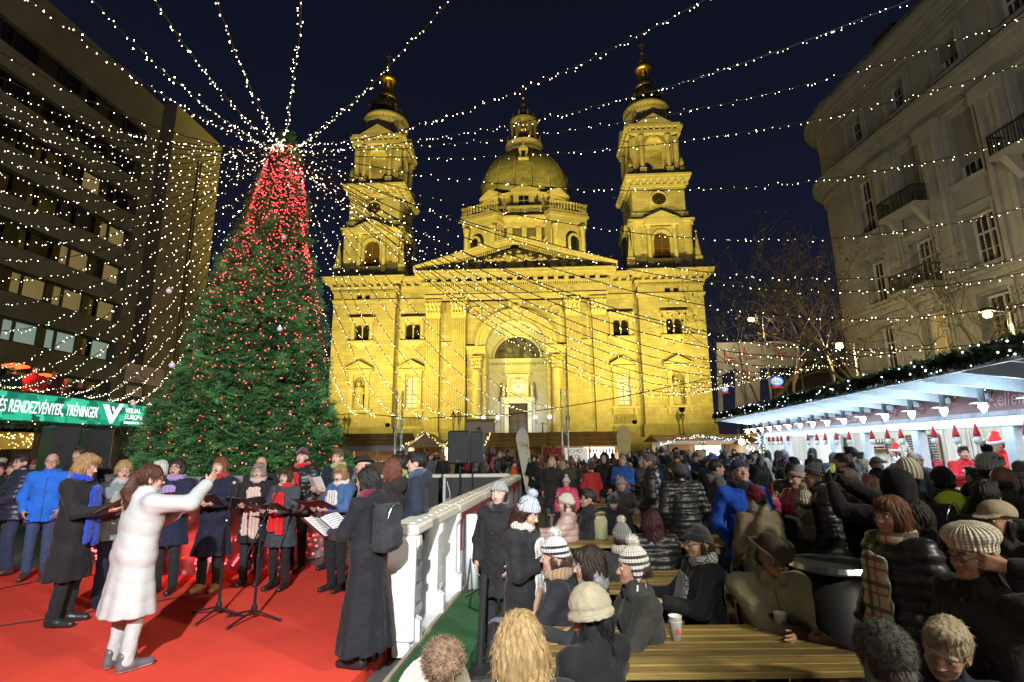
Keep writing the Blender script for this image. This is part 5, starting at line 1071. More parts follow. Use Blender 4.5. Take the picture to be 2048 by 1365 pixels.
for y in (21.4, 19.3, 17.3, 15.5, 13.5, 11.0, 8.5, 5.9):
    t = thing('strip_light', f'white fluorescent strip light under the market stall ceiling, {["farthest","second farthest","third farthest","fourth farthest","fourth nearest","third nearest","second nearest","nearest"][[21.4,19.3,17.3,15.5,13.5,11.0,8.5,5.9].index(y)]} of its row', 'lamp', stallw(7.2, y, 2.80), -TS, 'strip lights in the market stall')
    MB().tube([(0, -0.6, 0), (0, 0.6, 0)], 0.02, 8).build('tube', M_tubel, t); MB().box(-0.04, 0.04, -0.62, 0.62, 0.025, 0.06).build('fitting', M_wpaint, t)
    lamp('AREA', 'strip_light_beam', stallw(7.35, y, 2.74), 42, (0.93, 0.97, 1.0), stallw(7.75, y, 1.0), 0.25, size_y=1.3)
# lamps under the canopy
M_lampb = emit('bright_lamp_glass', (0.93, 0.97, 1.0), 20, False); M_alu = mat('brushed_aluminium', (0.6, 0.62, 0.64), 0.28, 0.08, 30, 0.1, metal=0.95)
ord2 = ['nearest', 'second nearest', 'third nearest', 'fourth nearest', 'fifth nearest', 'sixth nearest', 'seventh nearest', 'eighth nearest', 'seventh farthest', 'sixth farthest', 'fifth farthest', 'fourth farthest', 'third farthest', 'second farthest', 'farthest', 'end']
for k in range(16):
    y = 8.55 + k * 0.99
    t = thing('pendant_lamp', f'{ord2[k]} bright pendant lamp with a flat metal shade under the stall canopy', 'lamp', stallw(6.1, y, 2.5), -TS, 'pendant lamps under the stall canopy')
    MB().lathe([(0.001, -0.10), (0.035, -0.06), (0.06, 0.0), (0.055, 0.05), (0.04, 0.07)], n=12).build('bulb', M_lampb, t, True)
    MB().lathe([(0.17, 0.055), (0.16, 0.065), (0.06, 0.09), (0.045, 0.09), (0.045, 0.3), (0.03, 0.31), (0.03, 0.33)], n=16).build('shade', M_alu, t, True)
    MB().tube([(0, 0, 0.33), (0.02, 0.03, 0.42), (-0.02, -0.02, 0.5)], 0.008, 5).build('cord', M_cable, t); MB().bbox(-0.05, 0.05, -0.04, 0.04, 0.33, 0.40, 0.01).build('junction_box', M_alu, t)
    lamp('POINT', 'pendant_light', stallw(5.82, y, 2.47), 27.0, (0.55, 0.80, 1.0), size=0.06)
wp = lambda a, y, z: stallw(a, y, z)
garland('fir_garland', [wp(4.75, 3.2, 3.08), wp(4.72, 8, 3.02), wp(4.72, 14, 3.03), wp(4.75, 18, 3.06), wp(4.78, 23.2, 3.12)], 0.14, 260, 'thick fir garland along the front edge of the stall canopy', 'garland', M_pine, 9, 0.011, M_fairyc, 2, leaf=0.13)
garland('fir_garland', [wp(6.45, 3.2, 2.86), wp(6.45, 12, 2.84), wp(6.45, 22.8, 2.86)], 0.10, 170, 'thinner fir garland above the red banner under the canopy', 'garland', M_pine, 9, 0.010, M_fairy, 3, leaf=0.1)
garland('fir_garland', [wp(6.45, 22.75, 2.8), wp(6.45, 22.75, 1.0)], 0.10, 150, 'fir garland hanging down the far end post of the stall', 'garland', M_pine, 9, 0.010, M_fairy, 4, leaf=0.1)
# gnome ornaments under the beam
M_gred = fab((0.42, 0.02, 0.025)); M_gwh = fab((0.7, 0.7, 0.68))
gy = [21.9, 21.4, 20.9, 20.5, 19.8, 18.0, 17.3, 16.7, 15.95, 15.2, 14.0, 13.3, 12.75, 11.6, 10.95, 10.4, 9.3, 8.7, 8.1]
for i, y in enumerate(gy):
    t = thing('gnome_ornament', f'{ORD[i] if i < 18 else "last"} from the far end of the red hatted gnome ornaments hung along the stall beam', 'ornament', stallw(6.47, y, 2.1), -TS + rnd.uniform(-.4, .4), 'gnome ornaments along the stall beam')
    MB().lathe([(0.055, -0.06), (0.05, 0.0), (0.03, 0.07), (0.008, 0.16)], n=10).build('hat', M_gred, t, True); MB().lathe([(0.001, -0.2), (0.05, -0.17), (0.062, -0.11), (0.05, -0.065)], n=10).build('body', M_gwh, t, True); MB().ball((-0.05, 0, -0.07), 0.02, 6, 5).build('nose', mat('pink_felt', (0.6, 0.35, 0.28), 0.8, 0.1, 9), t)
# goods in the stall
def sb(px, a):
    d = pray(px, 870); r = d[0] / d[1]; return a * (math.cos(TS) + r * math.sin(TS)) / (r * math.cos(TS) - math.sin(TS))
def prop(name, label, cat, a, y, z, group=None): return thing(name, label, cat, stallw(a, y, z), -TS, group)
M_black = mat('blackboard', (0.025, 0.025, 0.025), 0.6, 0.2, 6); M_chalk = mat('chalk_writing', (0.5, 0.5, 0.48), 0.9, 0.2, 20)
for i, (y, h0, h1, lab) in enumerate(((sb(1821, 8.9), 1.15, 2.15, 'tall framed black menu board in the middle bay of the stall'), (sb(1862, 8.9), 1.15, 2.15, 'narrow black menu board right of the tall one'), (sb(1772, 8.9), 1.6, 2.05, 'small black notice card on the plank wall left of the menu boards'), (sb(1661, 8.8), 1.25, 1.9, 'white framed menu sheet in the grey stall door'))):
    t = prop('menu_board', lab, 'menu board', (8.9, 8.9, 8.93, 8.8)[i], y, 0, 'menu boards in the stall'); w = (0.28, 0.2, 0.2, 0.3)[i]
    MB().bbox(0, 0.03, -w, w, h0, h1, 0.006).build('board', M_black if i < 3 else M_gwh, t)
    f_ = MB()
    for (a0, a1, z0, z1) in ((-w - .03, -w, h0 - .03, h1 + .03), (w, w + .03, h0 - .03, h1 + .03), (-w, w, h1, h1 + .03), (-w, w, h0 - .03, h0)): f_.box(-0.012, 0.04, a0, a1, z0, z1)
    f_.build('frame', wood('frame_pine', (0.45, 0.32, 0.15)), t)
    wr = MB(); z = h1 - 0.08
    while z > h0 + 0.05:
        y0 = -w * 0.8
        while y0 < w * 0.7: l = rnd.uniform(0.03, 0.12); wr.box(-0.006, -0.002, y0, min(y0 + l, w * 0.85), z, z + 0.022); y0 += l + 0.03
        z -= 0.07
    tag(wr.build('writing', M_chalk if i < 3 else M_black, t), kind='stuff')
t = prop('heart_ornament', 'round heart shaped white wicker ornament on the stall wall', 'ornament', 8.9, sb(1967, 8.9), 1.85); MB().tube([(0, 0.24 * math.sin(a) ** 3 * 1.2, 0.25 * (0.8 * math.cos(a) - 0.33 * math.cos(2 * a) - 0.12 * math.cos(3 * a))) for a in np.linspace(0, 6.28, 28)], 0.035, 6).build('wreath', M_gwh, t); MB().ball((0.02, 0, 0), 0.13, 8, 6).build('filling', M_pine, t)
t = prop('coffee_machine', 'red and black coffee machine on the stall counter', 'coffee machine', 7.0, sb(1700, 7.0), 1.08); b = MB(); b.bbox(-0.25, 0.25, -0.3, 0.3, 0.05, 0.3, 0.03); b.bbox(-0.2, 0.2, -0.25, 0.25, 0.3, 0.5, 0.05); b.build('body', M_black, t); MB().bbox(-0.27, 0.2, -0.38, -0.31, 0.02, 0.5, 0.02).build('side_panel', mat('red_enamel', (0.5, 0.03, 0.02), 0.3, 0.1, 4), t); MB().bbox(-0.27, 0.2, 0.31, 0.38, 0.02, 0.5, 0.02).build('side_panel', mat('red_enamel', (0.5, 0.03, 0.02), 0.3, 0.1, 4), t); MB().lathe([(0.09, 0.5), (0.14, 0.6), (0.02, 0.72)], n=10).build('hopper', M_alu, t)
t = prop('white_tabletop_tree', 'snow white artificial tree decorated on the stall counter', 'tree', 7.4, sb(1800, 7.4), 1.08); b = MB()
for k in range(260): a, z = rnd.uniform(0, 6.28), rnd.random() ** 1.3 * 0.85; r = 0.3 * (1 - z) + 0.02; c0 = np.array([r * math.cos(a), r * math.sin(a), z + .1]); b.add([c0 * [.4, .4, 1] + [0, 0, .04], c0 + [0.03, -0.02, 0], c0 * [1.15, 1.15, 1] + [0, 0, -.04], c0 + [-0.03, 0.02, 0.01]], [(0, 1, 2, 3)])
b.build('branches', M_gwh, t); MB().lathe([(0.08, 0), (0.06, 0.12)], n=8).build('pot', M_gred, t)
q_ = sb(1746, 8.85); sh = MB(); sh.box(8.75, 8.98, q_ - .6, q_ + .7, 1.75, 1.78); sh.box(8.75, 8.98, q_ - .9, q_ + .7, 1.4, 1.43); sh.build('shelf', wood('shelf_pine', (0.5, 0.38, 0.2)), ms_)
for k in range(7):
    t = prop('bottle', f'dark wine bottle on the stall shelf, {ORD[k]} in its row', 'bottle', 8.85, q_ - .5 + 0.17 * k, 1.78, 'bottles on the stall shelf'); MB().lathe([(0.037, 0), (0.038, 0.17), (0.014, 0.22), (0.014, 0.29)], n=10).build('glass', glass('bottle_glass', (0.02, 0.03, 0.015), 0.1), t, True); MB().lathe([(0.0385, 0.05), (0.0385, 0.12)], n=10).build('paper_label', M_gwh, t)
t = prop('refrigerator', 'white fridge with a round blue sticker behind the stall counter', 'fridge', 8.5, sb(1761, 8.5), 0.02); MB().bbox(-0.3, 0.3, -0.35, 0.35, 0, 1.3, 0.02).build('cabinet', M_wpaint, t); MB().lathe([(0.1, 0), (0.14, 0), (0.14, 0.01), (0.1, 0.01), (0.1, 0)], n=20).xf(Matrix.Translation((-0.305, 0.0, 1.05)) @ Matrix.Rotation(-math.pi / 2, 4, 'Y')).build('sticker', mat('blue_sticker', (0.04, 0.05, 0.3), 0.4, 0.05, 4), t)
t = prop('blue_window', 'blue poster panel with a dark red swirl in the far stall bay', 'poster', 8.6, sb(1556, 8.6), 0); MB().bbox(0, 0.03, -0.7, 0.6, 0.9, 1.85, 0.01).build('panel', mat('blue_poster', (0.06, 0.14, 0.5), 0.5, 0.15, 2), t); MB().lathe([(0.10, 0), (0.27, 0), (0.27, 0.01), (0.10, 0.01), (0.10, 0)], n=20).xf(Matrix.Translation((-0.005, -0.15, 1.35)) @ Matrix.Rotation(-math.pi / 2, 4, 'Y')).build('print', mat('dark_red_swirl', (0.18, 0.03, 0.12), 0.5, 0.1, 3), t)
t = prop('stall_door', 'grey boarded door in the stall bay beside the coffee machine', 'door', 8.85, sb(1672, 8.85), 0.02); 
for k in range(6): MB().box(0, 0.03, -0.5 + k * 0.17, -0.335 + k * 0.17, 0, 2.2).build('plank', mat('grey_painted_plank', (0.3, 0.31, 0.31), 0.6, 0.12, 3, 0.2), t)
t = prop('hanging_ladles', 'rack of hanging metal ladles in the near stall bay', 'utensils', 7.4, sb(1930, 7.4), 2.15)
for k in range(5): b = MB(); y = -0.3 + 0.15 * k; b.tube([(0, y, 0), (0, y, -0.5)], 0.008, 5); b.ball((0, y, -0.55), 0.05, 8, 6); b.build('ladle', M_alu, t)
for k in range(9):
    t = prop('paper_cup_stack', f'stack of pale paper cups on the stall counter, {ORD[k]} from the near end', 'cups', 6.75, 9.9 + k * 1.17 + (k % 3) * 0.2, 1.08, 'cup stacks on the stall counter'); MB().lathe([(0.03, 0), (0.042, 0.1), (0.042, 0.12), (0.036, 0.12), (0.045, 0.2), (0.04, 0.2), (0.048, 0.3)], n=12).build('cups', M_gwh, t, True)
# ================================================================== CENTRE MARKET HUTS
M_shing = [wood('roof_board', (c * 1.35, c * 0.86, c * 0.26), 2.5, 0.3, 0.6, (14, 1, 14)) for c in (0.30, 0.36, 0.26, 0.33)]
M_pinew = wood('pine_plank', (0.42, 0.27, 0.12), 2.5, 0.3, 0.6, (6, 6, 0.7))
M_stuc = mat('white_sign_board', (0.75, 0.74, 0.70), 0.6, 0.05, 2)
M_shopin = emit('glowing_shop_wall', (1.0, 0.93, 0.78), 2.2, False, (0.4, 0.38, 0.35))  # wall material that glows by itself, standing for a lit shop interior
def hut(x0, x1, y, eave, ridge, depth, label, front='open', gable=False, group='wooden market huts before the church', lightE=120, lcol=(1.0, 0.92, 0.78)):
    t = thing('market_hut', label, 'market hut', (0, 0, 0), 0, group); over = 0.45
    if not gable:                      # ridge parallel to the front
        n = max(4, int((x1 - x0 + 2 * over) / 0.42)); w = (x1 - x0 + 2 * over) / n
        for k in range(n):
            a = x0 - over + k * w; dz = rnd.uniform(-.015, .015)
            q = MB()
            yb = y - over - 0.05 * rnd.random(); ym = y + depth / 2
            q.add([(a, yb, eave + dz), (a + w * 0.985, yb, eave + dz), (a + w * 0.985, ym, ridge + dz), (a, ym, ridge + dz), (a, yb, eave + dz - .035), (a + w * 0.985, yb, eave + dz - .035), (a + w * 0.985, ym, ridge + dz - .035), (a, ym, ridge + dz - .035)], [(0, 1, 2, 3), (7, 6, 5, 4), (0, 4, 5, 1), (1, 5, 6, 2), (2, 6, 7, 3), (3, 7, 4, 0)])
            q.build('roof_board', M_shing[k % 4], t)
        for j in range(3):
            zz = eave + (ridge - eave) * (0.2 + 0.3 * j); yy = y - over + (depth / 2 + over) * (0.2 + 0.3 * j); MB().box(x0 - over, x1 + over, yy - .03, yy + .03, zz + .02, zz + .055).build('batten', M_shing[j], t)
        q = MB(); q.add([(x0 - over, y + depth / 2, ridge), (x1 + over, y + depth / 2, ridge), (x1 + over, y + depth + over, eave), (x0 - over, y + depth + over, eave)], [(0, 1, 2, 3)]); q.build('rear_roof', M_shing[0], t)
    else:
        xm = (x0 + x1) / 2
        for s, (xa) in ((-1, x0 - over * .6), (1, x1 + over * .6)):
            q = MB(); q.add([(xa, y - over, eave), (xm, y - over, ridge), (xm, y + depth, ridge), (xa, y + depth, eave), (xa, y - over, eave - .05), (xm, y - over, ridge - .05), (xm, y + depth, ridge - .05), (xa, y + depth, eave - .05)], [(0, 1, 2, 3)[::s], (7, 6, 5, 4), (0, 4, 5, 1), (1, 5, 6, 2), (2, 6, 7, 3), (3, 7, 4, 0)]); q.build('roof_slope', M_shing[2], t)
        g = MB(); g.prism([(x0, eave), (x1, eave), (xm, ridge - .08)], y - 0.05, y + 0.02); g.build('gable', M_pinew, t)
    b = MB(); b.box(x0, x1, y + depth - .08, y + depth, 0, eave); b.box(x0, x0 + .08, y, y + depth - .081, 0, eave); b.box(x1 - .08, x1, y, y + depth - .081, 0, eave); b.build('wall', M_pinew, t)
    b = MB(); b.box(x0 + .081, x1 - .081, y, y + .06, 0, 1.0); b.box(x0 + .081, x1 - .081, y - .15, y + .3, 1.0, 1.06); b.build('counter', M_pinew, t)
    n = max(2, int((x1 - x0) / 1.6))
    for k in range(n + 1): xx = x0 + (x1 - x0) * k / n; MB().box(xx - .06, xx + .06, y - .06, y - .002, 0, eave - .05).build('post', M_pinew, t)
    if lightE: lamp('AREA', 'hut_light', ((x0 + x1) / 2, y + depth * 0.55, eave - .15), lightE, lcol, ((x0 + x1) / 2, y + 0.2, 0.9), 0.5, size_y=0.5)
    return t
hL = hut(-12.6, -7.6, 36.4, 2.12, 2.96, 2.6, 'wide wooden market hut right behind the fir tree with a pale valance', lightE=160)
m = MB(); m.box(-13, -7.2, 35.9, 35.93, 1.75, 2.1); m.build('valance', mat('pale_grey_fabric', (0.42, 0.42, 0.45), 0.8, 0.15, 4, stretch=(8, 1, 1)), hL)
g1 = hut(-7.2, -4.9, 36.2, 1.95, 2.95, 4, 'left gabled wooden hut edged in fairy lights', gable=True, lightE=90); g2 = hut(-4.8, -3.1, 36.6, 1.95, 2.75, 4, 'right gabled wooden hut edged in fairy lights', gable=True, lightE=110)
for (x0, x1, ev, rg, yy, lab) in ((-7.5, -4.6, 1.95, 2.97, 35.7, 'left gable'), (-5.0, -2.9, 1.95, 2.77, 36.1, 'right gable')):
    garland('fairy_light_garland', [(x0, yy, ev), ((x0 + x1) / 2, yy, rg), (x1, yy, ev)], 0.09, 60, f'fairy light garland along the {lab} of the small huts', 'garland', M_pine, 18, 0.016, M_fairy, 5, leaf=0.1)
hC = hut(-1.5, 2.1, 36.6, 1.98, 2.92, 2.4, 'wooden hut with a red door behind the tall narrow flag', lightE=25)
MB().box(-0.6, 0.75, 36.5, 36.56, 0.0, 1.8).build('wall_front', M_pinew, hC); MB().bbox(-1.0, -0.62, 36.48, 36.55, 0, 1.75, 0.01).build('door', mat('dark_red_door', (0.14, 0.02, 0.02), 0.5, 0.2, 3), hC); MB().bbox(0.2, 0.7, 36.44, 36.495, 0, 1.8, 0.01).build('door_leaf', mat('dark_red_door', (0.14, 0.02, 0.02), 0.5, 0.2, 3), hC)
garland('fairy_light_garland', [(-1.95, 36.0, 1.98), (-1.7, 37.6, 2.9)], 0.09, 60, 'fairy light garland up the left roof edge of the red door hut', 'garland', M_pine, 18, 0.016, M_fairy, 6, leaf=0.1)
hX = hut(2.9, 7.5, 36.4, 1.98, 2.95, 2.8, 'brightly lit wooden chocolate hut in the middle of the market', lightE=420)
MB().box(5.2, 7.4, 38.9, 39.0, 0.4, 1.85).build('self_lit_back_wall', M_shopin, hX)  # back wall gives off its own glow in place of interior lamps
rs_ = thing('red_board', 'red board with white lettering left of the chocolate sign', 'sign', (0, 0, 0)); MB().bbox(2.15, 3.35, 36.2, 36.26, 0.3, 1.86, 0.01).build('board', mat('red_sign_paint', (0.42, 0.03, 0.03), 0.5, 0.08, 2), rs_)
for z, s, l in ((1.6, .14, 'M'), (1.35, .13, 'VISUAL STREET'), (1.12, .13, 'A KARÁCSONYI VÁSÁR'), (0.92, .13, 'SZERVEZŐJE')): text('lettering', l, s, M_stuc, rs_, (2.75, 36.19, z), (math.pi / 2, 0, 0), 0.003, width=0.75)
cs = thing('chocolate_sign', 'white board reading CHOCOL in big dark rounded letters', 'sign', (0, 0, 0)); MB().bbox(3.5, 5.05, 36.15, 36.21, 0.5, 1.82, 0.01).build('board', emit('backlit_white_sign', (1, 0.96, 0.92), 0.45, False, (0.7, 0.7, 0.68)), cs)
M_choc = mat('chocolate_lettering', (0.05, 0.025, 0.015), 0.5, 0.1, 4)
text('lettering', 'CHO', 0.40, M_choc, cs, (4.27, 36.13, 1.61), (math.pi / 2, 0, 0), 0.01); text('lettering', 'COL', 0.40, M_choc, cs, (4.27, 36.13, 1.23), (math.pi / 2, 0, 0), 0.01)
for k in range(9):
    q = thing('hanging_pretzel', f'dark sweet hanging in the chocolate hut opening, {ORD[k]} from left', 'sweets', (5.3 + 0.22 * k, 36.5, 1.72), 0, 'sweets hanging in the chocolate hut'); MB().lathe([(0.03, -0.25), (0.06, -0.2), (0.06, -0.05), (0.01, 0.1)], n=7).build('sweet', M_choc if k % 2 else M_gred, q)
# truss towers that carry the anchor cable
for (x, lab) in ((-5.64, 'left slim aluminium truss tower before the church'), (2.56, 'right slim aluminium truss tower above the chocolate hut')):
    t = thing('truss_tower', lab, 'truss', (x, 26, 0), 0, 'truss towers before the church')
    for dx in (-.15, .15):
        for dy in (-.15, .15): MB().tube([(dx, dy, 0), (dx, dy, 4.75)], 0.025, 6).build('chord', M_alu, t)
    b = MB()
    for k in range(14): z = 0.1 + k * 0.33; s = (-1) ** k; b.tube([(-.15 * s, -.15, z), (.15 * s, -.15, z + .33)], 0.012, 5); b.tube([(-.15, -.15 * s, z), (-.15, .15 * s, z + .33)], 0.012, 5); b.tube([(.15, -.15 * s, z), (.15, .15 * s, z + .33)], 0.012, 5)
    b.build('lacing', M_alu, t)
# right-centre stalls
M_bluep = mat('deep_blue_panel', (0.05, 0.11, 0.32), 0.5, 0.1, 2)
hB = hut(8.9, 13.8, 31.0, 2.15, 2.55, 3, 'pale canopied stall with light strings and blue panels right of the chocolate hut', lightE=330, lcol=(0.85, 0.93, 1.0), group='lit stalls at the right end of the market')
MB().box(8.4, 14.2, 30.5, 30.53, 1.98, 2.18).build('valance', mat('pale_canopy', (0.6, 0.6, 0.58), 0.7, 0.1, 3), hB); MB().box(11.2, 13.6, 30.9, 30.96, 2.0, 2.35).build('blue_fascia', M_bluep, hB); MB().box(9.2, 9.9, 33.7, 33.8, 0.8, 2.0).build('blue_panel', M_bluep, hB); MB().box(11.5, 13.3, 33.7, 33.8, 0.7, 1.9).build('self_lit_back_wall', M_shopin, hB)
garland('fir_garland', [(10.9, 30.4, 2.45), (10.9, 30.4, 0.9)], 0.10, 120, 'green garland down the post of the pale canopied stall', 'garland', M_pine, 16, 0.012, M_fairyc, 7, leaf=0.1)
garland('fairy_light_garland', [(8.5, 30.4, 2.0), (9.6, 30.4, 2.3), (10.9, 30.4, 2.45), (12.3, 30.35, 2.2), (13.9, 30.3, 2.45)], 0.08, 40, 'swag of fairy lights along the pale canopied stall', 'garland', M_pine, 22, 0.013, M_fairyc, 9, leaf=0.08)
hR = hut(12.8, 16.5, 26.5, 1.95, 2.55, 3, 'brown roofed stall with a gable star at the far end of the white stall', lightE=190, lcol=(0.85, 0.92, 1.0), group='lit stalls at the right end of the market')
st = thing('star_lantern', 'big pale illuminated star lantern over the stall at right', 'lantern', (12.3, 26.2, 2.15)); b = MB()
for q in range(9): a = q * 2 * math.pi / 9; b.add([(0, -.15, 0), (0.16 * math.cos(a - .35), 0, 0.16 * math.sin(a - .35)), (0.5 * math.cos(a), 0, 0.5 * math.sin(a)), (0.16 * math.cos(a + .35), 0, 0.16 * math.sin(a + .35)), (0, .15, 0)], [(0, 1, 2), (0, 2, 3), (4, 2, 1), (4, 3, 2)])
b.build('star', emit('pale_blue_star', (0.55, 0.75, 1.0), 1.6, False), st); MB().tube([(0, 0, 0.2), (0, 0.3, 0.5)], 0.01, 4).build('cord', M_cable, st)
b = MB()
for k in range(90): a = rnd.uniform(0, 6.28); b.ball((0.8 * math.cos(a) * rnd.uniform(.8, 1.3), rnd.uniform(-.1, .1), 0.6 * math.sin(a) * rnd.uniform(.8, 1.2)), 0.018, 5, 4)
tag(b.build('fairy_lights', M_fairy, st), kind='stuff')
w = thing('work_floodlight', 'dazzling white floodlight hung at the far end of the white stall', 'floodlight', tuple(ony(1483, 884, 24.5))); MB().ball((0, 0, 0), 0.13, 10, 8).build('lamp_face', emit('dazzling_white', (0.85, 0.94, 1.0), 60, False), w); MB().tube([(0, 0.1, 0.05), (0, 0.3, 0.6)], 0.02, 5).build('bracket', M_iron, w); lamp('POINT', 'work_light', tuple(ony(1483, 890, 24.1)), 150, (0.8, 0.9, 1.0), size=0.12)
# little umbrella and grey kiosk screen before the portal
kb = thing('white_kiosk', 'white box kiosk with a red ornament print left of the portal', 'kiosk', (-2.55, 44, 0)); MB().bbox(-1.4, 1.0, 0, 1.6, 0, 4.0, 0.02).build('box', M_stuc, kb); MB().add([(-1.4, -.02, 4.0), (1.0, -.02, 4.0), (1.0, 1.6, 4.35), (-1.4, 1.6, 4.35)], [(0, 1, 2, 3)]).build('lid', M_shing[1], kb)
b = MB(); b.tube([(-.3, -.03, 3.0), (-.3, -.03, 3.5)], .05, 5); b.tube([(-.5, -.03, 3.35), (-.3, -.03, 3.6), (-.1, -.03, 3.35)], .05, 5); b.build('drawing', M_redp, kb)
# feather flags
M_flag = mat('cream_flag_cloth', (0.62, 0.60, 0.50), 0.8, 0.06, 2, 0.15)
def feather(xb, yb, top, wd, lean, label, yellow=False):
    t = thing('feather_flag', label, 'flag', (xb, yb, 0), 0, 'feather flags'); h = top; pts = []
    for s in np.linspace(0, 1, 9): pts.append((-wd * 0.5 - wd * .12 + lean * s + (0.0), 0.35 + (h - .35 - wd * .5) * s))
    out = [(p[0] + 0, p[1]) for p in pts]; tip = out[-1]
    arc = [(tip[0] + wd * .5 - wd * .5 * math.cos(a), tip[1] + wd * .9 * math.sin(a)) for a in np.linspace(0.1, math.pi, 10)]
    right = [(lean * s + wd * (.38 - .42 * (1 - s)), 0.35 + (h - .35 - wd * .5) * s) for s in np.linspace(1, 0, 9)]
    MB().prism((out + arc + right)[::-1], -.012, .012).build('cloth', M_flag if not yellow else mat('yellowed_flag_cloth', (0.62, 0.50, 0.22), 0.8, 0.06, 2), t)
    MB().tube([(0, 0.03, 0)] + [(p[0], 0.03, p[1]) for p in pts], 0.018, 6).build('pole', M_iron, t); MB().lathe([(.22, 0), (.22, .05), (.03, .07)], n=12).build('base', M_iron, t)
    r = random.Random(3); bl = {0: MB(), 1: MB(), 2: MB()}
    for k in range(26):
        s = r.uniform(.1, .95); x = lean * s + wd * r.uniform(-.4, .22); z = 0.35 + (h - .35 - wd * .5) * s
        if k % 3 == 2: bl[2].ball((x, -.014, z), .02, 6, 4, sy=.1)
        else:
            ss = r.uniform(.035, .08); n_ = 5 if k % 3 else 4; bl[k % 2].prism([(x + ss * (1 if q % 2 else .55) * math.cos(q * math.pi / n_), z + ss * (1 if q % 2 else .55) * math.sin(q * math.pi / n_)) for q in range(2 * n_)][::-1], -.018, -.0125)
    tag(bl[0].build('leaf_print', mat('green_flag_print', (0.22, 0.33, 0.05), 0.8, 0.1, 4), t), kind='stuff'); tag(bl[1].build('blossom_print', mat('yellow_flag_print', (0.62, 0.42, 0.04), 0.8, 0.1, 4), t), kind='stuff')
    text('lettering', 'LEMON', .1, M_chalk if yellow else mat('grey_flag_lettering', (0.2, 0.22, 0.2), 0.7, 0.1, 5), t, (lean * .8 - wd * .1, -.02, 0.35 + (h - .35) * .78), (math.pi / 2, 0.1, 0), .002)
feather(0.72, 19.0, 2.42, 0.46, -0.33, 'tall white feather flag with yellow and green blossom print near the benches')
feather(6.1, 28.0, 2.72, 0.75, -0.15, 'yellowish feather flag beside the chocolate hut', True)
# ================================================================== STREET LAMPS, added fill lamps and old lanterns
M_sod = emit('sodium_lamp_glass', (1.0, 0.62, 0.12), 40, False)
for (px, py, y, e, lab) in ((1500, 640, 30, 560, 'tall street lamp glowing orange above the hoarding'), (1676, 692, 24, 800, 'lower street lamp among the bare trees'), (1972, 630, 16.0, 800, 'street lamp behind the branches at the right edge')):
    p = ony(px, py, y); t = thing('street_lamp', lab, 'street lamp', (p[0] + 0.75, y, 0), 0, 'street lamps')
    h = p[2]; MB().tube([(0, 0, 0), (0, 0, h - .3)], [0.09, 0.05], 10).build('pole', mat('grey_lamp_post', (0.16, 0.15, 0.12), 0.5, 0.15, 4), t); MB().tube([(0, 0, h - .3), (0, 0, h + .1), (-.45, 0, h + .12)], 0.03, 6).build('arm', M_iron, t)
    MB().lathe([(0.22, 0.1), (0.16, 0.2), (0.04, 0.24)], -.7, 0, h, 12).build('hood', M_iron, t); MB().ball((-.7, 0, h), 0.15 if y > 20 else .1, 12, 8, sx=1.3).build('globe', M_sod, t, True)
    lamp('POINT', 'street_light', (p[0], y, h - .28), e, (1.0, 0.75, 0.36), size=0.15)
for (x, y, h, e), lab in zip(FILL_LAMPS, ('added fill lamp out of view behind the picnic tables', 'added fill lamp out of view beyond the near end of the stall', 'added fill lamp out of view beside the red carpet')):  # fixtures for the lamps added out of view to brighten seating and facades
    t = thing('street_lamp', lab, 'street lamp', (x, y, 0), 0, 'street lamps'); MB().tube([(0, 0, 0), (0, 0, h - .1)], [0.09, 0.05], 10).build('pole', M_iron, t); MB().lathe([(.3, .12), (.2, .24), (.03, .3)], 0, 0, h, 14).build('hood', M_iron, t); MB().lathe([(.1, 0), (.18, .05), (.2, .12)], 0, 0, h, 14).build('glass', emit('fill_lamp_glass', (1.0, .84, .56), 12, False), t, True)
def lantern(u, v, z, h, label, lit=False, multi=False):
    w = bl2w(u, v, z); t = thing('old_lantern', label, 'lantern', w, TH, 'old lanterns at the church'); MB().lathe([(.35, 0), (.35, .3), (.1, .6), (.07, h * .6), (.12, h * .62)], n=10).build('post', M_iron, t)
    if multi:
        for s in (-1.0, 1.0): MB().tube([(0, 0, h * .6), (s * .6, 0, h * .55), (s, 0, h * .7)], .05, 5).build('arm', M_iron, t); MB().ball((s, 0, h * .8), .24, 10, 8).build('globe', emit('white_lamp_globe', (0.95, 1.0, 0.85), 9, False), t, True)
    else: MB().lathe([(.16, h * .62), (.34, h * .86), (.34, h * .88), (.12, h * .96), (.03, h * 1.05)], n=6).build('lamp_head', M_iron, t); MB().lathe([(.17, h * .64), (.29, h * .84)], n=6, ph=.5).build('glass', mat('frosted_lamp_glass', (0.4, 0.4, 0.33), 0.3, 0.1, 4), t)
lantern(-24.1, -2, 2.9, 3.4, 'old iron lantern before the left end of the church'); lantern(22.6, -2, 2.9, 3.4, 'old iron lantern before the right end of the church'); lantern(7.0, -3, 2.2, 4.0, 'old iron lantern right of the church portal'); lantern(-8.6, -3, 2.2, 4.6, 'old iron lantern left of the church portal')
lantern(-3.6, -1.5, 2.6, 4.2, 'twin white globe lamp left of the church door', multi=True); lantern(3.6, -1.5, 2.6, 4.2, 'twin white globe lamp right of the church door', multi=True)
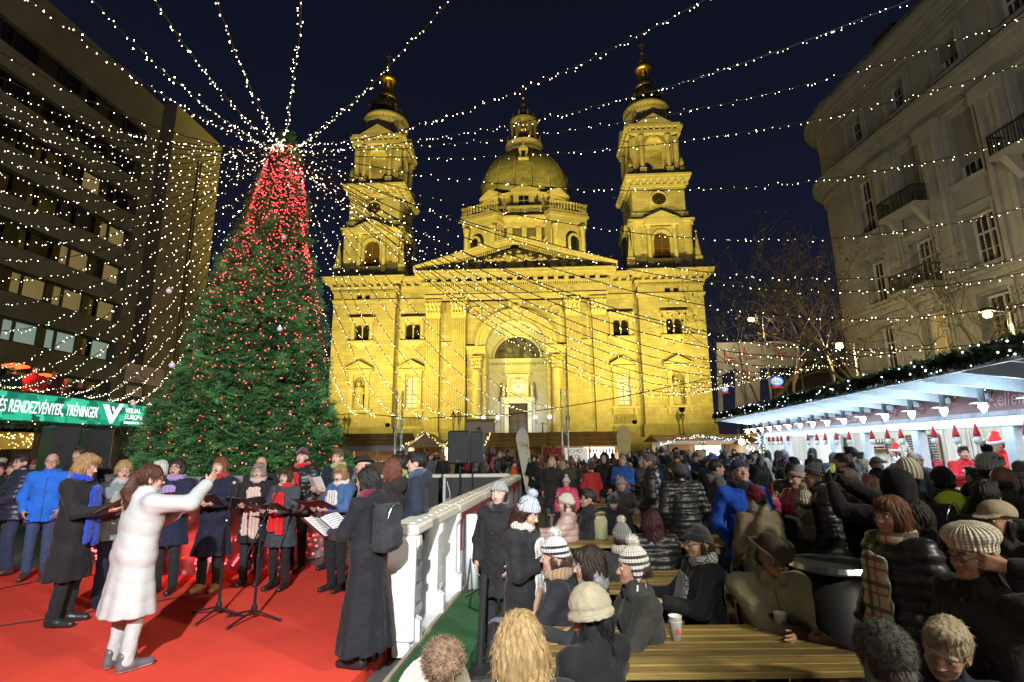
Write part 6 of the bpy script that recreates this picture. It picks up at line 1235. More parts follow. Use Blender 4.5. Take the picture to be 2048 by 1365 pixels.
# ================================================================== BARE TREES at the right
M_bark = mat('winter_bark', (0.085, 0.07, 0.045), 0.9, 0.3, 5, 0.4); M_dry = mat('dry_brown_leaf', (0.10, 0.075, 0.03), 0.8, 0.4, 5, 0)
def bare_tree(name, x, y, h, spread, seed, label, depth=6, dry=0.25, weep=False, mat_=None, r0=0.13):
    r = random.Random(seed); t = thing(name, label, 'tree', (x, y, 0), 0, 'bare winter trees'); tb = MB(); br = MB(); lf = MB(); cnt = [0]
    def grow(p, d, ln, rad, dep):
        n = 3; pts = [p]; q = p.copy(); dd = d.copy()
        for i in range(n):
            dd = dd + np.array([r.gauss(0, .13), r.gauss(0, .13), r.gauss(0.02, .08) - (0.28 if weep and dep < 3 else 0)]); dd /= np.linalg.norm(dd); q = q + dd * ln / n; pts.append(q.copy())
        (tb if dep >= depth - 1 else br).tube(pts, [rad * (1 - .4 * i / n) for i in range(n + 1)], 6 if dep >= depth - 2 else 4 if dep > 2 else 3, caps=False)
        if dep <= 2 and dry:
            for k in range(2):
                if r.random() < dry: c = pts[r.randint(1, n)]; a = np.array([r.gauss(0, .045) for _ in range(3)]); b_ = np.array([r.gauss(0, .045) for _ in range(3)]); lf.add([c, c + a, c + a + b_, c + b_], [(0, 1, 2, 3)])
        if dep == 0: return
        for k in range(r.choice((2, 3, 3)) if dep > 1 else 3):
            a = r.uniform(0, 6.28); tilt = r.uniform(.3, .85) * spread; u = np.cross(dd, [r.gauss(0, 1), r.gauss(0, 1), r.gauss(0, .4)]); u /= np.linalg.norm(u)
            nd = dd * math.cos(tilt) + u * math.sin(tilt); nd[2] += .12 if not weep else -.02; nd /= np.linalg.norm(nd)
            grow(pts[-1] if k < 2 else pts[-2], nd, ln * r.uniform(.62, .82), rad * r.uniform(.5, .62), dep - 1)
    grow(np.array([0, 0, 0.0]), np.array([r.gauss(0, .05), r.gauss(0, .05), 1.0]), h * .32, r0, depth)
    tb.build('trunk', mat_ or M_bark, t, True); br.build('branches', mat_ or M_bark, t)
    if lf.v: tag(lf.build('dry_leaves', M_dry, t), kind='stuff')
for i, (px, y, h, lab) in enumerate(((1600, 27, 13, 'bare tree left of the apartment corner, beside the orange street lamp'), (1690, 24, 14, 'bare tree before the rounded apartment corner'), (1800, 18.5, 10.5, 'big forked bare tree behind the stall canopy, in front of the pilasters'), (1900, 21, 11.5, 'bare tree behind the canopy, second from the right edge'), (1545, 32, 13.5, 'thin bare tree behind the hoarding right of the church'), (1745, 21, 12.5, 'bare tree behind the canopy before the balconies'))):
    p = ony(px, 880, y); bare_tree('bare_tree', p[0], y, h, 1.05, 40 + i, lab, 6, .6, r0=.13)
p = ony(2140, 880, 12.5); bare_tree('willow_tree', p[0], 12.5, 7.4, 1.25, 77, 'golden lit weeping twigs reaching in from the right edge', 6, 0, True, mat('golden_twigs', (0.30, 0.24, 0.05), 0.7, 0.3, 5), .09)
# ================================================================== TABLES AND BENCHES
M_tw = [wood('table_plank', (c, c * .68, c * .19), 2.2, 0.42, 0.45, (1.2, 16, 16)) for c in (0.17, 0.23, 0.13, 0.20, 0.25)]
M_legw = wood('table_leg_wood', (0.25, 0.17, 0.08))
def table(x0, x1, y0, y1, z, label, rz=0.0, n=7, group='wooden picnic tables'):
    cx, cyy = (x0 + x1) / 2, (y0 + y1) / 2; t = thing('picnic_table', label, 'table', (cx, cyy, 0), rz, group); L_, W_ = x1 - x0, y1 - y0; w = W_ / n
    for k in range(n): MB().bbox(-L_ / 2 + rnd.uniform(-.006, .006), L_ / 2 + rnd.uniform(-.006, .006), -W_ / 2 + k * w + .009, -W_ / 2 + (k + 1) * w - .009, z - .035 + rnd.uniform(-.002, .002), z, 0.004).build('plank', M_tw[(k * 3 + int(x0 * 7)) % 5], t)
    for s in (-1, 1):
        MB().box(s * L_ * .38 - .035, s * L_ * .38 + .035, -W_ / 2 + .04, W_ / 2 - .04, z - .12, z - .037).build('cross_beam', M_legw, t)
        for q in (-1, 1): MB().tube([(s * L_ * .38, q * W_ * .42, 0), (s * L_ * .38, q * W_ * .2, z - .12)], .04, 4).build('leg', M_legw, t)
    MB().box(-L_ * .36, L_ * .36, -.03, .03, .3, .38).build('stretcher', M_legw, t)
def bench(x0, x1, y, z, label, rz=0.0):
    t = thing('bench', label, 'bench', ((x0 + x1) / 2, y, 0), rz, 'wooden benches at the picnic tables'); L_ = x1 - x0
    for k in range(2): MB().bbox(-L_ / 2, L_ / 2, -.15 + k * .155, k * .155 - .005, z - .035, z, .004).build('plank', M_tw[k + 1], t)
    for s in (-1, 1): MB().box(s * L_ * .38 - .03, s * L_ * .38 + .03, -.13, .13, 0, z - .037).build('leg', M_legw, t)
table(0.2, 2.0, 3.08, 3.86, .75, 'nearest wooden picnic table with two paper cups on it')
table(0.78, 2.05, 4.72, 5.48, .75, 'second nearest picnic table, behind the knitted earflap cap'); table(0.66, 2.75, 6.75, 7.5, .75, 'third nearest picnic table with a glass jar on it'); table(1.3, 2.9, 8.7, 9.6, .75, 'fourth picnic table with a paper cup, before the bearded man'); table(1.4, 3.2, 10.9, 11.6, .75, 'farthest picnic table among the standing crowd')
table(0.9, 1.6, 13.2, 13.9, .75, 'small far pale table beside the tall flag')
bench(-.75, 0.35, 1.55, .46, 'bench under the beige fur pompom hat'); bench(0.75, 2.3, 1.75, .46, 'bench under the grey fur hat and the white haired man'); bench(0.1, 2.0, 2.55, .46, 'bench on the near side of the nearest table'); bench(0.15, 2.2, 4.27, .46, 'bench between the nearest and second picnic table'); bench(0.5, 2.3, 5.95, .46, 'bench behind the second picnic table'); bench(0.55, 2.7, 8.0, .46, 'bench behind the third picnic table'); bench(0.8, 1.9, 10.2, .46, 'bench behind the fourth picnic table'); bench(0.75, 1.5, 12.3, .46, 'pale bench beside the tall flag')
M_cup = mat('white_paper_cup', (0.66, 0.63, 0.54), 0.6, 0.04, 3, 0.05); M_cupr = mat('red_cup_print', (0.4, 0.06, 0.05), 0.6, 0.1, 5)
def cup(px, py, z, label, n=1):
    p = onz(px, py, z); t = thing('paper_cup', label, 'cup', (p[0], p[1], z + .001), 0, 'paper cups on the picnic tables')
    for k in range(n): MB().lathe([(0.028, 0.03 * k), (0.041, 0.11 + .03 * k), (0.043, 0.112 + .03 * k), (0.040, 0.113 + .03 * k), (0.037, .09 + .03 * k), (0.001, .085 + .03 * k)], n=20).build('cup', M_cup, t, True)
    b = MB(); b.prism([(-.012, .045), (.012, .045), (.014, .065), (-.014, .065)], -.0375, -.0345); b.prism([(-.008, .07), (.004, .07), (.0, .085)], -.0395, -.036); b.build('print', M_cupr, t)
cup(1353, 1281, .75, 'stack of white paper cups, left one on the nearest table', 2); cup(1563, 1263, .75, 'single white paper cup, right one on the nearest table'); cup(1270, 1020, .75, 'paper cup on the far table before the bearded man'); cup(1226, 1036, .75, 'paper cup beside the bowed man in the black beanie'); cup(1205, 1043, .75, 'paper cup at the left end of the fourth table')
p = onz(1201, 1079, .75); t = thing('glass_jar', 'large glass storage jar on the third table', 'jar', (p[0], p[1], .751)); MB().lathe([(.085, 0), (.10, .02), (.10, .24), (.07, .30), (.07, .33), (.06, .33), (.06, .30), (.09, .235), (.09, .025), (.001, .02)], n=24).build('glass', mat('greenish_glass', (0.30, 0.30, 0.16), 0.06, 0.1, 4, 0, spec=0.9), t, True); MB().lathe([(.074, .30), (.078, .33), (.074, .335)], n=24).build('rim', M_alu, t)
# round standing table (barrel) on the right
p = onz(1662, 1127, 1.05); t = thing('bar_table', 'dark round standing table with a metal rim behind the hatted man', 'table', (p[0], p[1], 0)); MB().lathe([(.001, 1.02), (.28, 1.02), (.29, 1.04), (.28, 1.06), (.001, 1.06)], n=32).build('tabletop', mat('dark_table_top', (0.035, 0.035, 0.03), 0.8, 0.2, 4, spec=.1), t); MB().lathe([(.25, .0), (.27, .4), (.25, 1.0)], n=28).build('cover', mat('black_table_cover', (0.012, 0.012, 0.013), 0.6, 0.2, 3), t, True); MB().lathe([(.285, 1.015), (.30, 1.03), (.285, 1.065), (.275, 1.063), (.285, 1.015)], n=32).build('metal_rim', M_alu, t)
# microphone stands
M_mic = mat('black_mic_stand', (0.018, 0.018, 0.02), 0.3, 0.1, 9)
for (bx, by, mx, my, lab, cnt) in ((437, 1217, 468, 968, 'left microphone on a tripod boom stand before the red scarfed singer', (405, 1118)), (508, 1224, 560, 972, 'right microphone on a tripod boom stand before the red scarf', (476, 1128))):
    p = onz(bx, by, FZ + .08); y = p[1] + .25; m = ony(mx, my, y); t = thing('microphone_stand', lab, 'microphone stand', (p[0], p[1], FZ), 0, 'microphone stands on the carpet')
    for a in (-.25, 2.9, -1.7 if bx < 450 else -1.9): MB().tube([(0, 0, .1), (.34 * math.cos(a), .34 * math.sin(a), .02)], .011, 8).build('leg', M_mic, t); MB().ball((.34 * math.cos(a), .34 * math.sin(a), .018), .018, 8, 6).build('foot', M_mic, t)
    zt = 1.02 if bx < 450 else .98; MB().lathe([(.03, .06), (.035, .12), (.016, .17), (.012, zt)], n=10).build('pole', M_mic, t); MB().lathe([(.018, .55), (.02, .6), (.02, .66), (.016, .68)], n=10).build('clutch', M_mic, t)
    mv = np.array([m[0] - p[0], m[1] - p[1], m[2] - FZ]); b0 = np.array([0, 0, zt]); d = mv - b0; d /= np.linalg.norm(d); MB().tube([b0 - d * .42, b0 + d * (np.linalg.norm(mv - b0) - .1)], .008, 8).build('boom', M_mic, t); MB().ball(b0, .024, 8, 6).build('joint', M_mic, t)
    mc = MB(); mc.tube([mv - d * .15, mv - d * .02], [.013, .018], 10); o = mc.build('microphone', M_mic, t); g = MB(); g.ball(mv + d * .012, .027, 12, 8); g.build('grille', mat('mic_grille', (0.4, 0.4, 0.4), 0.4, 0.2, 60, 0.5, 300, metal=.8), o, True)
# terrace guests and the rest are people (below)
# ================================================================== PEOPLE
f4 = np.float32
def V3(*a): return np.array(a, f4)
def s_cap(P, a, b, ra, rb):
    a = np.asarray(a, f4); b = np.asarray(b, f4); ba = b - a; pa = P - a
    h = np.clip(pa @ ba / f4(max(1e-9, float(ba @ ba))), 0, 1); q = pa - h[:, None] * ba
    return np.sqrt(np.einsum('ij,ij->i', q, q)) - (ra + (rb - ra) * h)
def s_ell(P, c, r):
    q = (P - np.asarray(c, f4)); r = np.asarray(r, f4); k0 = np.linalg.norm(q / r, axis=1); k1 = np.linalg.norm(q / (r * r), axis=1) + 1e-6
    return k0 * (k0 - 1) / k1
def smin(a, b, k):
    h = np.clip(0.5 + 0.5 * (b - a) / k, 0, 1); return b + (a - b) * h - k * h * (1 - h)
def smax(a, b, k): return -smin(-a, -b, k)
_CO = np.array([[0, 0, 0], [1, 0, 0], [0, 1, 0], [1, 1, 0], [0, 0, 1], [1, 0, 1], [0, 1, 1], [1, 1, 1]])
_ED = [(0, 1), (2, 3), (4, 5), (6, 7), (0, 2), (1, 3), (4, 6), (5, 7), (0, 4), (1, 5), (2, 6), (3, 7)]
def surfnet(fn, lo, hi, h):
    lo = np.array(lo, f4); hi = np.array(hi, f4); n = np.ceil((hi - lo) / h).astype(int) + 1
    g = np.stack(np.meshgrid(*[lo[i] + h * np.arange(n[i], dtype=f4) for i in range(3)], indexing='ij'), -1).reshape(-1, 3)
    F = fn(g).reshape(n).astype(f4)
    for ax in range(3):
        sl = [slice(None)] * 3; sl[ax] = 0; F[tuple(sl)] = np.maximum(F[tuple(sl)], .3 * h); sl[ax] = -1; F[tuple(sl)] = np.maximum(F[tuple(sl)], .3 * h)
    S = F < 0; c = np.zeros(n - 1, int)
    for o in _CO: c += S[o[0]:o[0] + n[0] - 1, o[1]:o[1] + n[1] - 1, o[2]:o[2] + n[2] - 1]
    m = (c > 0) & (c < 8); idx = -np.ones(m.shape, int); I = np.argwhere(m); idx[m] = np.arange(len(I))
    acc = np.zeros((len(I), 3)); cnt = np.zeros(len(I)); fc = [F[I[:, 0] + o[0], I[:, 1] + o[1], I[:, 2] + o[2]] for o in _CO]
    for p, q in _ED:
        x = (fc[p] < 0) != (fc[q] < 0); d = fc[p] - fc[q]; t = np.where(x, fc[p] / np.where(np.abs(d) < 1e-9, 1, d), 0)
        acc += np.where(x[:, None], _CO[p] + t[:, None] * (_CO[q] - _CO[p]), 0); cnt += x
    V = lo + h * (I + acc / np.maximum(cnt, 1)[:, None]); Q = []
    for ax in range(3):
        u, w = (ax + 1) % 3, (ax + 2) % 3; a = [slice(None)] * 3; b = [slice(None)] * 3
        a[ax] = slice(0, -1); b[ax] = slice(1, None)
        for o in (u, w): a[o] = slice(1, -1); b[o] = slice(1, -1)
        s0, s1 = S[tuple(a)], S[tuple(b)]; E = np.argwhere(s0 != s1)
        if not len(E): continue
        fl = s0[s0 != s1]; E = E.copy(); E[:, u] += 1; E[:, w] += 1
        def cell(du, dw): e = E.copy(); e[:, u] += du; e[:, w] += dw; return idx[e[:, 0], e[:, 1], e[:, 2]]
        q = np.stack([cell(0, 0), cell(-1, 0), cell(-1, -1), cell(0, -1)], 1); q[~fl] = q[~fl][:, ::-1]; Q.append(q)
    return V, (np.concatenate(Q) if Q else np.zeros((0, 4), int))
def wob(P, f=20.0, ph=0.0): return np.sin(P[:, 0] * f + 2.1 * np.sin(P[:, 2] * f * .7 + ph)) * np.sin(P[:, 1] * f * 1.1 + P[:, 2] * f * .9 + 1.7 * np.sin(P[:, 0] * f * .6 + ph))
def mk(name, pieces, mats, smooth=True):          # pieces: list of (V, F, material index)
    vs, fs, mi = [], [], []; o = 0
    for V, Q, k in pieces:
        vs.extend(np.asarray(V, float).tolist()); fs.extend([tuple(int(i) + o for i in q) for q in Q]); mi.extend([k] * len(Q) if np.isscalar(k) else list(k)); o += len(V)
    me = bpy.data.meshes.new(name); me.from_pydata(vs, [], fs)
    for m in mats: me.materials.append(m)
    if any(mi): me.polygons.foreach_set('material_index', [int(x) for x in mi])
    if smooth: me.polygons.foreach_set('use_smooth', [True] * len(fs))
    me.update(); return me
SKIN = {k: mat('skin_' + k, c, 0.5, 0.12, 9, 0.15, 90, spec=0.4) for k, c in (('light', (0.50, 0.30, 0.22)), ('pale', (0.56, 0.36, 0.28)), ('tan', (0.40, 0.22, 0.14)), ('dark', (0.16, 0.085, 0.055)))}
M_lip = mat('lips', (0.36, 0.12, 0.10), 0.4, 0.1, 9, 0); M_eyew = mat('eye_white', (0.6, 0.58, 0.55), 0.25, 0.05, 9, 0); M_iris = mat('dark_iris', (0.03, 0.02, 0.015), 0.2, 0.1, 9, 0); M_mouth = mat('open_mouth', (0.06, 0.012, 0.012), 0.6, 0.1, 9, 0)
def headf(sex, old, mouth):
    jw = 0.047 if sex == 'm' else 0.041
    def f(P):
        Q = P.copy(); Q[:, 0] = np.abs(Q[:, 0])
        d = s_ell(P, (0, -.012, .122), (.074, .094, .096)); d = smin(d, s_ell(P, (0, .030, .078), (.060, .062, .085)), .03)
        d = smin(d, s_ell(P, (0, .040, .026), (jw, .048, .038)), .03); d = smin(d, s_ell(P, (0, .078, .010), (.020, .017, .016)), .02)
        d = smin(d, s_ell(Q, (.036, .060, .066), (.024, .024, .026)), .02); d = smin(d, s_ell(Q, (.026, .080, .119), (.026, .012, .008)), .014)
        d = smax(d, -s_ell(Q, (.031, .101, .100), (.019, .017, .012)), .014)
        d = smin(d, s_cap(P, (0, .084, .108), (0, .108, .068), .008, .0125), .010); d = smin(d, s_ell(Q, (.012, .096, .064), (.009, .011, .008)), .006)
        d = smin(d, s_ell(P, (0, .088, .041), (.024, .011, .006)), .006); d = smin(d, s_ell(P, (0, .087, .031), (.020, .011, .006)), .006)
        if mouth: d = smax(d, -s_ell(P, (0, .102, .035), (.014, .022, .011)), .004)
        else: d = smax(d, -s_ell(P, (0, .104, .0365), (.024, .011, .0018)), .003)
        d = smin(d, s_ell(Q, (.077, -.008, .085), (.010, .020, .031)), .010); d = smax(d, -s_ell(Q, (.086, .0, .088), (.007, .010, .018)), .006)
        if old: d = d + .0016 * np.sin(P[:, 2] * 260) * (P[:, 1] > .05) * (P[:, 2] > .02)
        return smin(d, s_cap(P, (0, -.022, .05), (0, -.035, -.10), .052 if sex == 'm' else .045, .056), .025)
    return f
_HEAD = {}
def sphere(c, r, n=10, m=7, mi=0):
    b = MB(); b.ball(c, r, n, m); return np.array(b.v), b.f
def head(sex, old, mouth, res):
    k = (sex, old, mouth, res)
    if k not in _HEAD:
        V, Q = surfnet(headf(sex, old, mouth), (-.1, -.12, -.10), (.1, .13, .235), res)
        c = V[Q].mean(1); mi = np.zeros(len(Q), int)
        lipm = (np.abs(c[:, 0]) < .023) & (c[:, 1] > .085) & (np.abs(c[:, 2] - .036) < .0115); mi[lipm] = 1
        if mouth: mi[(np.abs(c[:, 0]) < .013) & (c[:, 1] > .07) & (c[:, 1] < .093) & (np.abs(c[:, 2] - .035) < .011)] = 5
        mi[(np.abs(np.abs(c[:, 0]) - .030) < .020) & (c[:, 1] > .078) & (np.abs(c[:, 2] - (.1245 - .1 * (np.abs(c[:, 0]) - .03))) < .0042)] = 4
        pcs = [(V, Q, mi)]
        for s in (-1, 1):
            v, q = sphere((s * .031, .0785, .1005), .0128); pcs.append((v, q, 2)); v, q = sphere((s * .031, .0862, .1003), .0064, 8, 6); pcs.append((v, q, 3))
        _HEAD[k] = pcs
    return _HEAD[k]
def handf(curl):
    fing = []
    for i, (x, ln) in enumerate(((.030, .95), (.010, 1.05), (-.010, 1.0), (-.029, .78))):
        p = np.array([x, 0, .088]); an = curl * (.55 + .12 * i); d = np.array([x * .9, 0, 1.0]); d /= np.linalg.norm(d)
        for j, (l, r) in enumerate(((.042, .0088), (.027, .0080), (.021, .0072))):
            dd = np.array([d[0], -math.sin(an), math.cos(an)]); e = p + dd * l * ln; fing.append((p, e, r, r * .92)); p = e; an += curl * .9
    def f(P):
        d = None
        for x in (.026, .009, -.009, -.025):
            c = s_cap(P, (x * .55, 0, .004), (x, 0, .085), .0155, .0125); d = c if d is None else smin(d, c, .012)
        for a, b, r0, r1 in fing: d = smin(d, s_cap(P, a, b, r0, r1), .004)
        t = smin(s_cap(P, (.016, -.004, .02), (.046, -.016, .052), .0135, .0105), s_cap(P, (.046, -.016, .052), (.050, -.034 - .02 * curl, .084), .0100, .0080), .006)
        d = smin(d, t, .008); return smin(d, s_cap(P, (0, 0, -.05), (0, 0, .01), .026, .024), .012)
    return f
_HAND = {}
def hand(curl, res):
    k = (curl, res)
    if k not in _HAND: _HAND[k] = surfnet(handf(curl), (-.06, -.11, -.055), (.075, .035, .215), res)
    return _HAND[k]
# --- hair and hats in the head's own frame
def strands(P, f=70): a = np.arctan2(P[:, 0], P[:, 1] + .02); return .0028 * np.sin(a * f * .35 + 3 * np.sin(P[:, 2] * 25)) + .0016 * np.sin(a * f + 5 * np.sin(P[:, 2] * 18))
def hairf(style):
    def f(P):
        Q = P.copy(); Q[:, 0] = np.abs(Q[:, 0])
        cap = s_ell(P, (0, -.016, .128), (.085, .103, .106)); facecut = s_ell(P, (0, .115, .052), (.066, .082, .102))
        if style == 'bald': d = np.maximum(s_ell(P, (0, -.02, .1), (.083, .098, .09)), P[:, 2] - .10); d = np.maximum(d, .035 - P[:, 2]); d = np.maximum(d, P[:, 1] - .0); return d + strands(P)
        if style in ('short', 'flat'):
            d = smin(cap, s_ell(P, (0, .045, .205), (.062, .055, .030)), .02); d = np.maximum(d, (.055 + .55 * np.maximum(P[:, 1] + .02, 0)) - P[:, 2]); d = smax(d, -facecut, .01); d = np.maximum(d, -s_ell(Q, (.08, .012, .075), (.022, .028, .045))); return d + strands(P) * 1.3
        if style in ('bob', 'bobmid'):
            lo = -.015 if style == 'bob' else -.055
            d = smin(cap, s_ell(Q, (.062, -.015, .06), (.040, .070, .090)), .03); d = smin(d, s_ell(P, (0, -.065, .045), (.078, .055, .095)), .03); d = smin(d, s_ell(P, (0, .065, .175), (.062, .035, .040)), .02)
            d = np.maximum(d, lo + .012 * np.sin(P[:, 0] * 90) - P[:, 2]); d = smax(d, -s_ell(P, (0, .115, .06), (.057, .075, .092)), .008); return d + strands(P) * 1.8
        if style in ('long', 'longb'):
            d = smin(cap, s_cap(Q, (.070, -.005, .10), (.082, .020, -.16), .030, .024), .03); d = smin(d, s_cap(P, (0, -.07, .08), (0, -.085, -.21), .070, .045), .04); d = smin(d, s_cap(Q, (.045, -.06, .08), (.06, -.07, -.2), .05, .03), .03)
            d = smax(d, -s_ell(P, (0, .115, .055), (.060, .080, .10)), .008); return d + strands(P) * 2.2
        if style == 'pony':
            d = np.maximum(cap, (.045 + .75 * np.maximum(P[:, 1] + .03, 0)) - P[:, 2]); d = smax(d, -facecut, .01); d = smin(d, s_ell(P, (0, -.112, .135), (.028, .024, .026)), .01)
            d = smin(d, s_cap(P, (0, -.125, .13), (0, -.150, -.02), .030, .052), .02); d = smin(d, s_cap(P, (0, -.150, -.02), (.015, -.135, -.15), .052, .018), .02); return d + strands(P) * 2.2
        if style == 'fringe':        # what shows under a hat: a fringe and side locks
            d = s_cap(Q, (.068, -.005, .09), (.074, .005, -.06), .022, .015); d = smin(d, s_cap(P, (0, -.075, .06), (0, -.08, -.07), .055, .035), .03); return d + strands(P) * 1.5
        if style == 'nape': d = np.maximum(s_ell(P, (0, -.02, .085), (.084, .096, .07)), P[:, 1] + .005); return np.maximum(d, .04 - P[:, 2]) + strands(P)
        return cap
    return f
HB = {'bald': (-.11, .24), 'short': (-.02, .26), 'flat': (-.02, .26), 'bob': (-.06, .26), 'bobmid': (-.1, .26), 'long': (-.28, .26), 'longb': (-.28, .26), 'pony': (-.2, .26), 'fringe': (-.14, .14), 'nape': (0, .2)}
def hatf(style):
    def f(P):
        r_ = np.sqrt(P[:, 0] ** 2 + (P[:, 1] + .012) ** 2)
        if style in ('beanie', 'bobble', 'slouch', 'chullo'):
            hh = {'beanie': .112, 'bobble': .122, 'slouch': .142, 'chullo': .118}[style]
            d = s_ell(P, (0, -.012 - (.03 if style == 'slouch' else 0), .128), (.087, .106, hh)); d = np.maximum(d, .112 + .28 * (P[:, 1]) - P[:, 2])
            if style != 'chullo': fold = np.maximum(np.abs(s_ell(P, (0, -.012, .128), (.091, .110, .112))) - .007, np.abs(P[:, 2] - (.140 + .28 * P[:, 1])) - .026); d = smin(d, fold, .008)
            if style == 'chullo': d = smin(d, np.maximum(np.abs(s_ell(np.stack([np.abs(P[:, 0]), P[:, 1], P[:, 2]], 1), (.01, -.01, .08), (.083, .09, .12))) - .006, np.maximum(np.abs(P[:, 1] + .01) - .045 * np.clip((P[:, 2] - .0) / .09, 0, 1), np.abs(P[:, 2] - .07) - .07)), .008)
            return d + .0012 * np.sin(np.arctan2(P[:, 0], P[:, 1]) * 34)
        if style == 'pom': return s_ell(P, (0, -.02, .268), (.038, .038, .036)) + .007 * wob(P, 130) 
        if style == 'bigpom': return s_ell(P, (0, -.05, .262), (.052, .052, .050)) + .008 * wob(P, 140)
        if style == 'fedora':
            d = np.maximum(s_ell(P, (0, -.012, .16), (.088, .108, .10)), .15 - P[:, 2]); d = smax(d, -s_ell(P, (0, -.01, .285), (.022, .09, .035)), .02)
            br = np.maximum(np.abs(P[:, 2] - (.152 + .9 * P[:, 0] ** 2 * 2.2 - .5 * np.maximum(P[:, 1], 0) ** 2 * 2)) - .005, np.sqrt((P[:, 0] / 1.0) ** 2 + ((P[:, 1] + .01) / 1.12) ** 2) - .148); return smin(d, br, .01)
        if style == 'cloche':
            d = np.maximum(s_ell(P, (0, -.012, .115), (.104, .122, .13)), .075 - .10 * P[:, 1] - P[:, 2]); br = np.maximum(np.abs(P[:, 2] - (.085 - .10 * P[:, 1])) - .013, np.abs(r_ - .112) - .015); return smin(d, br, .012) + .0022 * wob(P, 90) + .007 * np.exp(-((P[:, 2] - (.118 - .10 * P[:, 1])) / .008) ** 2)
        if style == 'beret': return smin(np.maximum(s_ell(P, (.015, -.03, .185), (.118, .125, .068)), .13 + .1 * P[:, 1] - P[:, 2]), np.maximum(s_ell(P, (0, -.012, .128), (.090, .108, .08)), .115 + .25 * P[:, 1] - P[:, 2]), .015) + .0022 * np.sin(np.arctan2(P[:, 0] - .02, P[:, 1] + .03) * 26)
        if style == 'cap':
            d = np.maximum(s_ell(P, (0, -.02, .15), (.108, .122, .09)), .13 + .1 * P[:, 1] - P[:, 2]); v = np.maximum(np.abs(P[:, 2] - (.14 - .25 * (P[:, 1] - .08))) - .006, np.maximum(s_ell(P, (0, .085, .14), (.085, .085, .2)), .06 - P[:, 1])); return smin(d, v, .01)
        if style == 'fur': return np.maximum(s_ell(P, (0, -.016, .135), (.104, .122, .115)), .07 + .35 * P[:, 1] - P[:, 2]) + .006 * wob(P, 110) + .003 * wob(P, 220)
        if style == 'santa': d = s_cap(P, (0, -.015, .16), (0, -.05, .27), .088, .045); d = np.maximum(d, .14 - P[:, 2]); return smin(d, s_cap(P, (0, -.05, .27), (.10, -.09, .25), .042, .016), .02)
        if style == 'santabrim': return np.minimum(np.maximum(np.abs(r_ - .094) - .02, np.abs(P[:, 2] - .142) - .024) , s_ell(P, (.12, -.10, .235), (.03, .03, .03))) + .003 * wob(P, 120)
        if style == 'hood':
            o = s_ell(P, (0, -.025, .115), (.112, .130, .145)); o = smin(o, s_cap(P, (0, -.05, .02), (0, -.06, -.1), .10, .12), .05); return smax(o, -s_ell(P, (0, .09, .09), (.078, .12, .112)), .012) + .003 * wob(P, 30)
        if style == 'furring': return np.abs(s_ell(P, (0, .065, .085), (.088, .05, .122))) - .022 + .009 * wob(P, 110) + np.maximum(0, np.abs(P[:, 1] - .045) - .03)
    return f
_HM = {}
def headmesh(kind, style, res):
    k = (kind, style, res)
    if k not in _HM:
        if kind == 'hair': zl, zh = HB[style]; V, Q = surfnet(hairf(style), (-.125, -.215, zl), (.125, .14, zh), res)
        else: V, Q = surfnet(hatf(style), (-.175, -.20, -.16 if style in ('hood', 'furring') else -.02), (.175, .19, .33), res)
        pcs = [(V, Q, 0)]; furry = style in ('fur', 'furring', 'pom', 'bigpom')
        if (kind == 'hair' or furry) and res < .011 and style not in ('bald',):
            fn = np.cross(V[Q[:, 1]] - V[Q[:, 0]], V[Q[:, 2]] - V[Q[:, 0]]); fn /= np.linalg.norm(fn, axis=1)[:, None] + 1e-9; r_ = np.random.default_rng(len(style) * 31); n = min(len(Q), 4200 if kind == 'hair' else 3000); pick = r_.choice(len(Q), n, False); P0 = V[Q[pick]].mean(1); N0 = fn[pick]
            rad = P0 - np.array([0, -.03, .2]); rad[:, 2] = 0; rad /= np.linalg.norm(rad, axis=1)[:, None] + 1e-6; d = rad * .5 + np.array([0, -.05, -1.0]) + r_.normal(0, .12, (n, 3))
            if furry: d = N0 * 1.2 + r_.normal(0, .5, (n, 3))
            else: d -= N0 * (d * N0).sum(1)[:, None]
            d /= np.linalg.norm(d, axis=1)[:, None] + 1e-9; w = np.cross(d, N0 if not furry else r_.normal(0, 1, (n, 3))); w /= np.linalg.norm(w, axis=1)[:, None] + 1e-9; L_ = r_.uniform(.012, .028, (n, 1)) if style in ('short', 'flat') else r_.uniform(.03, .07, (n, 1)) if not furry else r_.uniform(.006, .016, (n, 1)); wd = r_.uniform(.0005, .0012, (n, 1)); lift = r_.uniform(.0003, .0035, (n, 1))
            rows = [P0 + N0 * lift * (.3 + .7 * t) + d * L_ * t - N0 * (L_ * t) ** 2 * (0 if furry else 5.0) for t in (0, .5, 1)]
            VV = np.concatenate([rows[0] - w * wd, rows[0] + w * wd, rows[1] - w * wd, rows[1] + w * wd, rows[2]]); i = np.arange(n)
            pcs.append((VV, np.stack([i, i + n, i + 3 * n, i + 2 * n], 1), 0)); pcs.append((np.zeros((0, 3)), np.zeros((0, 4), int), 0)); o_ = len(V); tri = [(int(a) + 2 * n, int(a) + 3 * n, int(a) + 4 * n) for a in i]; pcs[1] = (VV, pcs[1][1].tolist() + tri, 0); pcs.pop()
        _HM[k] = mk(style if kind == 'hair' else 'hat', pcs, [M_black])
    return _HM[k]
def glassesmesh():
    if 'g' not in _HM:
        b = MB()
        for s in (-1, 1): b.tube([(s * .032 + .022 * math.cos(a), .103 - .12 * abs(s * .032 + .022 * math.cos(a)) * .6, .1 + .017 * math.sin(a)) for a in np.linspace(0, 6.28, 13)], .0022, 4); b.tube([(s * .055, .097, .104), (s * .078, .0, .100)], .002, 4)
        b.tube([(-.010, .103, .104), (0, .106, .107), (.010, .103, .104)], .002, 4); _HM['g'] = b.mesh('glasses', [M_black])
    return _HM['g']
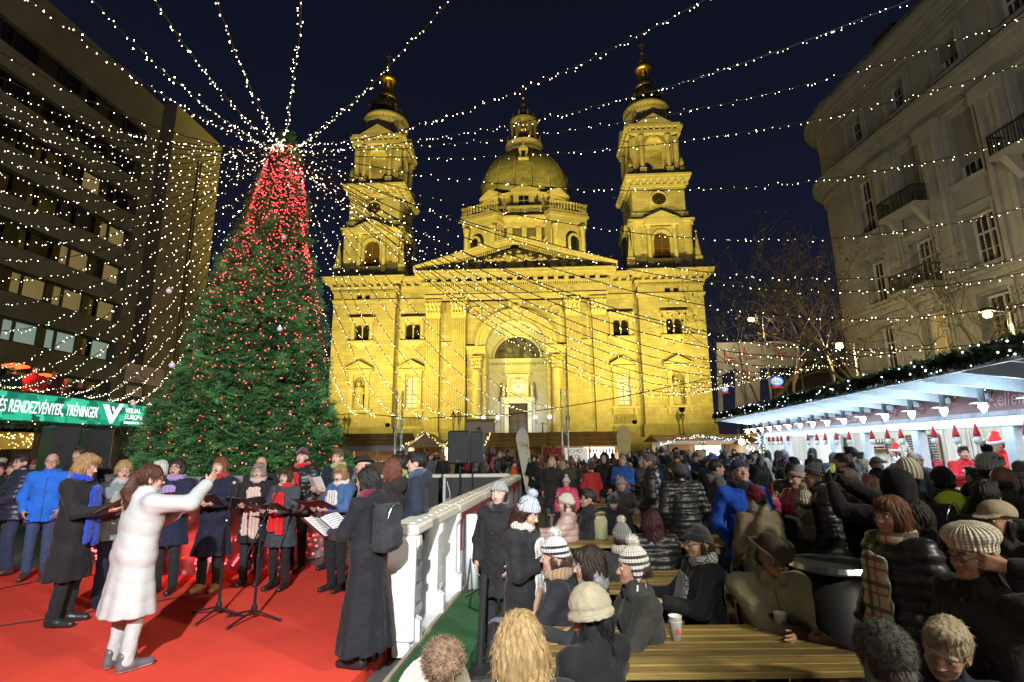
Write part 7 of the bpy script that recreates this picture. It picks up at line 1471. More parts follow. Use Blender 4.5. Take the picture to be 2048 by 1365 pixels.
ARMS = {'down': (.26, .04, -.60), 'pocket': (.20, .15, -.47), 'folder': (.11, .36, -.27), 'clasp': (.025, .27, -.40), 'table': (.14, .40, -.19), 'lap': (.09, .30, -.40), 'phone': (.07, .42, .20), 'chest': (.05, .25, -.18), 'cross': (-.07, .24, -.26), 'cup': (.08, .30, -.20), 'ear': (.13, -.03, .17), 'phonelow': (.05, .34, -.02)}
SHOEV = None
def shoe_mesh(res=.013):
    if 'shoe' not in _HM:
        def f(P):
            d = smin(s_cap(P, (0, -.055, .05), (0, .02, .055), .045, .046), s_cap(P, (0, .02, .045), (0, .165, .035), .045, .036), .03); d = smin(d, s_cap(P, (0, -.05, .05), (0, -.05, .13), .042, .045), .02); return smax(d, .004 - P[:, 2], .004)
        V, Q = surfnet(f, (-.07, -.12, -.01), (.07, .23, .19), res); c = V[Q].mean(1)
        _HM['shoe'] = mk('shoe', [(V, Q, (c[:, 2] < .025).astype(int))], [M_black, M_black])
    return _HM['shoe']
_MINST = {}
def person(label, px, py, y=None, h=None, base=0.0, face=180, seat=False, lean=0.0, head_=(0, 0, 0), arms=('pocket', 'pocket'), coat=('hip', (0.03, 0.03, 0.035), 'cloth'),
           trous=(0.02, 0.02, 0.024), shoes=(0.02, 0.02, 0.02), sole=(0.02, 0.02, 0.02), skin='light', hair=('short', (0.05, 0.03, 0.02)), hat=None, scarf=None, glasses=False, sex='m', old=False, mouth=False,
           gloves=None, res='mid', group=None, stance=0.09, furhood=None, hooddown=None, wide=1.0, name='person', at=None, height=None, stride=0.0):
    HR, CR, TRR, HAIR_R, HANDR = {'near': (.0066, .0135, .02, .0085, .0045), 'mid': (.0085, .02, .024, .011, .0055), 'far': (.0125, .03, .036, .017, .011)}[res]
    extra = {None: 0.0, 'beanie': .015, 'bobble': .03, 'slouch': .04, 'chullo': .02, 'fedora': .04, 'cloche': .02, 'beret': .03, 'cap': .015, 'fur': .02, 'santa': .06, 'hood': .02}[hat[0] if hat else None]
    if hat and len(hat) > 3 and hat[3]: extra += .055
    hz = .52 if seat else .92
    la = math.radians(lean); cl, sl = math.cos(la), math.sin(la)
    def up(x, yy, z): return V3(x, yy * cl + z * sl, hz + z * cl - yy * sl)      # point above the hips, leaning forward
    crown = float(up(0, 0, .60)[2]) + .222 + extra
    if at is not None: X, Y = at; s = (height or 1.7) / crown
    else:
        w = ony(px, py, y) if y is not None else onz(px, py, h)
        s = (w[2] - base) / crown; fa = math.radians(face); off = float(up(0, .01, .6)[1]) * s; X, Y = w[0] - off * math.sin(fa), w[1] - off * math.cos(fa)
    root = thing(name, label, 'person', (X, Y, base), -math.radians(face), group); root.scale = (s, s, s)
    sw = (.185 if sex == 'm' else .165) * wide
    chest, shm, neck, pivot = up(0, .01, .34), up(0, -.01, .49), up(0, -.02, .54), up(0, .012, .595)
    length, ccol, kind = coat
    SH, EL, WR, FD = [], [], [], []
    for i, sd in enumerate((-1, 1)):
        S = up(sd * sw, -.01, .475); a = arms[i]
        t = ARMS[a] if isinstance(a, str) else a; flip = sd
        Wt = up(flip * t[0], t[1], .49 + t[2]) if not seat or isinstance(a, str) else up(flip * t[0], t[1], .49 + t[2])
        d = Wt - S; L_ = float(np.linalg.norm(d)); l1, l2 = .29, .265
        if L_ > l1 + l2 - .01: Wt = S + d / L_ * (l1 + l2 - .01); d = Wt - S; L_ = l1 + l2 - .01
        n = d / L_; aa = (l1 * l1 - l2 * l2 + L_ * L_) / (2 * L_); hh = math.sqrt(max(0, l1 * l1 - aa * aa)); pole = V3(sd * .55, -.55, -.75); pole = pole - n * float(pole @ n); pole /= np.linalg.norm(pole) + 1e-6
        E_ = S + n * aa + pole * hh; SH.append(S); EL.append(E_); WR.append(Wt); q = Wt - E_; FD.append(q / np.linalg.norm(q))
    HP, KN, AN = [], [], []
    for sd in (-1, 1):
        H_ = V3(sd * .09, 0, hz)
        if seat: K = V3(sd * .13, .40, .50); A_ = V3(sd * .13, .38, .09)
        else: K = V3(sd * (stance + .005), .03 + sd * stride * .5, .50); A_ = V3(sd * (stance + .01), -.01 + sd * stride, .09)
        HP.append(H_); KN.append(K); AN.append(A_)
    # body: one mesh of skin - trunk and limbs, head, hands
    def bodyf(P):
        d = s_cap(P, (-.06, 0, hz + .02), (.06, 0, hz + .02), .11, .11); d = smin(d, s_cap(P, (0, 0, hz + .1), chest, .115, .125), .06); d = smin(d, s_cap(P, SH[0], SH[1], .055, .055), .06); d = smin(d, s_cap(P, shm, pivot, .058, .048), .03)
        for i in (0, 1):
            d = smin(d, s_cap(P, SH[i], EL[i], .047, .038), .03); d = smin(d, s_cap(P, EL[i], WR[i], .038, .026), .02); d = smin(d, s_cap(P, HP[i], KN[i], .075, .05), .04); d = smin(d, s_cap(P, KN[i], AN[i], .05, .036), .03)
        return d
    pts = np.array(SH + EL + WR + HP + KN + AN + [pivot]); lo, hi = pts.min(0) - .14, pts.max(0) + .14
    bV, bQ = surfnet(bodyf, lo, hi, .032); pcs = [(bV, bQ, 0)]
    HM = Matrix.Translation(Vector(pivot.tolist())) @ Matrix.Rotation(math.radians(-head_[0]), 4, 'Z') @ Matrix.Rotation(math.radians(-head_[1] - lean * .55), 4, 'X') @ Matrix.Rotation(math.radians(head_[2]), 4, 'Y')
    R3 = np.array(HM.to_3x3()); tr = np.array(HM.translation)
    for V, Q, k in head(sex, old, mouth, HR): pcs.append((np.asarray(V) @ R3.T + tr, Q, k))
    for i, sd in enumerate((-1, 1)):
        a = arms[i]; curl = .75 if a in ('folder', 'cup', 'phone', 'phonelow', 'ear', 'chest') else .35 if isinstance(a, str) else .25
        V, Q = hand(curl, HANDR if a != 'pocket' else .011); V = np.asarray(V).copy()
        if sd < 0: V[:, 0] *= -1; Q = Q[:, ::-1]
        z = FD[i].astype(float); pal = np.array([0, 0, -1.0]) if a in ('table', 'lap', 'clasp', 'cross') else np.array([-sd * 1.0, 0, 0.0]) if a not in ('folder', 'cup') else np.array([-sd * .5, 0, .85])
        yv = -pal + z * float(pal @ z); yv /= np.linalg.norm(yv) + 1e-6; xv = np.cross(yv, z)
        V = V[:, :1] * xv + V[:, 1:2] * yv + V[:, 2:3] * z + WR[i]; pcs.append((V, Q, 6))
    hm = hairmat(hair[1]) if hair else hairmat((0.05, 0.03, 0.02)); sk = SKIN[skin]
    inst('body', mk('body', pcs, [sk, M_lip, M_eyew, M_iris, hm, M_mouth, fab(gloves) if gloves else sk]), root)
    # coat
    hem = {'waist': hz - .06, 'hip': hz - .14, 'thigh': hz - .32, 'knee': hz - .47, 'calf': hz - .62, 'ankle': .14}[length] if not seat else hz - .10
    g = .014 if kind == 'cloth' else .030 if kind == 'puffer' else .02; ph = (px * 7 + py * 3) % 6.28
    def coatf(P):
        d = s_cap(P, (-.055, 0, hz + .02), (.055, 0, hz + .02), .125 + g, .125 + g); d = smin(d, s_cap(P, (-.05, 0, hz + .1), chest + V3(-.06, 0, 0), .105 + g, .125 + g), .08); d = smin(d, s_cap(P, (.05, 0, hz + .1), chest + V3(.06, 0, 0), .105 + g, .125 + g), .08)
        d = smin(d, s_cap(P, SH[0], SH[1], .068 + g, .068 + g), .06)
        arm = None
        for i in (0, 1):
            u = s_cap(P, SH[i], EL[i], .062 + g, .056 + g * .8); v = s_cap(P, EL[i], WR[i] - FD[i] * .025, .056 + g * .8, .044 + g * .5); u = smin(u, v, .025); arm = u if arm is None else np.minimum(arm, u)
        if seat:
            for i in (0, 1): d = smin(d, s_cap(P, HP[i], HP[i] + (KN[i] - HP[i]) * (.55 if length != 'hip' else .3), .10 + g, .085 + g), .05)
        elif hem < hz - .1:
            fl = .05 + .10 * (hz - hem); Q = P.copy(); Q[:, 1] *= 1.28; d = smin(d, np.maximum(s_cap(Q, (0, 0, hz + .05), (0, 0, hem - .05), .155 + g, .155 + g + fl), hem - P[:, 2]), .05)
            d += .010 * np.sin(np.arctan2(P[:, 0], P[:, 1]) * 9 + 2 * P[:, 2]) * np.clip((hz - P[:, 2]) / .5, 0, 1)
        d = smin(d, arm, .03)
        col = smax(s_cap(P, neck - V3(0, 0, .02), neck + (pivot - neck) * .9 + V3(0, -.005, 0), .082 + g * .5, .070 + g * .5), -s_cap(P, neck + V3(0, 0, .03), pivot + V3(0, .01, .05), .056, .062), .008); d = smin(d, col, .03)
        if kind == 'cloth' and not hooddown:
            Q = P.copy(); Q[:, 0] = np.abs(Q[:, 0]); d = smin(d, s_ell(Q, neck + V3(.055, .075, -.015), (.045, .035, .05)), .008)
        if hooddown: d = smin(d, s_ell(P, neck + V3(0, -.095, -.02), (.13, .06, .09)), .04)
        if kind == 'quilt': d -= .007 * np.abs(np.sin((P[:, 2] + .35 * np.abs(P[:, 0]) - hz) * math.pi / .13)) ** .6
        if kind == 'puffer':
            d -= .014 * np.abs(np.sin((P[:, 2] - hz) * math.pi / .075)) - .006
        d += (.0025 if kind == 'quilt' else .006) * wob(P, 17, ph) + (.001 if kind == 'quilt' else .0035) * wob(P, 41, ph)
        if not seat: d = np.maximum(d, hem - P[:, 2] + .004 * np.sin(P[:, 0] * 30))
        return d
    pts = np.array(SH + EL + WR + [pivot, V3(0, 0, hem)]); lo, hi = pts.min(0) - .10, pts.max(0) + .10; lo[2] = min(hem, pts.min(0)[2]) - .06; lo[:2] = np.minimum(lo[:2], [-.34, -.30]); hi[:2] = np.maximum(hi[:2], [.34, .30])
    if seat: hi[1] = max(hi[1], .45); lo[2] = min(lo[2], hz - .16)
    V, Q = surfnet(coatf, lo, hi, CR)
    cm = puff(ccol) if kind == 'puffer' else mat('smooth_quilted_cloth', ccol, .6, .04, 3, .15, 40) if kind == 'quilt' else fab(ccol)
    co = inst('coat', mk('coat', [(V, Q, 0)], [cm]), root)
    if res != 'far':        # zip or buttons down the front, found on the coat's own surface
        zs = np.linspace(max(hem + .03, hz - .45) if not seat else hz + .08, float(chest[2]) + .14, 14); ys = np.linspace(.02, .40, 90, dtype=f4)
        def front(x, z):
            q = np.stack([np.full(90, x), ys, np.full(90, z)], 1).astype(f4); k = np.where(coatf(q) < 0)[0]; return float(ys[k[-1]]) if len(k) else None
        pts_ = [(0.0, yy_, float(z)) for z in zs for yy_ in [front(0.0, z)] if yy_ is not None and yy_ < .36]
        if len(pts_) > 3:
            if kind == 'cloth' and length in ('knee', 'thigh', 'calf'):
                for q in pts_[1::3]: MB().lathe([(.001, -.004), (.013, -.003), (.013, .003), (.001, .004)], n=10).xf(Matrix.Translation((q[0] + .02, q[1] + .004, q[2])) @ Matrix.Rotation(math.pi / 2, 4, 'X')).build('button', M_black, root)
            else: MB().tube([(x, yy_ + .002, z) for x, yy_, z in pts_], .0045, 5).build('zip', M_black, root)
        for sd in (-1, 1):
            q0, q1 = front(sd * .10, hz + .02), front(sd * .14, hz + .10)
            if q0 and q1 and q0 < .3 and q1 < .3 and not seat: MB().tube([(sd * .10, q0 + .001, hz + .02), (sd * .12, (q0 + q1) / 2 + .002, hz + .06), (sd * .14, q1 + .001, hz + .10)], .006, 5).build('pocket_edge', cm, root)
    # trousers
    def trf(P):
        d = s_cap(P, (-.05, 0, hz), (.05, 0, hz), .118, .118)
        for i in (0, 1): d = smin(d, np.minimum(s_cap(P, HP[i], KN[i], .088, .066), s_cap(P, KN[i], AN[i] + V3(0, 0, .0), .066, .058)), .025)
        d += .006 * wob(P, 22, ph); return np.maximum(d, .055 - P[:, 2])
    pts = np.array(HP + KN + AN); lo, hi = pts.min(0) - .13, pts.max(0) + .13
    V, Q = surfnet(trf, lo, hi, TRR); inst('trousers', mk('trousers', [(V, Q, 0)], [fab(trous)]), root)
    sm = mat('leather', shoes, 0.4, 0.2, 9, 0.2)
    for i in (0, 1): inst('shoe', shoe_mesh(), root, (float(AN[i][0]), float(AN[i][1]) + .02, 0.0), (0, 0, (-.12, .12)[1 - i]), [sm, mat('rubber_sole', sole, 0.7, 0.1, 9, 0.1)])
    ML = HM
    def onhead(nm, mesh, ms):
        o = inst(nm, mesh, root, mats=ms); o.matrix_local = ML; return o
    if hair and hair[0] != 'none': onhead('hair', headmesh('hair', hair[0], HAIR_R), [hm])
    if hat:
        st, hc = hat[0], hat[1]; hc2 = hat[2] if len(hat) > 2 else None
        m = knit(hc, hc2) if st in ('beanie', 'bobble', 'slouch', 'chullo', 'beret') else mat('fur', hc, 0.95, 0.5, 40, 0.8, 160) if st == 'fur' else cm if st == 'hood' else fab(hc)
        o = onhead('hood' if st == 'hood' else 'hat', headmesh('hat', st, HAIR_R * .9), [m])
        if len(hat) > 3 and hat[3]: onhead('pompom', headmesh('hat', 'bigpom' if hat[3] == 'big' else 'pom', HAIR_R * .8), [mat('fur', hat[4] if len(hat) > 4 else hc, 0.95, 0.5, 40, 0.8, 160)])
        if st == 'fedora': onhead('hat_band', MB().lathe([(.0955, .165), (.096, .172), (.094, .19)], 0, -.012, 0, 28, sx=.93, sy=1.15).mesh('hat_band', [M_black]), [fab((0.09, 0.035, 0.02))])
        if st == 'santa': onhead('fur_brim', headmesh('hat', 'santabrim', HAIR_R), [fab((.75, .75, .73))])
        if st == 'chullo':
            for s_ in (-1, 1): onhead('tie_cord', MB().tube([(s_ * .085, .0, .0), (s_ * .09, .02, -.12), (s_ * .10, .05, -.24 - .03 * s_)], .006, 5).mesh('tie_cord', [M_gwh]), None)
    if furhood: onhead('fur_trim', headmesh('hat', 'furring', HAIR_R * 1.2), [mat('fur', furhood, 0.95, 0.5, 30, 0.8, 120)]).location = (ML @ Vector((0, -.10, -.09)))
    if glasses: onhead('glasses', glassesmesh(), None)
    if scarf:
        scol = scarf[0]; tails = scarf[1] if len(scarf) > 1 else 0; sm_ = scarf[2] if len(scarf) > 2 else knit(scol)
        def scf(P):
            c0 = neck + V3(0, .012, .03); q = P - c0; ring = np.sqrt((np.sqrt((q[:, 0] / 1.05) ** 2 + q[:, 1] ** 2) - .078) ** 2 + (q[:, 2] * .75 + .12 * q[:, 1]) ** 2) - .034; d = ring
            if tails:
                for k, s_ in enumerate((-1, 1)):
                    a = chest + V3(s_ * .040, .148 + g, .08); b = up(s_ * (.06 + .015 * k), .172 + g + (.10 if seat else 0), .40 - tails * (1 - .12 * k)); Q = (P - a) * V3(1, 3.0, 1) + a; b2 = (b - a) * V3(1, 3.0, 1) + a
                    d = smin(d, s_cap(Q, a, b2, .056, .066) / 2.0, .02); 
            return d + .005 * wob(P, 34, ph)
        lo = neck - V3(.15, .15, .12); hi = neck + V3(.15, .2, .14)
        if tails: lo = np.minimum(lo, up(-.15, -.05, .36 - tails)); hi = np.maximum(hi, up(.15, .42, .45))
        V, Q = surfnet(scf, lo, hi, CR * .72); inst('scarf', mk('scarf', [(V, Q, 0)], [sm_]), root)
    root['_'] = 0; del root['_']
    def wpt(p): return Matrix.Translation((X, Y, base)) @ Matrix.Rotation(-math.radians(face), 4, 'Z') @ (Vector([float(v) for v in p]) * s)
    return dict(root=root, WR=[wpt(w) for w in WR], FD=FD, s=s, face=face, wpt=wpt, up=up, chest=chest, neck=neck, X=X, Y=Y)
def folder(p, label, col=(0.05, 0.02, 0.025), wid=.24, open_=True, pitch=38, dz=.04, dy=.10):
    c = (p['WR'][0] + p['WR'][1]) / 2; fa = math.radians(p['face']); c = c + Vector((math.sin(fa) * dy, math.cos(fa) * dy, dz))
    t = thing('music_folder', label, 'folder', tuple(c), -fa, 'choir music folders'); t.rotation_euler = (math.radians(pitch), 0, -fa)
    m = mat('folder_cover', col, 0.5, 0.15, 6, 0.1); pm = mat('sheet_paper', (0.74, 0.74, 0.72), 0.7, 0.03, 4, 0.05); ink = mat('printed_notes', (0.08, 0.08, 0.08), 0.8, 0.1, 9, 0)
    for s_, nm in ((-1, 'cover'), (1, 'cover')):
        a = .16 * s_; b = MB(); b.add([(0, -.16, 0), (s_ * wid, -.16, .035), (s_ * wid, .16, .035), (0, .16, 0), (0, -.16, -.006), (s_ * wid, -.16, .029), (s_ * wid, .16, .029), (0, .16, -.006)], [(0, 1, 2, 3)[::s_], (7, 6, 5, 4)[::s_], (0, 4, 5, 1)[::s_], (1, 5, 6, 2)[::s_], (2, 6, 7, 3)[::s_], (3, 7, 4, 0)[::s_]]); b.build('cover', m, t)
        if open_:
            q = MB(); q.add([(s_ * .01, -.145, .006), (s_ * .12, -.145, .034), (s_ * (wid - .02), -.145, .040), (s_ * (wid - .02), .145, .040), (s_ * .12, .145, .034), (s_ * .01, .145, .006)], [(0, 1, 4, 5)[::s_], (1, 2, 3, 4)[::s_]]); o = q.build('sheet', pm, t)
            n_ = MB()
            for k in range(9): n_.add([(s_ * .03, .12 - .03 * k, .015), (s_ * .12, .12 - .03 * k, .0365), (s_ * (wid - .04), .12 - .03 * k, .0415), (s_ * (wid - .04), .114 - .03 * k, .0415), (s_ * .12, .114 - .03 * k, .0365), (s_ * .03, .114 - .03 * k, .015)], [(0, 1, 4, 5)[::s_], (1, 2, 3, 4)[::s_]])
            n_.build('notes', ink, o)
    return t
def backpack(p, label, col):
    t = thing('backpack', label, 'backpack', (0, 0, 0)); up = p['up']
    c = p['wpt'](up(0, -.215, .28)); fa = p['face']; t.location = c; t.rotation_euler = (0, 0, -math.radians(fa)); s = p['s']; t.scale = (s, s, s)
    def f(P): q = np.abs(P - V3(0, 0, -.02)) - V3(.085, .03, .16); d = np.linalg.norm(np.maximum(q, 0), axis=1) + np.minimum(q.max(1), 0) - .055; q = np.abs(P - V3(0, -.085, -.10)) - V3(.07, .01, .06); d = smin(d, np.linalg.norm(np.maximum(q, 0), axis=1) - .03, .012); return d + .004 * wob(P, 30)
    V, Q = surfnet(f, (-.18, -.15, -.28), (.18, .12, .25), .016); inst('bag', mk('bag', [(V, Q, 0)], [fab(col)]), t)
    for s_ in (-1, 1): MB().tube([(s_ * .09, .06, .18), (s_ * .11, .13, .24), (s_ * .125, .22, .22), (s_ * .13, .33, .12), (s_ * .14, .34, 0), (s_ * .14, .22, -.14), (s_ * .12, .06, -.18)], .018, 6).build('strap', fab((0.02, 0.02, 0.02)), t)
    z = MB(); z.tube([(.12 * math.cos(a), -.085 - .02 * math.sin(a), .05 + .16 * math.sin(a)) for a in np.linspace(.1, 3.0, 10)], .005, 4); z.build('zip', M_alu, t); return t
BLK = (0.016, 0.016, 0.018); NAVY = (0.014, 0.018, 0.040); JEAN = (0.045, 0.075, 0.15); GREY = (0.10, 0.105, 0.11); OLIVE = (0.055, 0.05, 0.03)
BRN = (0.055, 0.028, 0.014); DBR = (0.022, 0.013, 0.009); BLO = (0.36, 0.24, 0.11); GRH = (0.26, 0.25, 0.24); AUB = (0.13, 0.040, 0.025); BK = (0.010, 0.009, 0.009)
# ------------------------------------------------------------------ on the red carpet: the choir
P = person('conductor in a long white quilted coat and white trousers, arm raised, brown ponytail', 303, 930, y=4.94, base=FZ, face=28, lean=4, coat=('knee', (0.41, 0.435, 0.43), 'quilt'), trous=(0.41, 0.44, 0.44), shoes=(0.10, 0.10, 0.11), sole=(0.5, 0.5, 0.48),
    hair=('pony', (0.075, 0.030, 0.014)), sex='f', glasses=True, arms=((.06, .36, -.12), (.27, .40, .17)), res='near', head_=(22, 4, 0), stance=.10)
P = person('woman in a long black coat with a bright blue scarf and blonde bob', 172, 907, y=6.08, base=FZ, face=82, head_=(0, 18, 0), coat=('knee', BLK, 'cloth'), trous=BLK, hair=('bobmid', (0.34, 0.21, 0.09)), sex='f', scarf=((0.015, 0.06, 0.55), .52), arms=('folder', 'folder'), res='near')
folder(P, 'open brown music folder held by the woman with the blue scarf', (0.10, 0.06, 0.035), pitch=30)
person('grey haired man with glasses in a bright blue anorak and jeans', 107, 906, y=8.15, base=FZ, face=150, head_=(-5, 0, 0), coat=('hip', (0.02, 0.14, 0.62), 'cloth'), trous=JEAN, shoes=(0.08, 0.04, 0.025), hair=('bald', GRH), glasses=True, old=True, hooddown=True, arms=('pocket', 'pocket'))
person('man with dark hair and glasses in a dark blue quilted jacket, hands clasped', 47, 908, y=8.43, base=FZ, face=215, head_=(-20, 0, 0), coat=('hip', (0.02, 0.028, 0.055), 'puffer'), trous=(0.03, 0.045, 0.09), shoes=(0.06, 0.03, 0.02), hair=('short', DBR), glasses=True, arms=('clasp', 'clasp'))
person('dark haired man standing half hidden between the blue anorak and the blonde bob', 163, 893, y=9.3, base=FZ, face=190, coat=('hip', BLK, 'cloth'), hair=('short', (0.03, 0.025, 0.022)))
person('person in dark clothes cut off at the left picture edge', 2, 925, y=8.9, base=FZ, face=140, coat=('thigh', BLK, 'cloth'), hair=('short', DBR), arms=('clasp', 'clasp'))
person('person in a dark coat behind the quilted jacket at far left', 28, 925, y=9.7, base=FZ, face=170, coat=('hip', (0.03, 0.028, 0.026), 'cloth'), hair=('short', BRN))
P = person('young blonde woman with glasses, grey jacket with a mustard panel, white song sheets', 250, 921, y=6.75, base=FZ, face=125, head_=(10, 4, 0), coat=('hip', (0.16, 0.20, 0.20), 'cloth'), trous=NAVY, shoes=NAVY, hair=('pony', BLO), sex='f', glasses=True, scarf=((0.42, 0.42, 0.42), 0), arms=('folder', 'folder'), res='near', mouth=True)
folder(P, 'pale open folder of song sheets held by the blonde woman with glasses', (0.55, 0.53, 0.48), pitch=48, dz=.1); 
q = thing('shoulder_bag', 'mustard brown cloth bag hanging at the hip of the blonde woman with glasses', 'bag', tuple(P['wpt'](P['up'](-.16, .15, -.02))), -math.radians(125)); MB().bbox(-.14, .14, -.05, .05, -.22, .22, .03).build('bag', fab((0.33, 0.19, 0.03)), q); MB().tube([(-.1, 0, .2), (-.02, -.05, .45), (.1, 0, .2)], .012, 5).build('strap', fab((0.2, 0.12, 0.03)), q)
person('white haired singer almost hidden behind the white coat', 323, 920, y=8.1, base=FZ, face=190, coat=('thigh', NAVY, 'cloth'), hair=('bob', (0.5, 0.5, 0.5)), sex='f', mouth=True)
P = person('dark haired singer with glasses and a lilac scarf', 356, 917, y=7.3, base=FZ, face=172, coat=('thigh', NAVY, 'cloth'), hair=('longb', DBR), sex='f', glasses=True, mouth=True, scarf=((0.36, 0.24, 0.50), .35), arms=('folder', 'folder'))
folder(P, 'dark red music folder held by the singer in the lilac scarf', (0.07, 0.015, 0.02), pitch=52)
P = person('red haired singer with a red scarf, long navy coat and tan boots', 441, 914, y=7.4, base=FZ, face=176, coat=('knee', (0.012, 0.014, 0.032), 'cloth'), trous=BLK, shoes=(0.36, 0.20, 0.06), sole=(.3, .2, .08), hair=('long', (0.16, 0.055, 0.022)), sex='f', mouth=True, scarf=((0.45, 0.014, 0.02), 0), arms=('folder', 'folder'), skin='pale', res='near')
folder(P, 'dark music folder with pale pages held by the red haired singer', (0.03, 0.02, 0.022), pitch=30)
P = person('grey bobbed singer with glasses and a long pale pink fringed scarf', 519, 925, y=7.68, base=FZ, face=170, coat=('thigh', BLK, 'cloth'), hair=('bob', (0.27, 0.22, 0.16)), sex='f', glasses=True, old=True, mouth=True, scarf=((0.62, 0.44, 0.40), .62), arms=('folder', 'folder'), skin='pale', res='near')
folder(P, 'black music folder held by the grey bobbed singer', (0.02, 0.018, 0.02), pitch=28, open_=True)
person('bald man showing just his head behind the grey bobbed singer', 523, 913, y=8.5, base=FZ, face=180, coat=('hip', BLK, 'cloth'), hair=('bald', GRH), old=True)
P = person('short brown haired singer with glasses, bright red scarf and dark grey parka', 573, 936, y=7.45, base=FZ, face=188, coat=('thigh', (0.045, 0.05, 0.06), 'cloth'), trous=BLK, shoes=BLK, hair=('bob', BRN), sex='f', glasses=True, old=True, mouth=True, scarf=((0.60, 0.012, 0.015), .50), furhood=(0.30, 0.26, 0.20), arms=('folder', 'folder'), skin='pale', res='near')
folder(P, 'dark folder with white sheets held by the singer with the bright red scarf', (0.03, 0.018, 0.02), pitch=22)
person('tall man in a burgundy beanie and red scarf with a black puffer jacket', 606, 894, y=8.5, base=FZ, face=195, head_=(-14, 0, 0), coat=('hip', BLK, 'puffer'), hair=('nape', DBR), hat=('beanie', (0.085, 0.012, 0.025)), scarf=((0.58, 0.015, 0.018), .28), skin='pale')
P = person('young man with light brown hair and a lime green scarf', 677, 898, y=8.6, base=FZ, face=200, head_=(-10, 4, 0), coat=('hip', NAVY, 'cloth'), hair=('short', (0.12, 0.065, 0.03)), scarf=((0.32, 0.48, 0.14), 0), arms=('folder', 'folder'), skin='pale')
folder(P, 'small white song book held by the man in the lime green scarf', (0.6, 0.6, 0.58), .12, pitch=55, dz=.08)
P = person('singer with short blonde hair, blue denim jacket and white scarf', 683, 930, y=7.34, base=FZ, face=205, head_=(-12, 12, 0), coat=('hip', (0.05, 0.11, 0.24), 'cloth'), trous=BLK, hair=('bob', (0.28, 0.17, 0.075)), sex='f', scarf=((0.6, 0.58, 0.55), .25), arms=('folder', 'folder'), skin='pale', res='near', mouth=True)
folder(P, 'large open folder with white music sheets before the blue denim jacket', (0.10, 0.02, 0.03), .27, pitch=24, dz=.06, dy=.14)
person('man in a black fedora seen over the dark haired woman', 728, 908, y=7.7, base=FZ, face=255, coat=('hip', BLK, 'cloth'), hair=('nape', DBR), hat=('fedora', (0.018, 0.018, 0.022)))
P = person('woman with long black hair in an ankle length black coat carrying a backpack', 737, 934, y=4.95, base=FZ, face=292, lean=3, head_=(-8, 2, 0), coat=('ankle', (0.013, 0.014, 0.018), 'cloth'), trous=BLK, shoes=BLK, hair=('long', BK), sex='f', scarf=((0.16, 0.012, 0.03), 0), arms=('folder', 'folder'), res='near', hooddown=True)
P['backpack'] = backpack(P, 'dark grey backpack worn over the long black coat', (0.028, 0.03, 0.034)); folder(P, 'dark red folder with white sheets held by the woman in the ankle length coat', (0.10, 0.015, 0.03), pitch=30)
person('woman with auburn hair and a dark coat seen from behind', 783, 917, y=6.2, base=FZ, face=300, coat=('thigh', (0.022, 0.018, 0.017), 'cloth'), hair=('longb', AUB), sex='f', res='near', hooddown=True)
person('man with glasses and a green scarf between the auburn hair and the navy jacket', 797, 911, y=7.2, base=FZ, face=265, coat=('hip', BLK, 'cloth'), hair=('short', BK), glasses=True, scarf=((0.25, 0.42, 0.10), 0))
person('young dark haired man in a navy hooded jacket singing in profile', 834, 904, y=6.4, base=FZ, face=268, head_=(-4, 0, 0), coat=('hip', (0.020, 0.026, 0.045), 'cloth'), hair=('short', (0.014, 0.010, 0.008)), mouth=True, hooddown=True, scarf=((0.05, 0.08, 0.16), 0), res='near', skin='pale')
# ------------------------------------------------------------------ by the fence and at the tables
person('woman in a grey ribbed beanie beside the fence, looking at the stage', 998, 960, y=5.4, face=200, coat=('thigh', BLK, 'cloth'), hair=('fringe', DBR), sex='f', hat=('beanie', (0.30, 0.32, 0.32)), scarf=((0.015, 0.016, 0.018), 0), res='near', skin='pale')
person('woman in a pale blue bobble hat and long white fringed scarf, head bowed', 1047, 973, y=4.35, face=120, head_=(0, 24, 0), coat=('hip', BLK, 'cloth'), trous=(0.10, 0.17, 0.30), hair=('longb', (0.035, 0.016, 0.010)), sex='f', hat=('bobble', (0.42, 0.48, 0.54), None, True), scarf=((0.55, 0.52, 0.47), .55), arms=('chest', 'chest'), gloves=(0.30, 0.34, 0.38), res='near')
person('seated woman in a black and white striped bobble hat with a tan scarf', 1110, 1053, h=1.37, seat=True, face=285, lean=8, coat=('hip', (0.018, 0.018, 0.022), 'cloth'), trous=JEAN, hair=('fringe', BRN), sex='f', hat=('bobble', (0.55, 0.54, 0.50), (0.02, 0.02, 0.03), True), scarf=((0.36, 0.23, 0.13), .3), gloves=(0.10, 0.11, 0.13), arms=('table', 'lap'), res='near')
person('seated woman with short dark hair and a grey knitted collar', 1180, 1092, h=1.28, seat=True, face=275, head_=(0, 6, 0), coat=('hip', (0.02, 0.02, 0.022), 'cloth'), hair=('bob', DBR), sex='f', scarf=((0.16, 0.16, 0.16), 0), furhood=(0.25, 0.25, 0.25), arms=('table', 'lap'), res='near')
person('seated man in a patterned knit cap with ear flaps, dark olive jacket', 1264, 1071, h=1.36, seat=True, face=268, lean=6, coat=('hip', (0.030, 0.030, 0.024), 'cloth'), hair=('nape', BRN), hat=('chullo', (0.55, 0.52, 0.43), (0.035, 0.035, 0.04), True), arms=('table', 'table'), res='near', skin='tan', wide=1.08)
person('person in a cream felt cloche hat seen from behind at the near table', 1178, 1164, h=1.27, seat=True, face=322, head_=(-25, 4, 0), coat=('hip', (0.008, 0.008, 0.010), 'cloth'), hair=('fringe', BK), sex='f', hat=('cloche', (0.30, 0.27, 0.18)), glasses=True, arms=('lap', 'lap'), res='near', skin='tan')
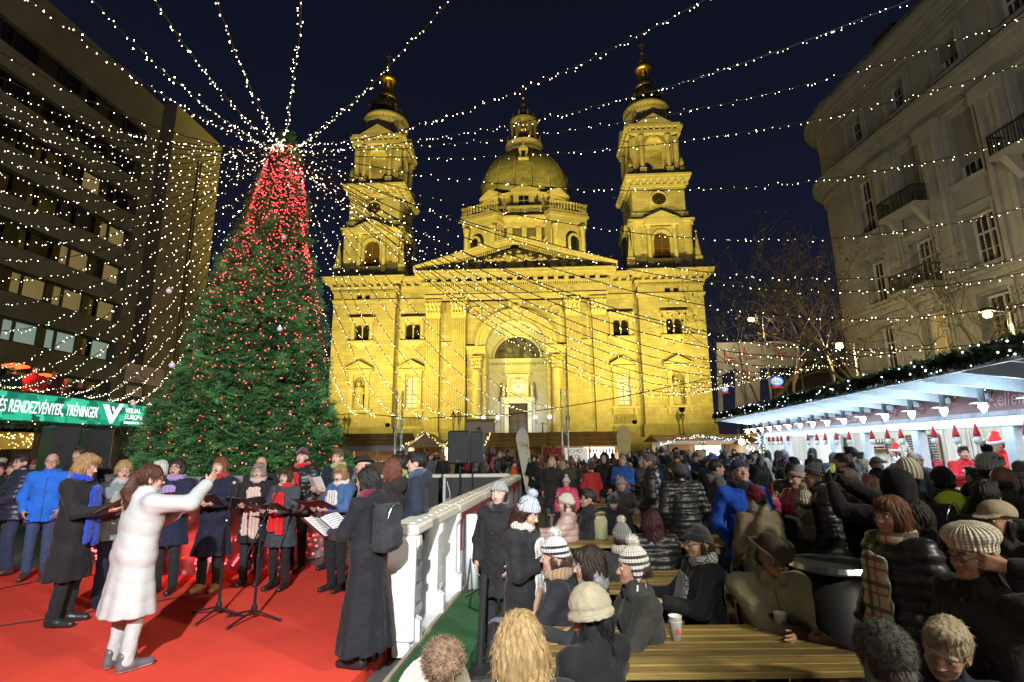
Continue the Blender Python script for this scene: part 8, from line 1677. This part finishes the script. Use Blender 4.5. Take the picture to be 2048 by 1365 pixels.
person('woman with long blonde hair and a dark patterned shawl at the bottom edge', 1040, 1225, h=1.33, seat=True, face=330, head_=(15, 8, 0), coat=('hip', (0.02, 0.02, 0.022), 'cloth'), hair=('longb', (0.27, 0.18, 0.075)), sex='f', scarf=((0.012, 0.012, 0.014), 0), arms=('lap', 'lap'), res='near')
person('person in a beige knit hat with a brown fur pompom at the bottom edge', 842, 1224, h=1.47, seat=True, face=20, head_=(0, -8, 26), coat=('hip', (0.05, 0.05, 0.055), 'cloth'), hair=('fringe', BRN), sex='f', hat=('bobble', (0.46, 0.41, 0.31), None, 'big', (0.16, 0.10, 0.06)), res='near', arms=('pocket', 'pocket'))
person('person in a grey curly fur hat and pale collar at the bottom edge', 1757, 1240, h=1.25, seat=True, face=350, coat=('hip', (0.14, 0.13, 0.12), 'cloth'), hair=('fringe', GRH), sex='f', hat=('fur', (0.10, 0.10, 0.09)), arms=('lap', 'lap'), res='near', skin='tan')
person('old man with thin white hair in the bottom right corner, eyes lowered', 1872, 1226, h=1.25, seat=True, face=205, head_=(28, 16, -14), coat=('hip', (0.012, 0.016, 0.035), 'cloth'), hair=('short', (0.48, 0.40, 0.26)), old=True, arms=('lap', 'lap'), res='near', skin='light')
person('woman in a cream ribbed beret and glasses holding a hand to her ear', 1938, 1042, h=1.60, face=268, head_=(-4, 6, 0), coat=('thigh', (0.018, 0.016, 0.016), 'cloth'), hair=('fringe', DBR), sex='f', hat=('beret', (0.62, 0.57, 0.45)), glasses=True, arms=('ear', 'down'), res='near', skin='tan', wide=1.15)
person('woman in a beige ribbed newsboy cap at the right edge', 1985, 999, y=3.5, face=255, coat=('thigh', (0.02, 0.018, 0.018), 'cloth'), hair=('fringe', DBR), sex='f', hat=('cap', (0.32, 0.27, 0.18)), res='near', skin='tan')
person('woman with a reddish brown bob, cream tartan scarf and black padded jacket', 1778, 992, y=3.35, face=262, head_=(-6, 0, 0), coat=('hip', (0.012, 0.012, 0.014), 'puffer'), trous=BLK, hair=('bob', (0.13, 0.055, 0.022)), sex='f', scarf=((0.55, 0.48, 0.34), .66, 'tartan'), arms=('down', 'pocket'), res='near', skin='tan') if False else None
def tartan():
    m, N, L, P_ = nodes_of('tartan_wool'); P_.inputs['Roughness'].default_value = 0.9; tc = N.new('ShaderNodeTexCoord'); sp = N.new('ShaderNodeSeparateXYZ'); L.new(tc.outputs['Object'], sp.inputs[0]); prev = None
    col = N.new('ShaderNodeRGB'); col.outputs[0].default_value = (0.56, 0.48, 0.32, 1); prev = col.outputs[0]
    for ax, f, ph, th_, c in (('X', 42, 0, .80, (0.05, 0.045, 0.04)), ('Z', 42, 1, .84, (0.05, 0.045, 0.04)), ('X', 42, 2.6, .95, (0.35, 0.05, 0.04)), ('Z', 42, 3.4, .95, (0.35, 0.05, 0.04))):
        a = N.new('ShaderNodeMath'); a.operation = 'MULTIPLY_ADD'; a.inputs[1].default_value = f; a.inputs[2].default_value = ph; L.new(sp.outputs[ax], a.inputs[0]); s = N.new('ShaderNodeMath'); s.operation = 'SINE'; L.new(a.outputs[0], s.inputs[0]); g = N.new('ShaderNodeMath'); g.operation = 'GREATER_THAN'; g.inputs[1].default_value = th_; L.new(s.outputs[0], g.inputs[0])
        g2 = N.new('ShaderNodeMath'); g2.operation = 'MULTIPLY'; g2.inputs[1].default_value = .75; L.new(g.outputs[0], g2.inputs[0]); mx = N.new('ShaderNodeMix'); mx.data_type = 'RGBA'; L.new(g2.outputs[0], mx.inputs[0]); L.new(prev, mx.inputs[6]); mx.inputs[7].default_value = (*c, 1); prev = mx.outputs[2]
    L.new(prev, P_.inputs['Base Color']); return m
def houndstooth():
    m, N, L, P_ = nodes_of('houndstooth_wool'); P_.inputs['Roughness'].default_value = 0.95; tc = N.new('ShaderNodeTexCoord'); ck = N.new('ShaderNodeTexChecker'); ck.inputs['Scale'].default_value = 70; ck.inputs['Color1'].default_value = (0.30, 0.29, 0.26, 1); ck.inputs['Color2'].default_value = (0.02, 0.02, 0.02, 1); L.new(tc.outputs['Object'], ck.inputs['Vector']); L.new(ck.outputs[0], P_.inputs['Base Color']); return m
person('woman with a reddish brown bob, cream tartan scarf and black padded jacket', 1778, 992, y=3.35, face=262, head_=(-6, 0, 0), coat=('hip', (0.012, 0.012, 0.014), 'puffer'), trous=BLK, hair=('bob', (0.13, 0.055, 0.022)), sex='f', scarf=((0.55, 0.48, 0.34), .72, tartan()), arms=('down', 'pocket'), res='near', skin='tan')
person('woman with long dark hair in a black coat behind the tartan scarf', 1822, 1000, y=3.9, face=295, coat=('thigh', BLK, 'cloth'), hair=('long', DBR), sex='f', res='near')
person('seated man with a moustache in a dark brown felt hat and olive padded coat', 1530, 1058, h=1.36, seat=True, face=182, head_=(-12, 14, 0), coat=('hip', (0.17, 0.145, 0.08), 'cloth'), hair=('nape', DBR), hat=('fedora', (0.045, 0.036, 0.022)), arms=((.02, .34, -.20), (-.06, .37, -.19)), res='near', skin='tan', wide=1.14, lean=10, old=True)
person('seated woman in a dark wool hat, glasses and a houndstooth scarf', 1396, 1048, h=1.33, seat=True, face=262, head_=(0, 6, 0), coat=('hip', (0.012, 0.012, 0.013), 'cloth'), hair=('fringe', DBR), sex='f', hat=('beanie', (0.02, 0.02, 0.02)), glasses=True, scarf=((0.3, 0.3, 0.3), .45, houndstooth()), arms=('table', 'table'), res='near', skin='tan')
person('seated person in a grey bobble hat and dark jacket with a cream collar, from behind', 1242, 1030, h=1.31, seat=True, face=8, coat=('hip', (0.025, 0.025, 0.022), 'cloth'), hair=('nape', BRN), hat=('bobble', (0.17, 0.17, 0.14), None, True, (0.5, 0.47, 0.36)), scarf=((0.5, 0.46, 0.36), 0), arms=('table', 'table'), res='near')
person('seated woman with long dark red hair seen from behind in a black jacket', 1303, 1020, h=1.30, seat=True, face=5, coat=('hip', (0.012, 0.011, 0.011), 'puffer'), hair=('longb', (0.045, 0.011, 0.011)), sex='f', arms=('table', 'table'), res='near')
person('seated woman in a pale pink padded jacket and white beanie', 1131, 985, y=7.2, seat=True, face=282, coat=('hip', (0.40, 0.27, 0.24), 'puffer'), hair=('fringe', BRN), sex='f', hat=('beanie', (0.58, 0.54, 0.46)), glasses=True, arms=('table', 'table'))
person('seated man with glasses in black, hand at his mouth, beside the pink jacket', 1176, 978, y=7.4, seat=True, face=262, coat=('hip', BLK, 'cloth'), hair=('short', BK), glasses=True, arms=('cup', 'table'), skin='tan')
person('seated man in a black beanie bending low over his food', 1226, 980, y=8.2, seat=True, face=190, lean=18, head_=(0, 25, 0), coat=('hip', BLK, 'cloth'), hair=('nape', BK), hat=('beanie', (0.015, 0.015, 0.016)), arms=('table', 'table'), gloves=None)
person('bearded man in a pale grey beanie facing the camera at the fourth table', 1241, 955, y=10.1, seat=True, face=180, coat=('hip', (0.03, 0.026, 0.022), 'cloth'), hair=('nape', BRN), hat=('beanie', (0.38, 0.37, 0.32)), arms=('table', 'table'), scarf=((0.06, 0.035, 0.02), 0))
person('grey haired man in a long black padded jacket turned to the left', 1297, 907, y=8.6, face=290, head_=(-20, 0, 0), coat=('thigh', (0.014, 0.014, 0.016), 'puffer'), trous=JEAN, hair=('short', (0.10, 0.09, 0.08)), arms=('pocket', 'cup'))
person('person in a glossy black padded jacket and grey beanie seen from behind', 1356, 924, y=7.2, face=350, lean=8, coat=('hip', (0.016, 0.017, 0.018), 'puffer'), hair=('nape', DBR), hat=('beanie', (0.07, 0.072, 0.075)), wide=1.15, res='near')
person('man in a grey jacket and jeans in profile facing right', 1431, 919, y=8.0, face=95, coat=('hip', (0.11, 0.115, 0.12), 'cloth'), trous=(0.13, 0.18, 0.26), hair=('short', DBR), arms=('cup', 'pocket'), hooddown=True)
person('man in a purple beanie and bright blue jacket looking up', 1479, 916, y=5.65, face=183, head_=(0, -14, 0), coat=('hip', (0.012, 0.075, 0.46), 'cloth'), trous=NAVY, hair=('none', BRN), hat=('beanie', (0.05, 0.035, 0.11)), scarf=((0.02, 0.02, 0.025), 0), arms=('cup', 'pocket'), gloves=BLK, res='near')
person('person in a burgundy beanie and beige parka with a fur hood seen from behind', 1508, 968, y=5.2, face=350, coat=('hip', (0.17, 0.14, 0.09), 'cloth'), hair=('nape', BRN), sex='f', hat=('beanie', (0.14, 0.014, 0.035)), furhood=(0.34, 0.28, 0.19), res='near', wide=1.1)
person('person in a cream pompom hat and olive parka with a fur hood', 1604, 965, y=5.2, face=15, coat=('thigh', (0.05, 0.045, 0.03), 'cloth'), hair=('nape', BRN), sex='f', hat=('bobble', (0.42, 0.37, 0.27), None, True), furhood=(0.22, 0.17, 0.10), res='near')
person('man in a dark grey beanie and black padded jacket in left profile', 1630, 924, y=5.25, face=292, coat=('hip', (0.013, 0.013, 0.014), 'puffer'), trous=BLK, hair=('nape', BK), hat=('beanie', (0.085, 0.085, 0.085)), scarf=((0.012, 0.012, 0.012), 0), res='near', skin='tan', wide=1.08)
P = person('woman in a pink jacket and light beanie taking a picture with a red phone', 1592, 929, y=6.1, face=255, coat=('hip', (0.36, 0.06, 0.13), 'puffer'), hair=('fringe', BRN), sex='f', hat=('slouch', (0.34, 0.33, 0.32)), arms=('pocket', 'phonelow'), furhood=(0.03, 0.03, 0.03))
def phone(P, w, label, lit=None):
    c = P['WR'][w] + Vector((math.sin(math.radians(P['face'])) * .03, math.cos(math.radians(P['face'])) * .03, .10)); t = thing('smartphone', label, 'phone', tuple(c), -math.radians(P['face']), 'phones held up in the crowd')
    return t
q = phone(P, 1, 'red smartphone held by the woman in pink'); MB().bbox(-.04, .04, -.006, .006, -.075, .075, .004).build('case', mat('red_phone_case', (0.35, 0.03, 0.02), 0.4, 0.1, 5), q); MB().box(-.036, .036, -.0085, -.0065, -.07, .07).build('display', glass('dark_display', (0.02, 0.02, 0.02)), q)
person('young man with short brown hair in left profile near the raised phone', 1690, 936, y=5.6, face=275, coat=('hip', (0.03, 0.025, 0.02), 'cloth'), hair=('short', (0.06, 0.035, 0.02)))
P = person('hooded person in black raising both gloved hands with a phone', 1783, 936, y=4.3, face=335, coat=('hip', (0.008, 0.008, 0.009), 'cloth'), hair=None, hat=('hood', BLK), arms=((.20, .40, .20), (.06, .48, .22)), gloves=(0.015, 0.015, 0.015), res='near', wide=1.1)
c = (P['WR'][0] + P['WR'][1]) / 2; fa = math.radians(335); q = thing('smartphone', 'black smartphone with a glowing picture of the church, raised by black gloves', 'phone', (c[0] + math.sin(fa) * .06, c[1] + math.cos(fa) * .06, c[2] + .13), -fa, 'phones held up in the crowd'); MB().bbox(-.085, .085, -.005, .005, -.045, .045, .004).build('case', M_black, q)
mm, N, L, P_ = nodes_of('phone_picture'); P_.inputs['Base Color'].default_value = (0, 0, 0, 1); tc = N.new('ShaderNodeTexCoord'); nz = N.new('ShaderNodeTexNoise'); nz.inputs['Scale'].default_value = 22; L.new(tc.outputs['Object'], nz.inputs[0]); rp = N.new('ShaderNodeValToRGB'); rp.color_ramp.elements[0].position = .45; rp.color_ramp.elements[0].color = (0.01, 0.03, 0.16, 1); rp.color_ramp.elements[1].position = .6; rp.color_ramp.elements[1].color = (0.5, 0.55, 0.05, 1); L.new(nz.outputs['Fac'], rp.inputs[0]); L.new(rp.outputs[0], P_.inputs['Emission Color']); P_.inputs['Emission Strength'].default_value = .8
MB().box(-.078, .078, -.0078, -.0055, -.04, .04).build('display', mm, q)
person('dark haired woman in a pale jacket in left profile below the raised phone', 1752, 936, y=6.4, face=262, coat=('hip', (0.48, 0.48, 0.42), 'cloth'), hair=('pony', BK), sex='f', skin='pale')
P = person('person in a cream ribbed cap with a backpack seen from behind', 1802, 914, y=4.9, face=330, coat=('hip', (0.02, 0.02, 0.022), 'cloth'), hair=('nape', BRN), hat=('slouch', (0.50, 0.47, 0.36)), res='near'); backpack(P, 'black backpack with beige straps below the cream ribbed cap', (0.016, 0.016, 0.018))
person('person in a fluorescent yellow jacket with a dark green hood and black beanie', 1880, 931, y=5.0, face=20, coat=('hip', (0.42, 0.55, 0.04), 'cloth'), hair=('nape', DBR), hat=('beanie', (0.012, 0.012, 0.012)), scarf=((0.035, 0.05, 0.03), 0), hooddown=True, res='near', wide=1.12)
P = person('tall man in a white lettered beanie with a dark bobble, right profile', 1975, 888, y=5.1, face=75, coat=('hip', (0.016, 0.018, 0.026), 'cloth'), hair=('nape', DBR), hat=('bobble', (0.40, 0.41, 0.42), None, True, (0.02, 0.025, 0.05)), res='near', hooddown=True, skin='pale')
hh = [o for o in P['root'].children if o.name.startswith('hat')][0]
for k, ch in enumerate('PARIS'):
    a = math.radians(18 + 26 * k); r_ = .100; tx = text('lettering', ch, .042, M_black, None, (0, 0, 0), (0, 0, 0), .002); tx.parent = hh; ca = a; tx.location = (r_ * .93 * math.cos(math.pi * .0 + ca - .9), -.012 + r_ * 1.10 * math.sin(ca - .9), .185); tx.rotation_euler = (math.radians(78), 0, ca - .9 + math.pi / 2)
person('man with a shaved head and dark skin in a dark jacket at the right edge', 2003, 931, y=4.5, face=80, coat=('hip', (0.03, 0.03, 0.032), 'cloth'), hair=('bald', BK), skin='dark', res='near')
person('person with short black hair and glasses turned right before the stall', 1968, 962, y=3.95, face=60, coat=('hip', BLK, 'cloth'), hair=('short', BK), glasses=True, res='near', skin='tan')
person('person in a grey striped knit hat with fur pompom at the right edge', 2032, 922, y=4.6, face=20, coat=('hip', (0.2, 0.17, 0.13), 'cloth'), hair=('nape', BRN), sex='f', hat=('bobble', (0.24, 0.24, 0.23), (0.12, 0.12, 0.12), 'big', (0.24, 0.19, 0.14)))
person('woman in an orange jacket in front of the hut with the red door', 1027, 922, y=18.0, face=95, coat=('hip', (0.55, 0.09, 0.02), 'cloth'), hair=('short', BK), sex='f')
person('child in a pink jacket and white fur hat among the far benches', 1132, 948, y=12.2, seat=True, face=200, coat=('hip', (0.62, 0.06, 0.13), 'puffer'), hair=('fringe', BRN), sex='f', hat=('bobble', (0.6, 0.58, 0.5), None, True))
person('standing man in dark clothes with a long mustard scarf near the tall flag', 1100, 921, y=13.8, face=20, coat=('hip', (0.03, 0.026, 0.022), 'cloth'), trous=(0.06, 0.05, 0.035), hair=('short', BRN), scarf=((0.38, 0.25, 0.02), .55))
# sellers in the stall
person('seller with blue dyed hair, red jumper and dark apron bending over the counter', 1850, 893, y=11.2, face=262, lean=12, coat=('hip', (0.45, 0.05, 0.09), 'cloth'), hair=('bob', (0.03, 0.10, 0.13)), sex='f', arms=('table', 'table'), skin='pale')
person('seller in a red father christmas hat and bright red jacket', 1990, 866, y=9.7, face=268, head_=(0, 12, 0), coat=('hip', (0.52, 0.02, 0.025), 'cloth'), hair=('nape', BRN), hat=('santa', (0.5, 0.015, 0.02)), arms=('table', 'table'), skin='pale')
person('seller in a dark apron and red sleeves reaching up at the middle stall post', 1925, 893, y=10.5, face=200, coat=('hip', (0.45, 0.02, 0.03), 'cloth'), hair=('short', DBR), arms=('table', 'table'))
person('seller with a red father christmas hat behind the gloved phone', 1786, 888, y=12.9, face=280, coat=('hip', (0.6, 0.58, 0.56), 'cloth'), hair=('fringe', BRN), sex='f', hat=('santa', (0.5, 0.02, 0.02)), arms=('table', 'table'), skin='pale')
person('seller with a red father christmas hat in the second bay from the far end', 1634, 893, y=17.3, face=200, coat=('hip', (0.6, 0.6, 0.6), 'cloth'), hair=('fringe', BRN), sex='f', hat=('santa', (0.55, 0.02, 0.02)), arms=('table', 'table'), skin='pale')
# ------------------------------------------------------------------ the crowd: a dozen figures built once, then copied and re-dressed
rc = random.Random(2024)
COATS = [('black', (0.014, 0.014, 0.015)), ('black', (0.018, 0.017, 0.018)), ('dark navy', (0.014, 0.018, 0.038)), ('dark brown', (0.045, 0.030, 0.02)), ('charcoal', (0.035, 0.036, 0.04)), ('olive', (0.05, 0.048, 0.03)), ('grey', (0.12, 0.12, 0.125)), ('beige', (0.26, 0.22, 0.16)), ('burgundy', (0.11, 0.018, 0.03)), ('bright blue', (0.03, 0.12, 0.42)), ('red', (0.38, 0.03, 0.03)), ('cream', (0.45, 0.42, 0.34)), ('dark green', (0.02, 0.05, 0.03)), ('pink', (0.42, 0.16, 0.2)), ('teal', (0.03, 0.14, 0.16))]
CW = [9, 9, 9, 5, 7, 4, 4, 3, 2, 2, 2, 1.4, 2, 1, 1]
HATS = [('black', (0.014, 0.014, 0.015)), ('grey', (0.18, 0.18, 0.18)), ('white', (0.55, 0.53, 0.48)), ('navy', (0.02, 0.025, 0.06)), ('red', (0.35, 0.03, 0.03)), ('cream', (0.46, 0.42, 0.30)), ('brown', (0.09, 0.05, 0.03)), ('yellow', (0.5, 0.38, 0.05)), ('lilac', (0.28, 0.2, 0.36)), ('light blue', (0.25, 0.36, 0.46))]
HAIRS = [('black', BK), ('dark brown', DBR), ('brown', BRN), ('blonde', BLO), ('grey', GRH), ('auburn', AUB)]
PRO = [dict(coat=('hip', BLK, 'cloth'), hair=('short', DBR), res='far'), dict(coat=('hip', BLK, 'puffer'), hair=('nape', DBR), hat=('beanie', BLK), res='far'), dict(coat=('thigh', BLK, 'cloth'), hair=('longb', DBR), sex='f', res='far'), dict(coat=('thigh', BLK, 'puffer'), hair=('fringe', DBR), sex='f', hat=('bobble', BLK, None, True), res='far'),
       dict(coat=('knee', BLK, 'cloth'), hair=('bob', DBR), sex='f', res='far', scarf=((0.3, 0.3, 0.3), 0)), dict(coat=('hip', BLK, 'cloth'), hair=('nape', DBR), hat=('slouch', BLK), res='far', arms=('cup', 'pocket')), dict(coat=('hip', BLK, 'cloth'), hair=('short', DBR), res='far', arms=('cup', 'cup'), hooddown=True), dict(coat=('thigh', BLK, 'cloth'), hair=('fringe', DBR), sex='f', hat=('beret', BLK), res='far'),
       dict(coat=('hip', BLK, 'puffer'), hair=('pony', DBR), sex='f', res='far', arms=('pocket', 'cup')), dict(coat=('hip', BLK, 'cloth'), hair=('bald', DBR), res='far', old=True), dict(coat=('hip', BLK, 'cloth'), hair=None, hat=('hood', BLK), res='far'), dict(coat=('thigh', BLK, 'cloth'), hair=('nape', DBR), hat=('beanie', BLK), res='far', scarf=((0.3, 0.05, 0.05), 0), glasses=True)]
CNAME = ['jacket', 'padded jacket', 'coat', 'long padded coat', 'long coat', 'jacket', 'hooded jacket', 'coat', 'padded jacket', 'jacket', 'hooded coat', 'coat']
HDESC = [None, 'beanie', None, 'bobble hat', None, 'slouch hat', None, 'beret', None, 'bald', 'hood', 'beanie']
HSTY = ['short {} hair', '', 'long {} hair', '', '{} bob', '', 'short {} hair', '', '{} ponytail', 'balding head', 'hood up', '']
spots = []
def ok(x, y, d): return all((x - a) ** 2 + (y - b) ** 2 > d * d for a, b, *_ in spots)
fixed = [(o.location.x, o.location.y) for o in COL.objects if o.get('category') == 'person']
def okf(x, y): return all((x - a) ** 2 + (y - b) ** 2 > .34 ** 2 for a, b in fixed)
ZN = {'A': [], 'B': [], 'C': [], 'D': []}
def fill(n, fn, d, zone, tries=6000):
    k = 0
    for _ in range(tries):
        if k >= n: break
        x, y = fn()
        if x is None or not ok(x, y, d) or not okf(x, y): continue
        spots.append((x, y, zone)); k += 1
def rng_main():
    y = 6.0 + 22.5 * rc.random() ** 0.85; x = rc.uniform(0.045 * y, 8.9)
    if x > stallw(5.95, y + 1.1, 0)[0] - .15: return None, None
    if y < 12.3 and x < 3.5 + .12 * (y - 6): return None, None
    if y < 7.5 and x < 3.9: return None, None
    if x < .07 * y and y < 17: return None, None
    if .05 < x / y < .225 and y > 13.5 and rc.random() < .8: return None, None
    return x, y
fill(138, rng_main, .52, 'main')
fill(14, lambda: (rc.uniform(1.15, 3.3), rc.uniform(12.2, 16)), .5, 'mid')
fill(34, lambda: (rc.uniform(-5.5, 1.2), rc.uniform(17.5, 33)), .6, 'rink')
fill(26, lambda: (rc.uniform(-14.5, -9.5), rc.uniform(9.4, 17)), .55, 'left')
protos = []; labels = set()
def place(x, y):
    if y > 25: w = 'far back'
    elif y > 18: w = 'in back rows'
    elif y > 13: w = 'mid crowd'
    else: w = 'in front rows'
    u = x / y
    if u < 0.10: s = 'by the tall flag'
    elif u < 0.24: s = 'before the chocolate hut'
    elif u < 0.36: s = 'before the pale canopied stall'
    elif u < 0.48: s = 'near white stall end'
    else: s = 'at white stall counter'
    return w + ' ' + s
def redress(root, pi, coat, hatc, hairc, skin, tr):
    for ch in root.children:
        nm = ch.name.split('.')[0]
        def setm(i, m): ch.material_slots[i].link = 'OBJECT'; ch.material_slots[i].material = m
        if nm == 'coat': setm(0, puff(coat) if PRO[pi]['coat'][2] == 'puffer' else fab(coat))
        elif nm == 'hood': setm(0, fab(coat))
        elif nm == 'hat': setm(0, knit(hatc))
        elif nm == 'pompom': setm(0, mat('fur', hatc, 0.95, 0.5, 40, 0.8, 160))
        elif nm == 'hair': setm(0, hairmat(hairc))
        elif nm == 'body': setm(0, SKIN[skin]); setm(4, hairmat(hairc)); setm(6, SKIN[skin])
        elif nm == 'trousers': setm(0, fab(tr))
for i, (x, y, zone) in enumerate(sorted(spots, key=lambda s: s[1])):
    for _t in range(60):
        pi = rc.randrange(12); cn, cc = rc.choices(COATS, CW)[0]; hn, hc = rc.choice(HATS); an, ac = rc.choices(HAIRS, [4, 5, 4, 2, 2, 1])[0]
        head_d = (f'{hn} {HDESC[pi]}' if HDESC[pi] in ('beanie', 'bobble hat', 'slouch hat', 'beret') else HSTY[pi].format(an))
        where = {'main': place(x, y), 'mid': 'standing behind the picnic tables', 'rink': 'beyond the far rink fence', 'left': 'in the dark group below the LED screen'}[zone]
        lab = f'person, {cn} {CNAME[pi]}, {head_d}, {where}'
        if lab not in labels and len(lab.split()) <= 16: break
    labels.add(lab)
    grp = {'main': 'people standing in the market crowd', 'mid': 'people standing in the market crowd', 'rink': 'people beyond the rink fence', 'left': 'people below the LED screen'}[zone]
    to_stage = math.degrees(math.atan2(-4 - x, 6 - y)); face = (to_stage if rc.random() < .45 else rc.uniform(0, 360)) + rc.gauss(0, 25)
    if zone == 'left': face = 115 + rc.gauss(0, 30)
    hgt = rc.gauss(1.70, .075)
    if .04 < x / y < .235 and y > 13: hgt = rc.uniform(1.5, 1.6)
    while len(protos) <= pi: protos.append(None)
    if protos[pi] is None:
        P = person(lab, 0, 0, at=(x, y), height=hgt, face=face, group=grp, **PRO[pi]); protos[pi] = P['root']; root = P['root']; root['h0'] = hgt; 
    else:
        root = copy_tree(protos[pi]); root.location = (x, y, 0); root.rotation_euler = (0, 0, -math.radians(face)); root['label'] = lab; root['group'] = grp; k = hgt / 1.71; root.scale = tuple(v * hgt / protos[pi]['h0'] for v in protos[pi].scale)
    redress(root, pi, cc, hc, ac, rc.choices(['light', 'pale', 'tan', 'dark'], [5, 4, 3, .5])[0], rc.choice([BLK, NAVY, JEAN, GREY]))
# guests on the bar terrace above the LED screen
tl = ['in a red lit group by the left heater', 'leaning at the terrace edge', 'further along the terrace', 'near the right heater', 'by the beige board']
n = 0
for y in (13.2, 14.0, 14.6, 15.3, 15.9, 16.5, 17.2, 17.9, 18.6, 19.2, 19.9, 20.6, 21.3):
    pi = rc.randrange(12); 
    if protos[pi] is None: continue
    root = copy_tree(protos[pi]); root.location = (XP - .75 - rc.random() * .9, y, 2.95); root.rotation_euler = (0, 0, -math.radians(90 + rc.gauss(0, 50))); k = rc.uniform(.97, 1.05); root.scale = tuple(v * k for v in protos[pi].scale)
    cn, cc = rc.choices(COATS, CW)[0]; hn, hc = rc.choice(HATS); root['label'] = f'{ORD[n]} guest from left on the bar terrace above the LED screen, {cn} {CNAME[pi]}'; root['group'] = 'guests on the bar terrace'; n += 1
    redress(root, pi, cc, hc, rc.choice(HAIRS)[1], 'light', BLK)
for r_ in protos:
    if r_ is not None and 'h0' in r_: del r_['h0']
for o in COL.objects:
    if 'h0' in o: del o['h0']
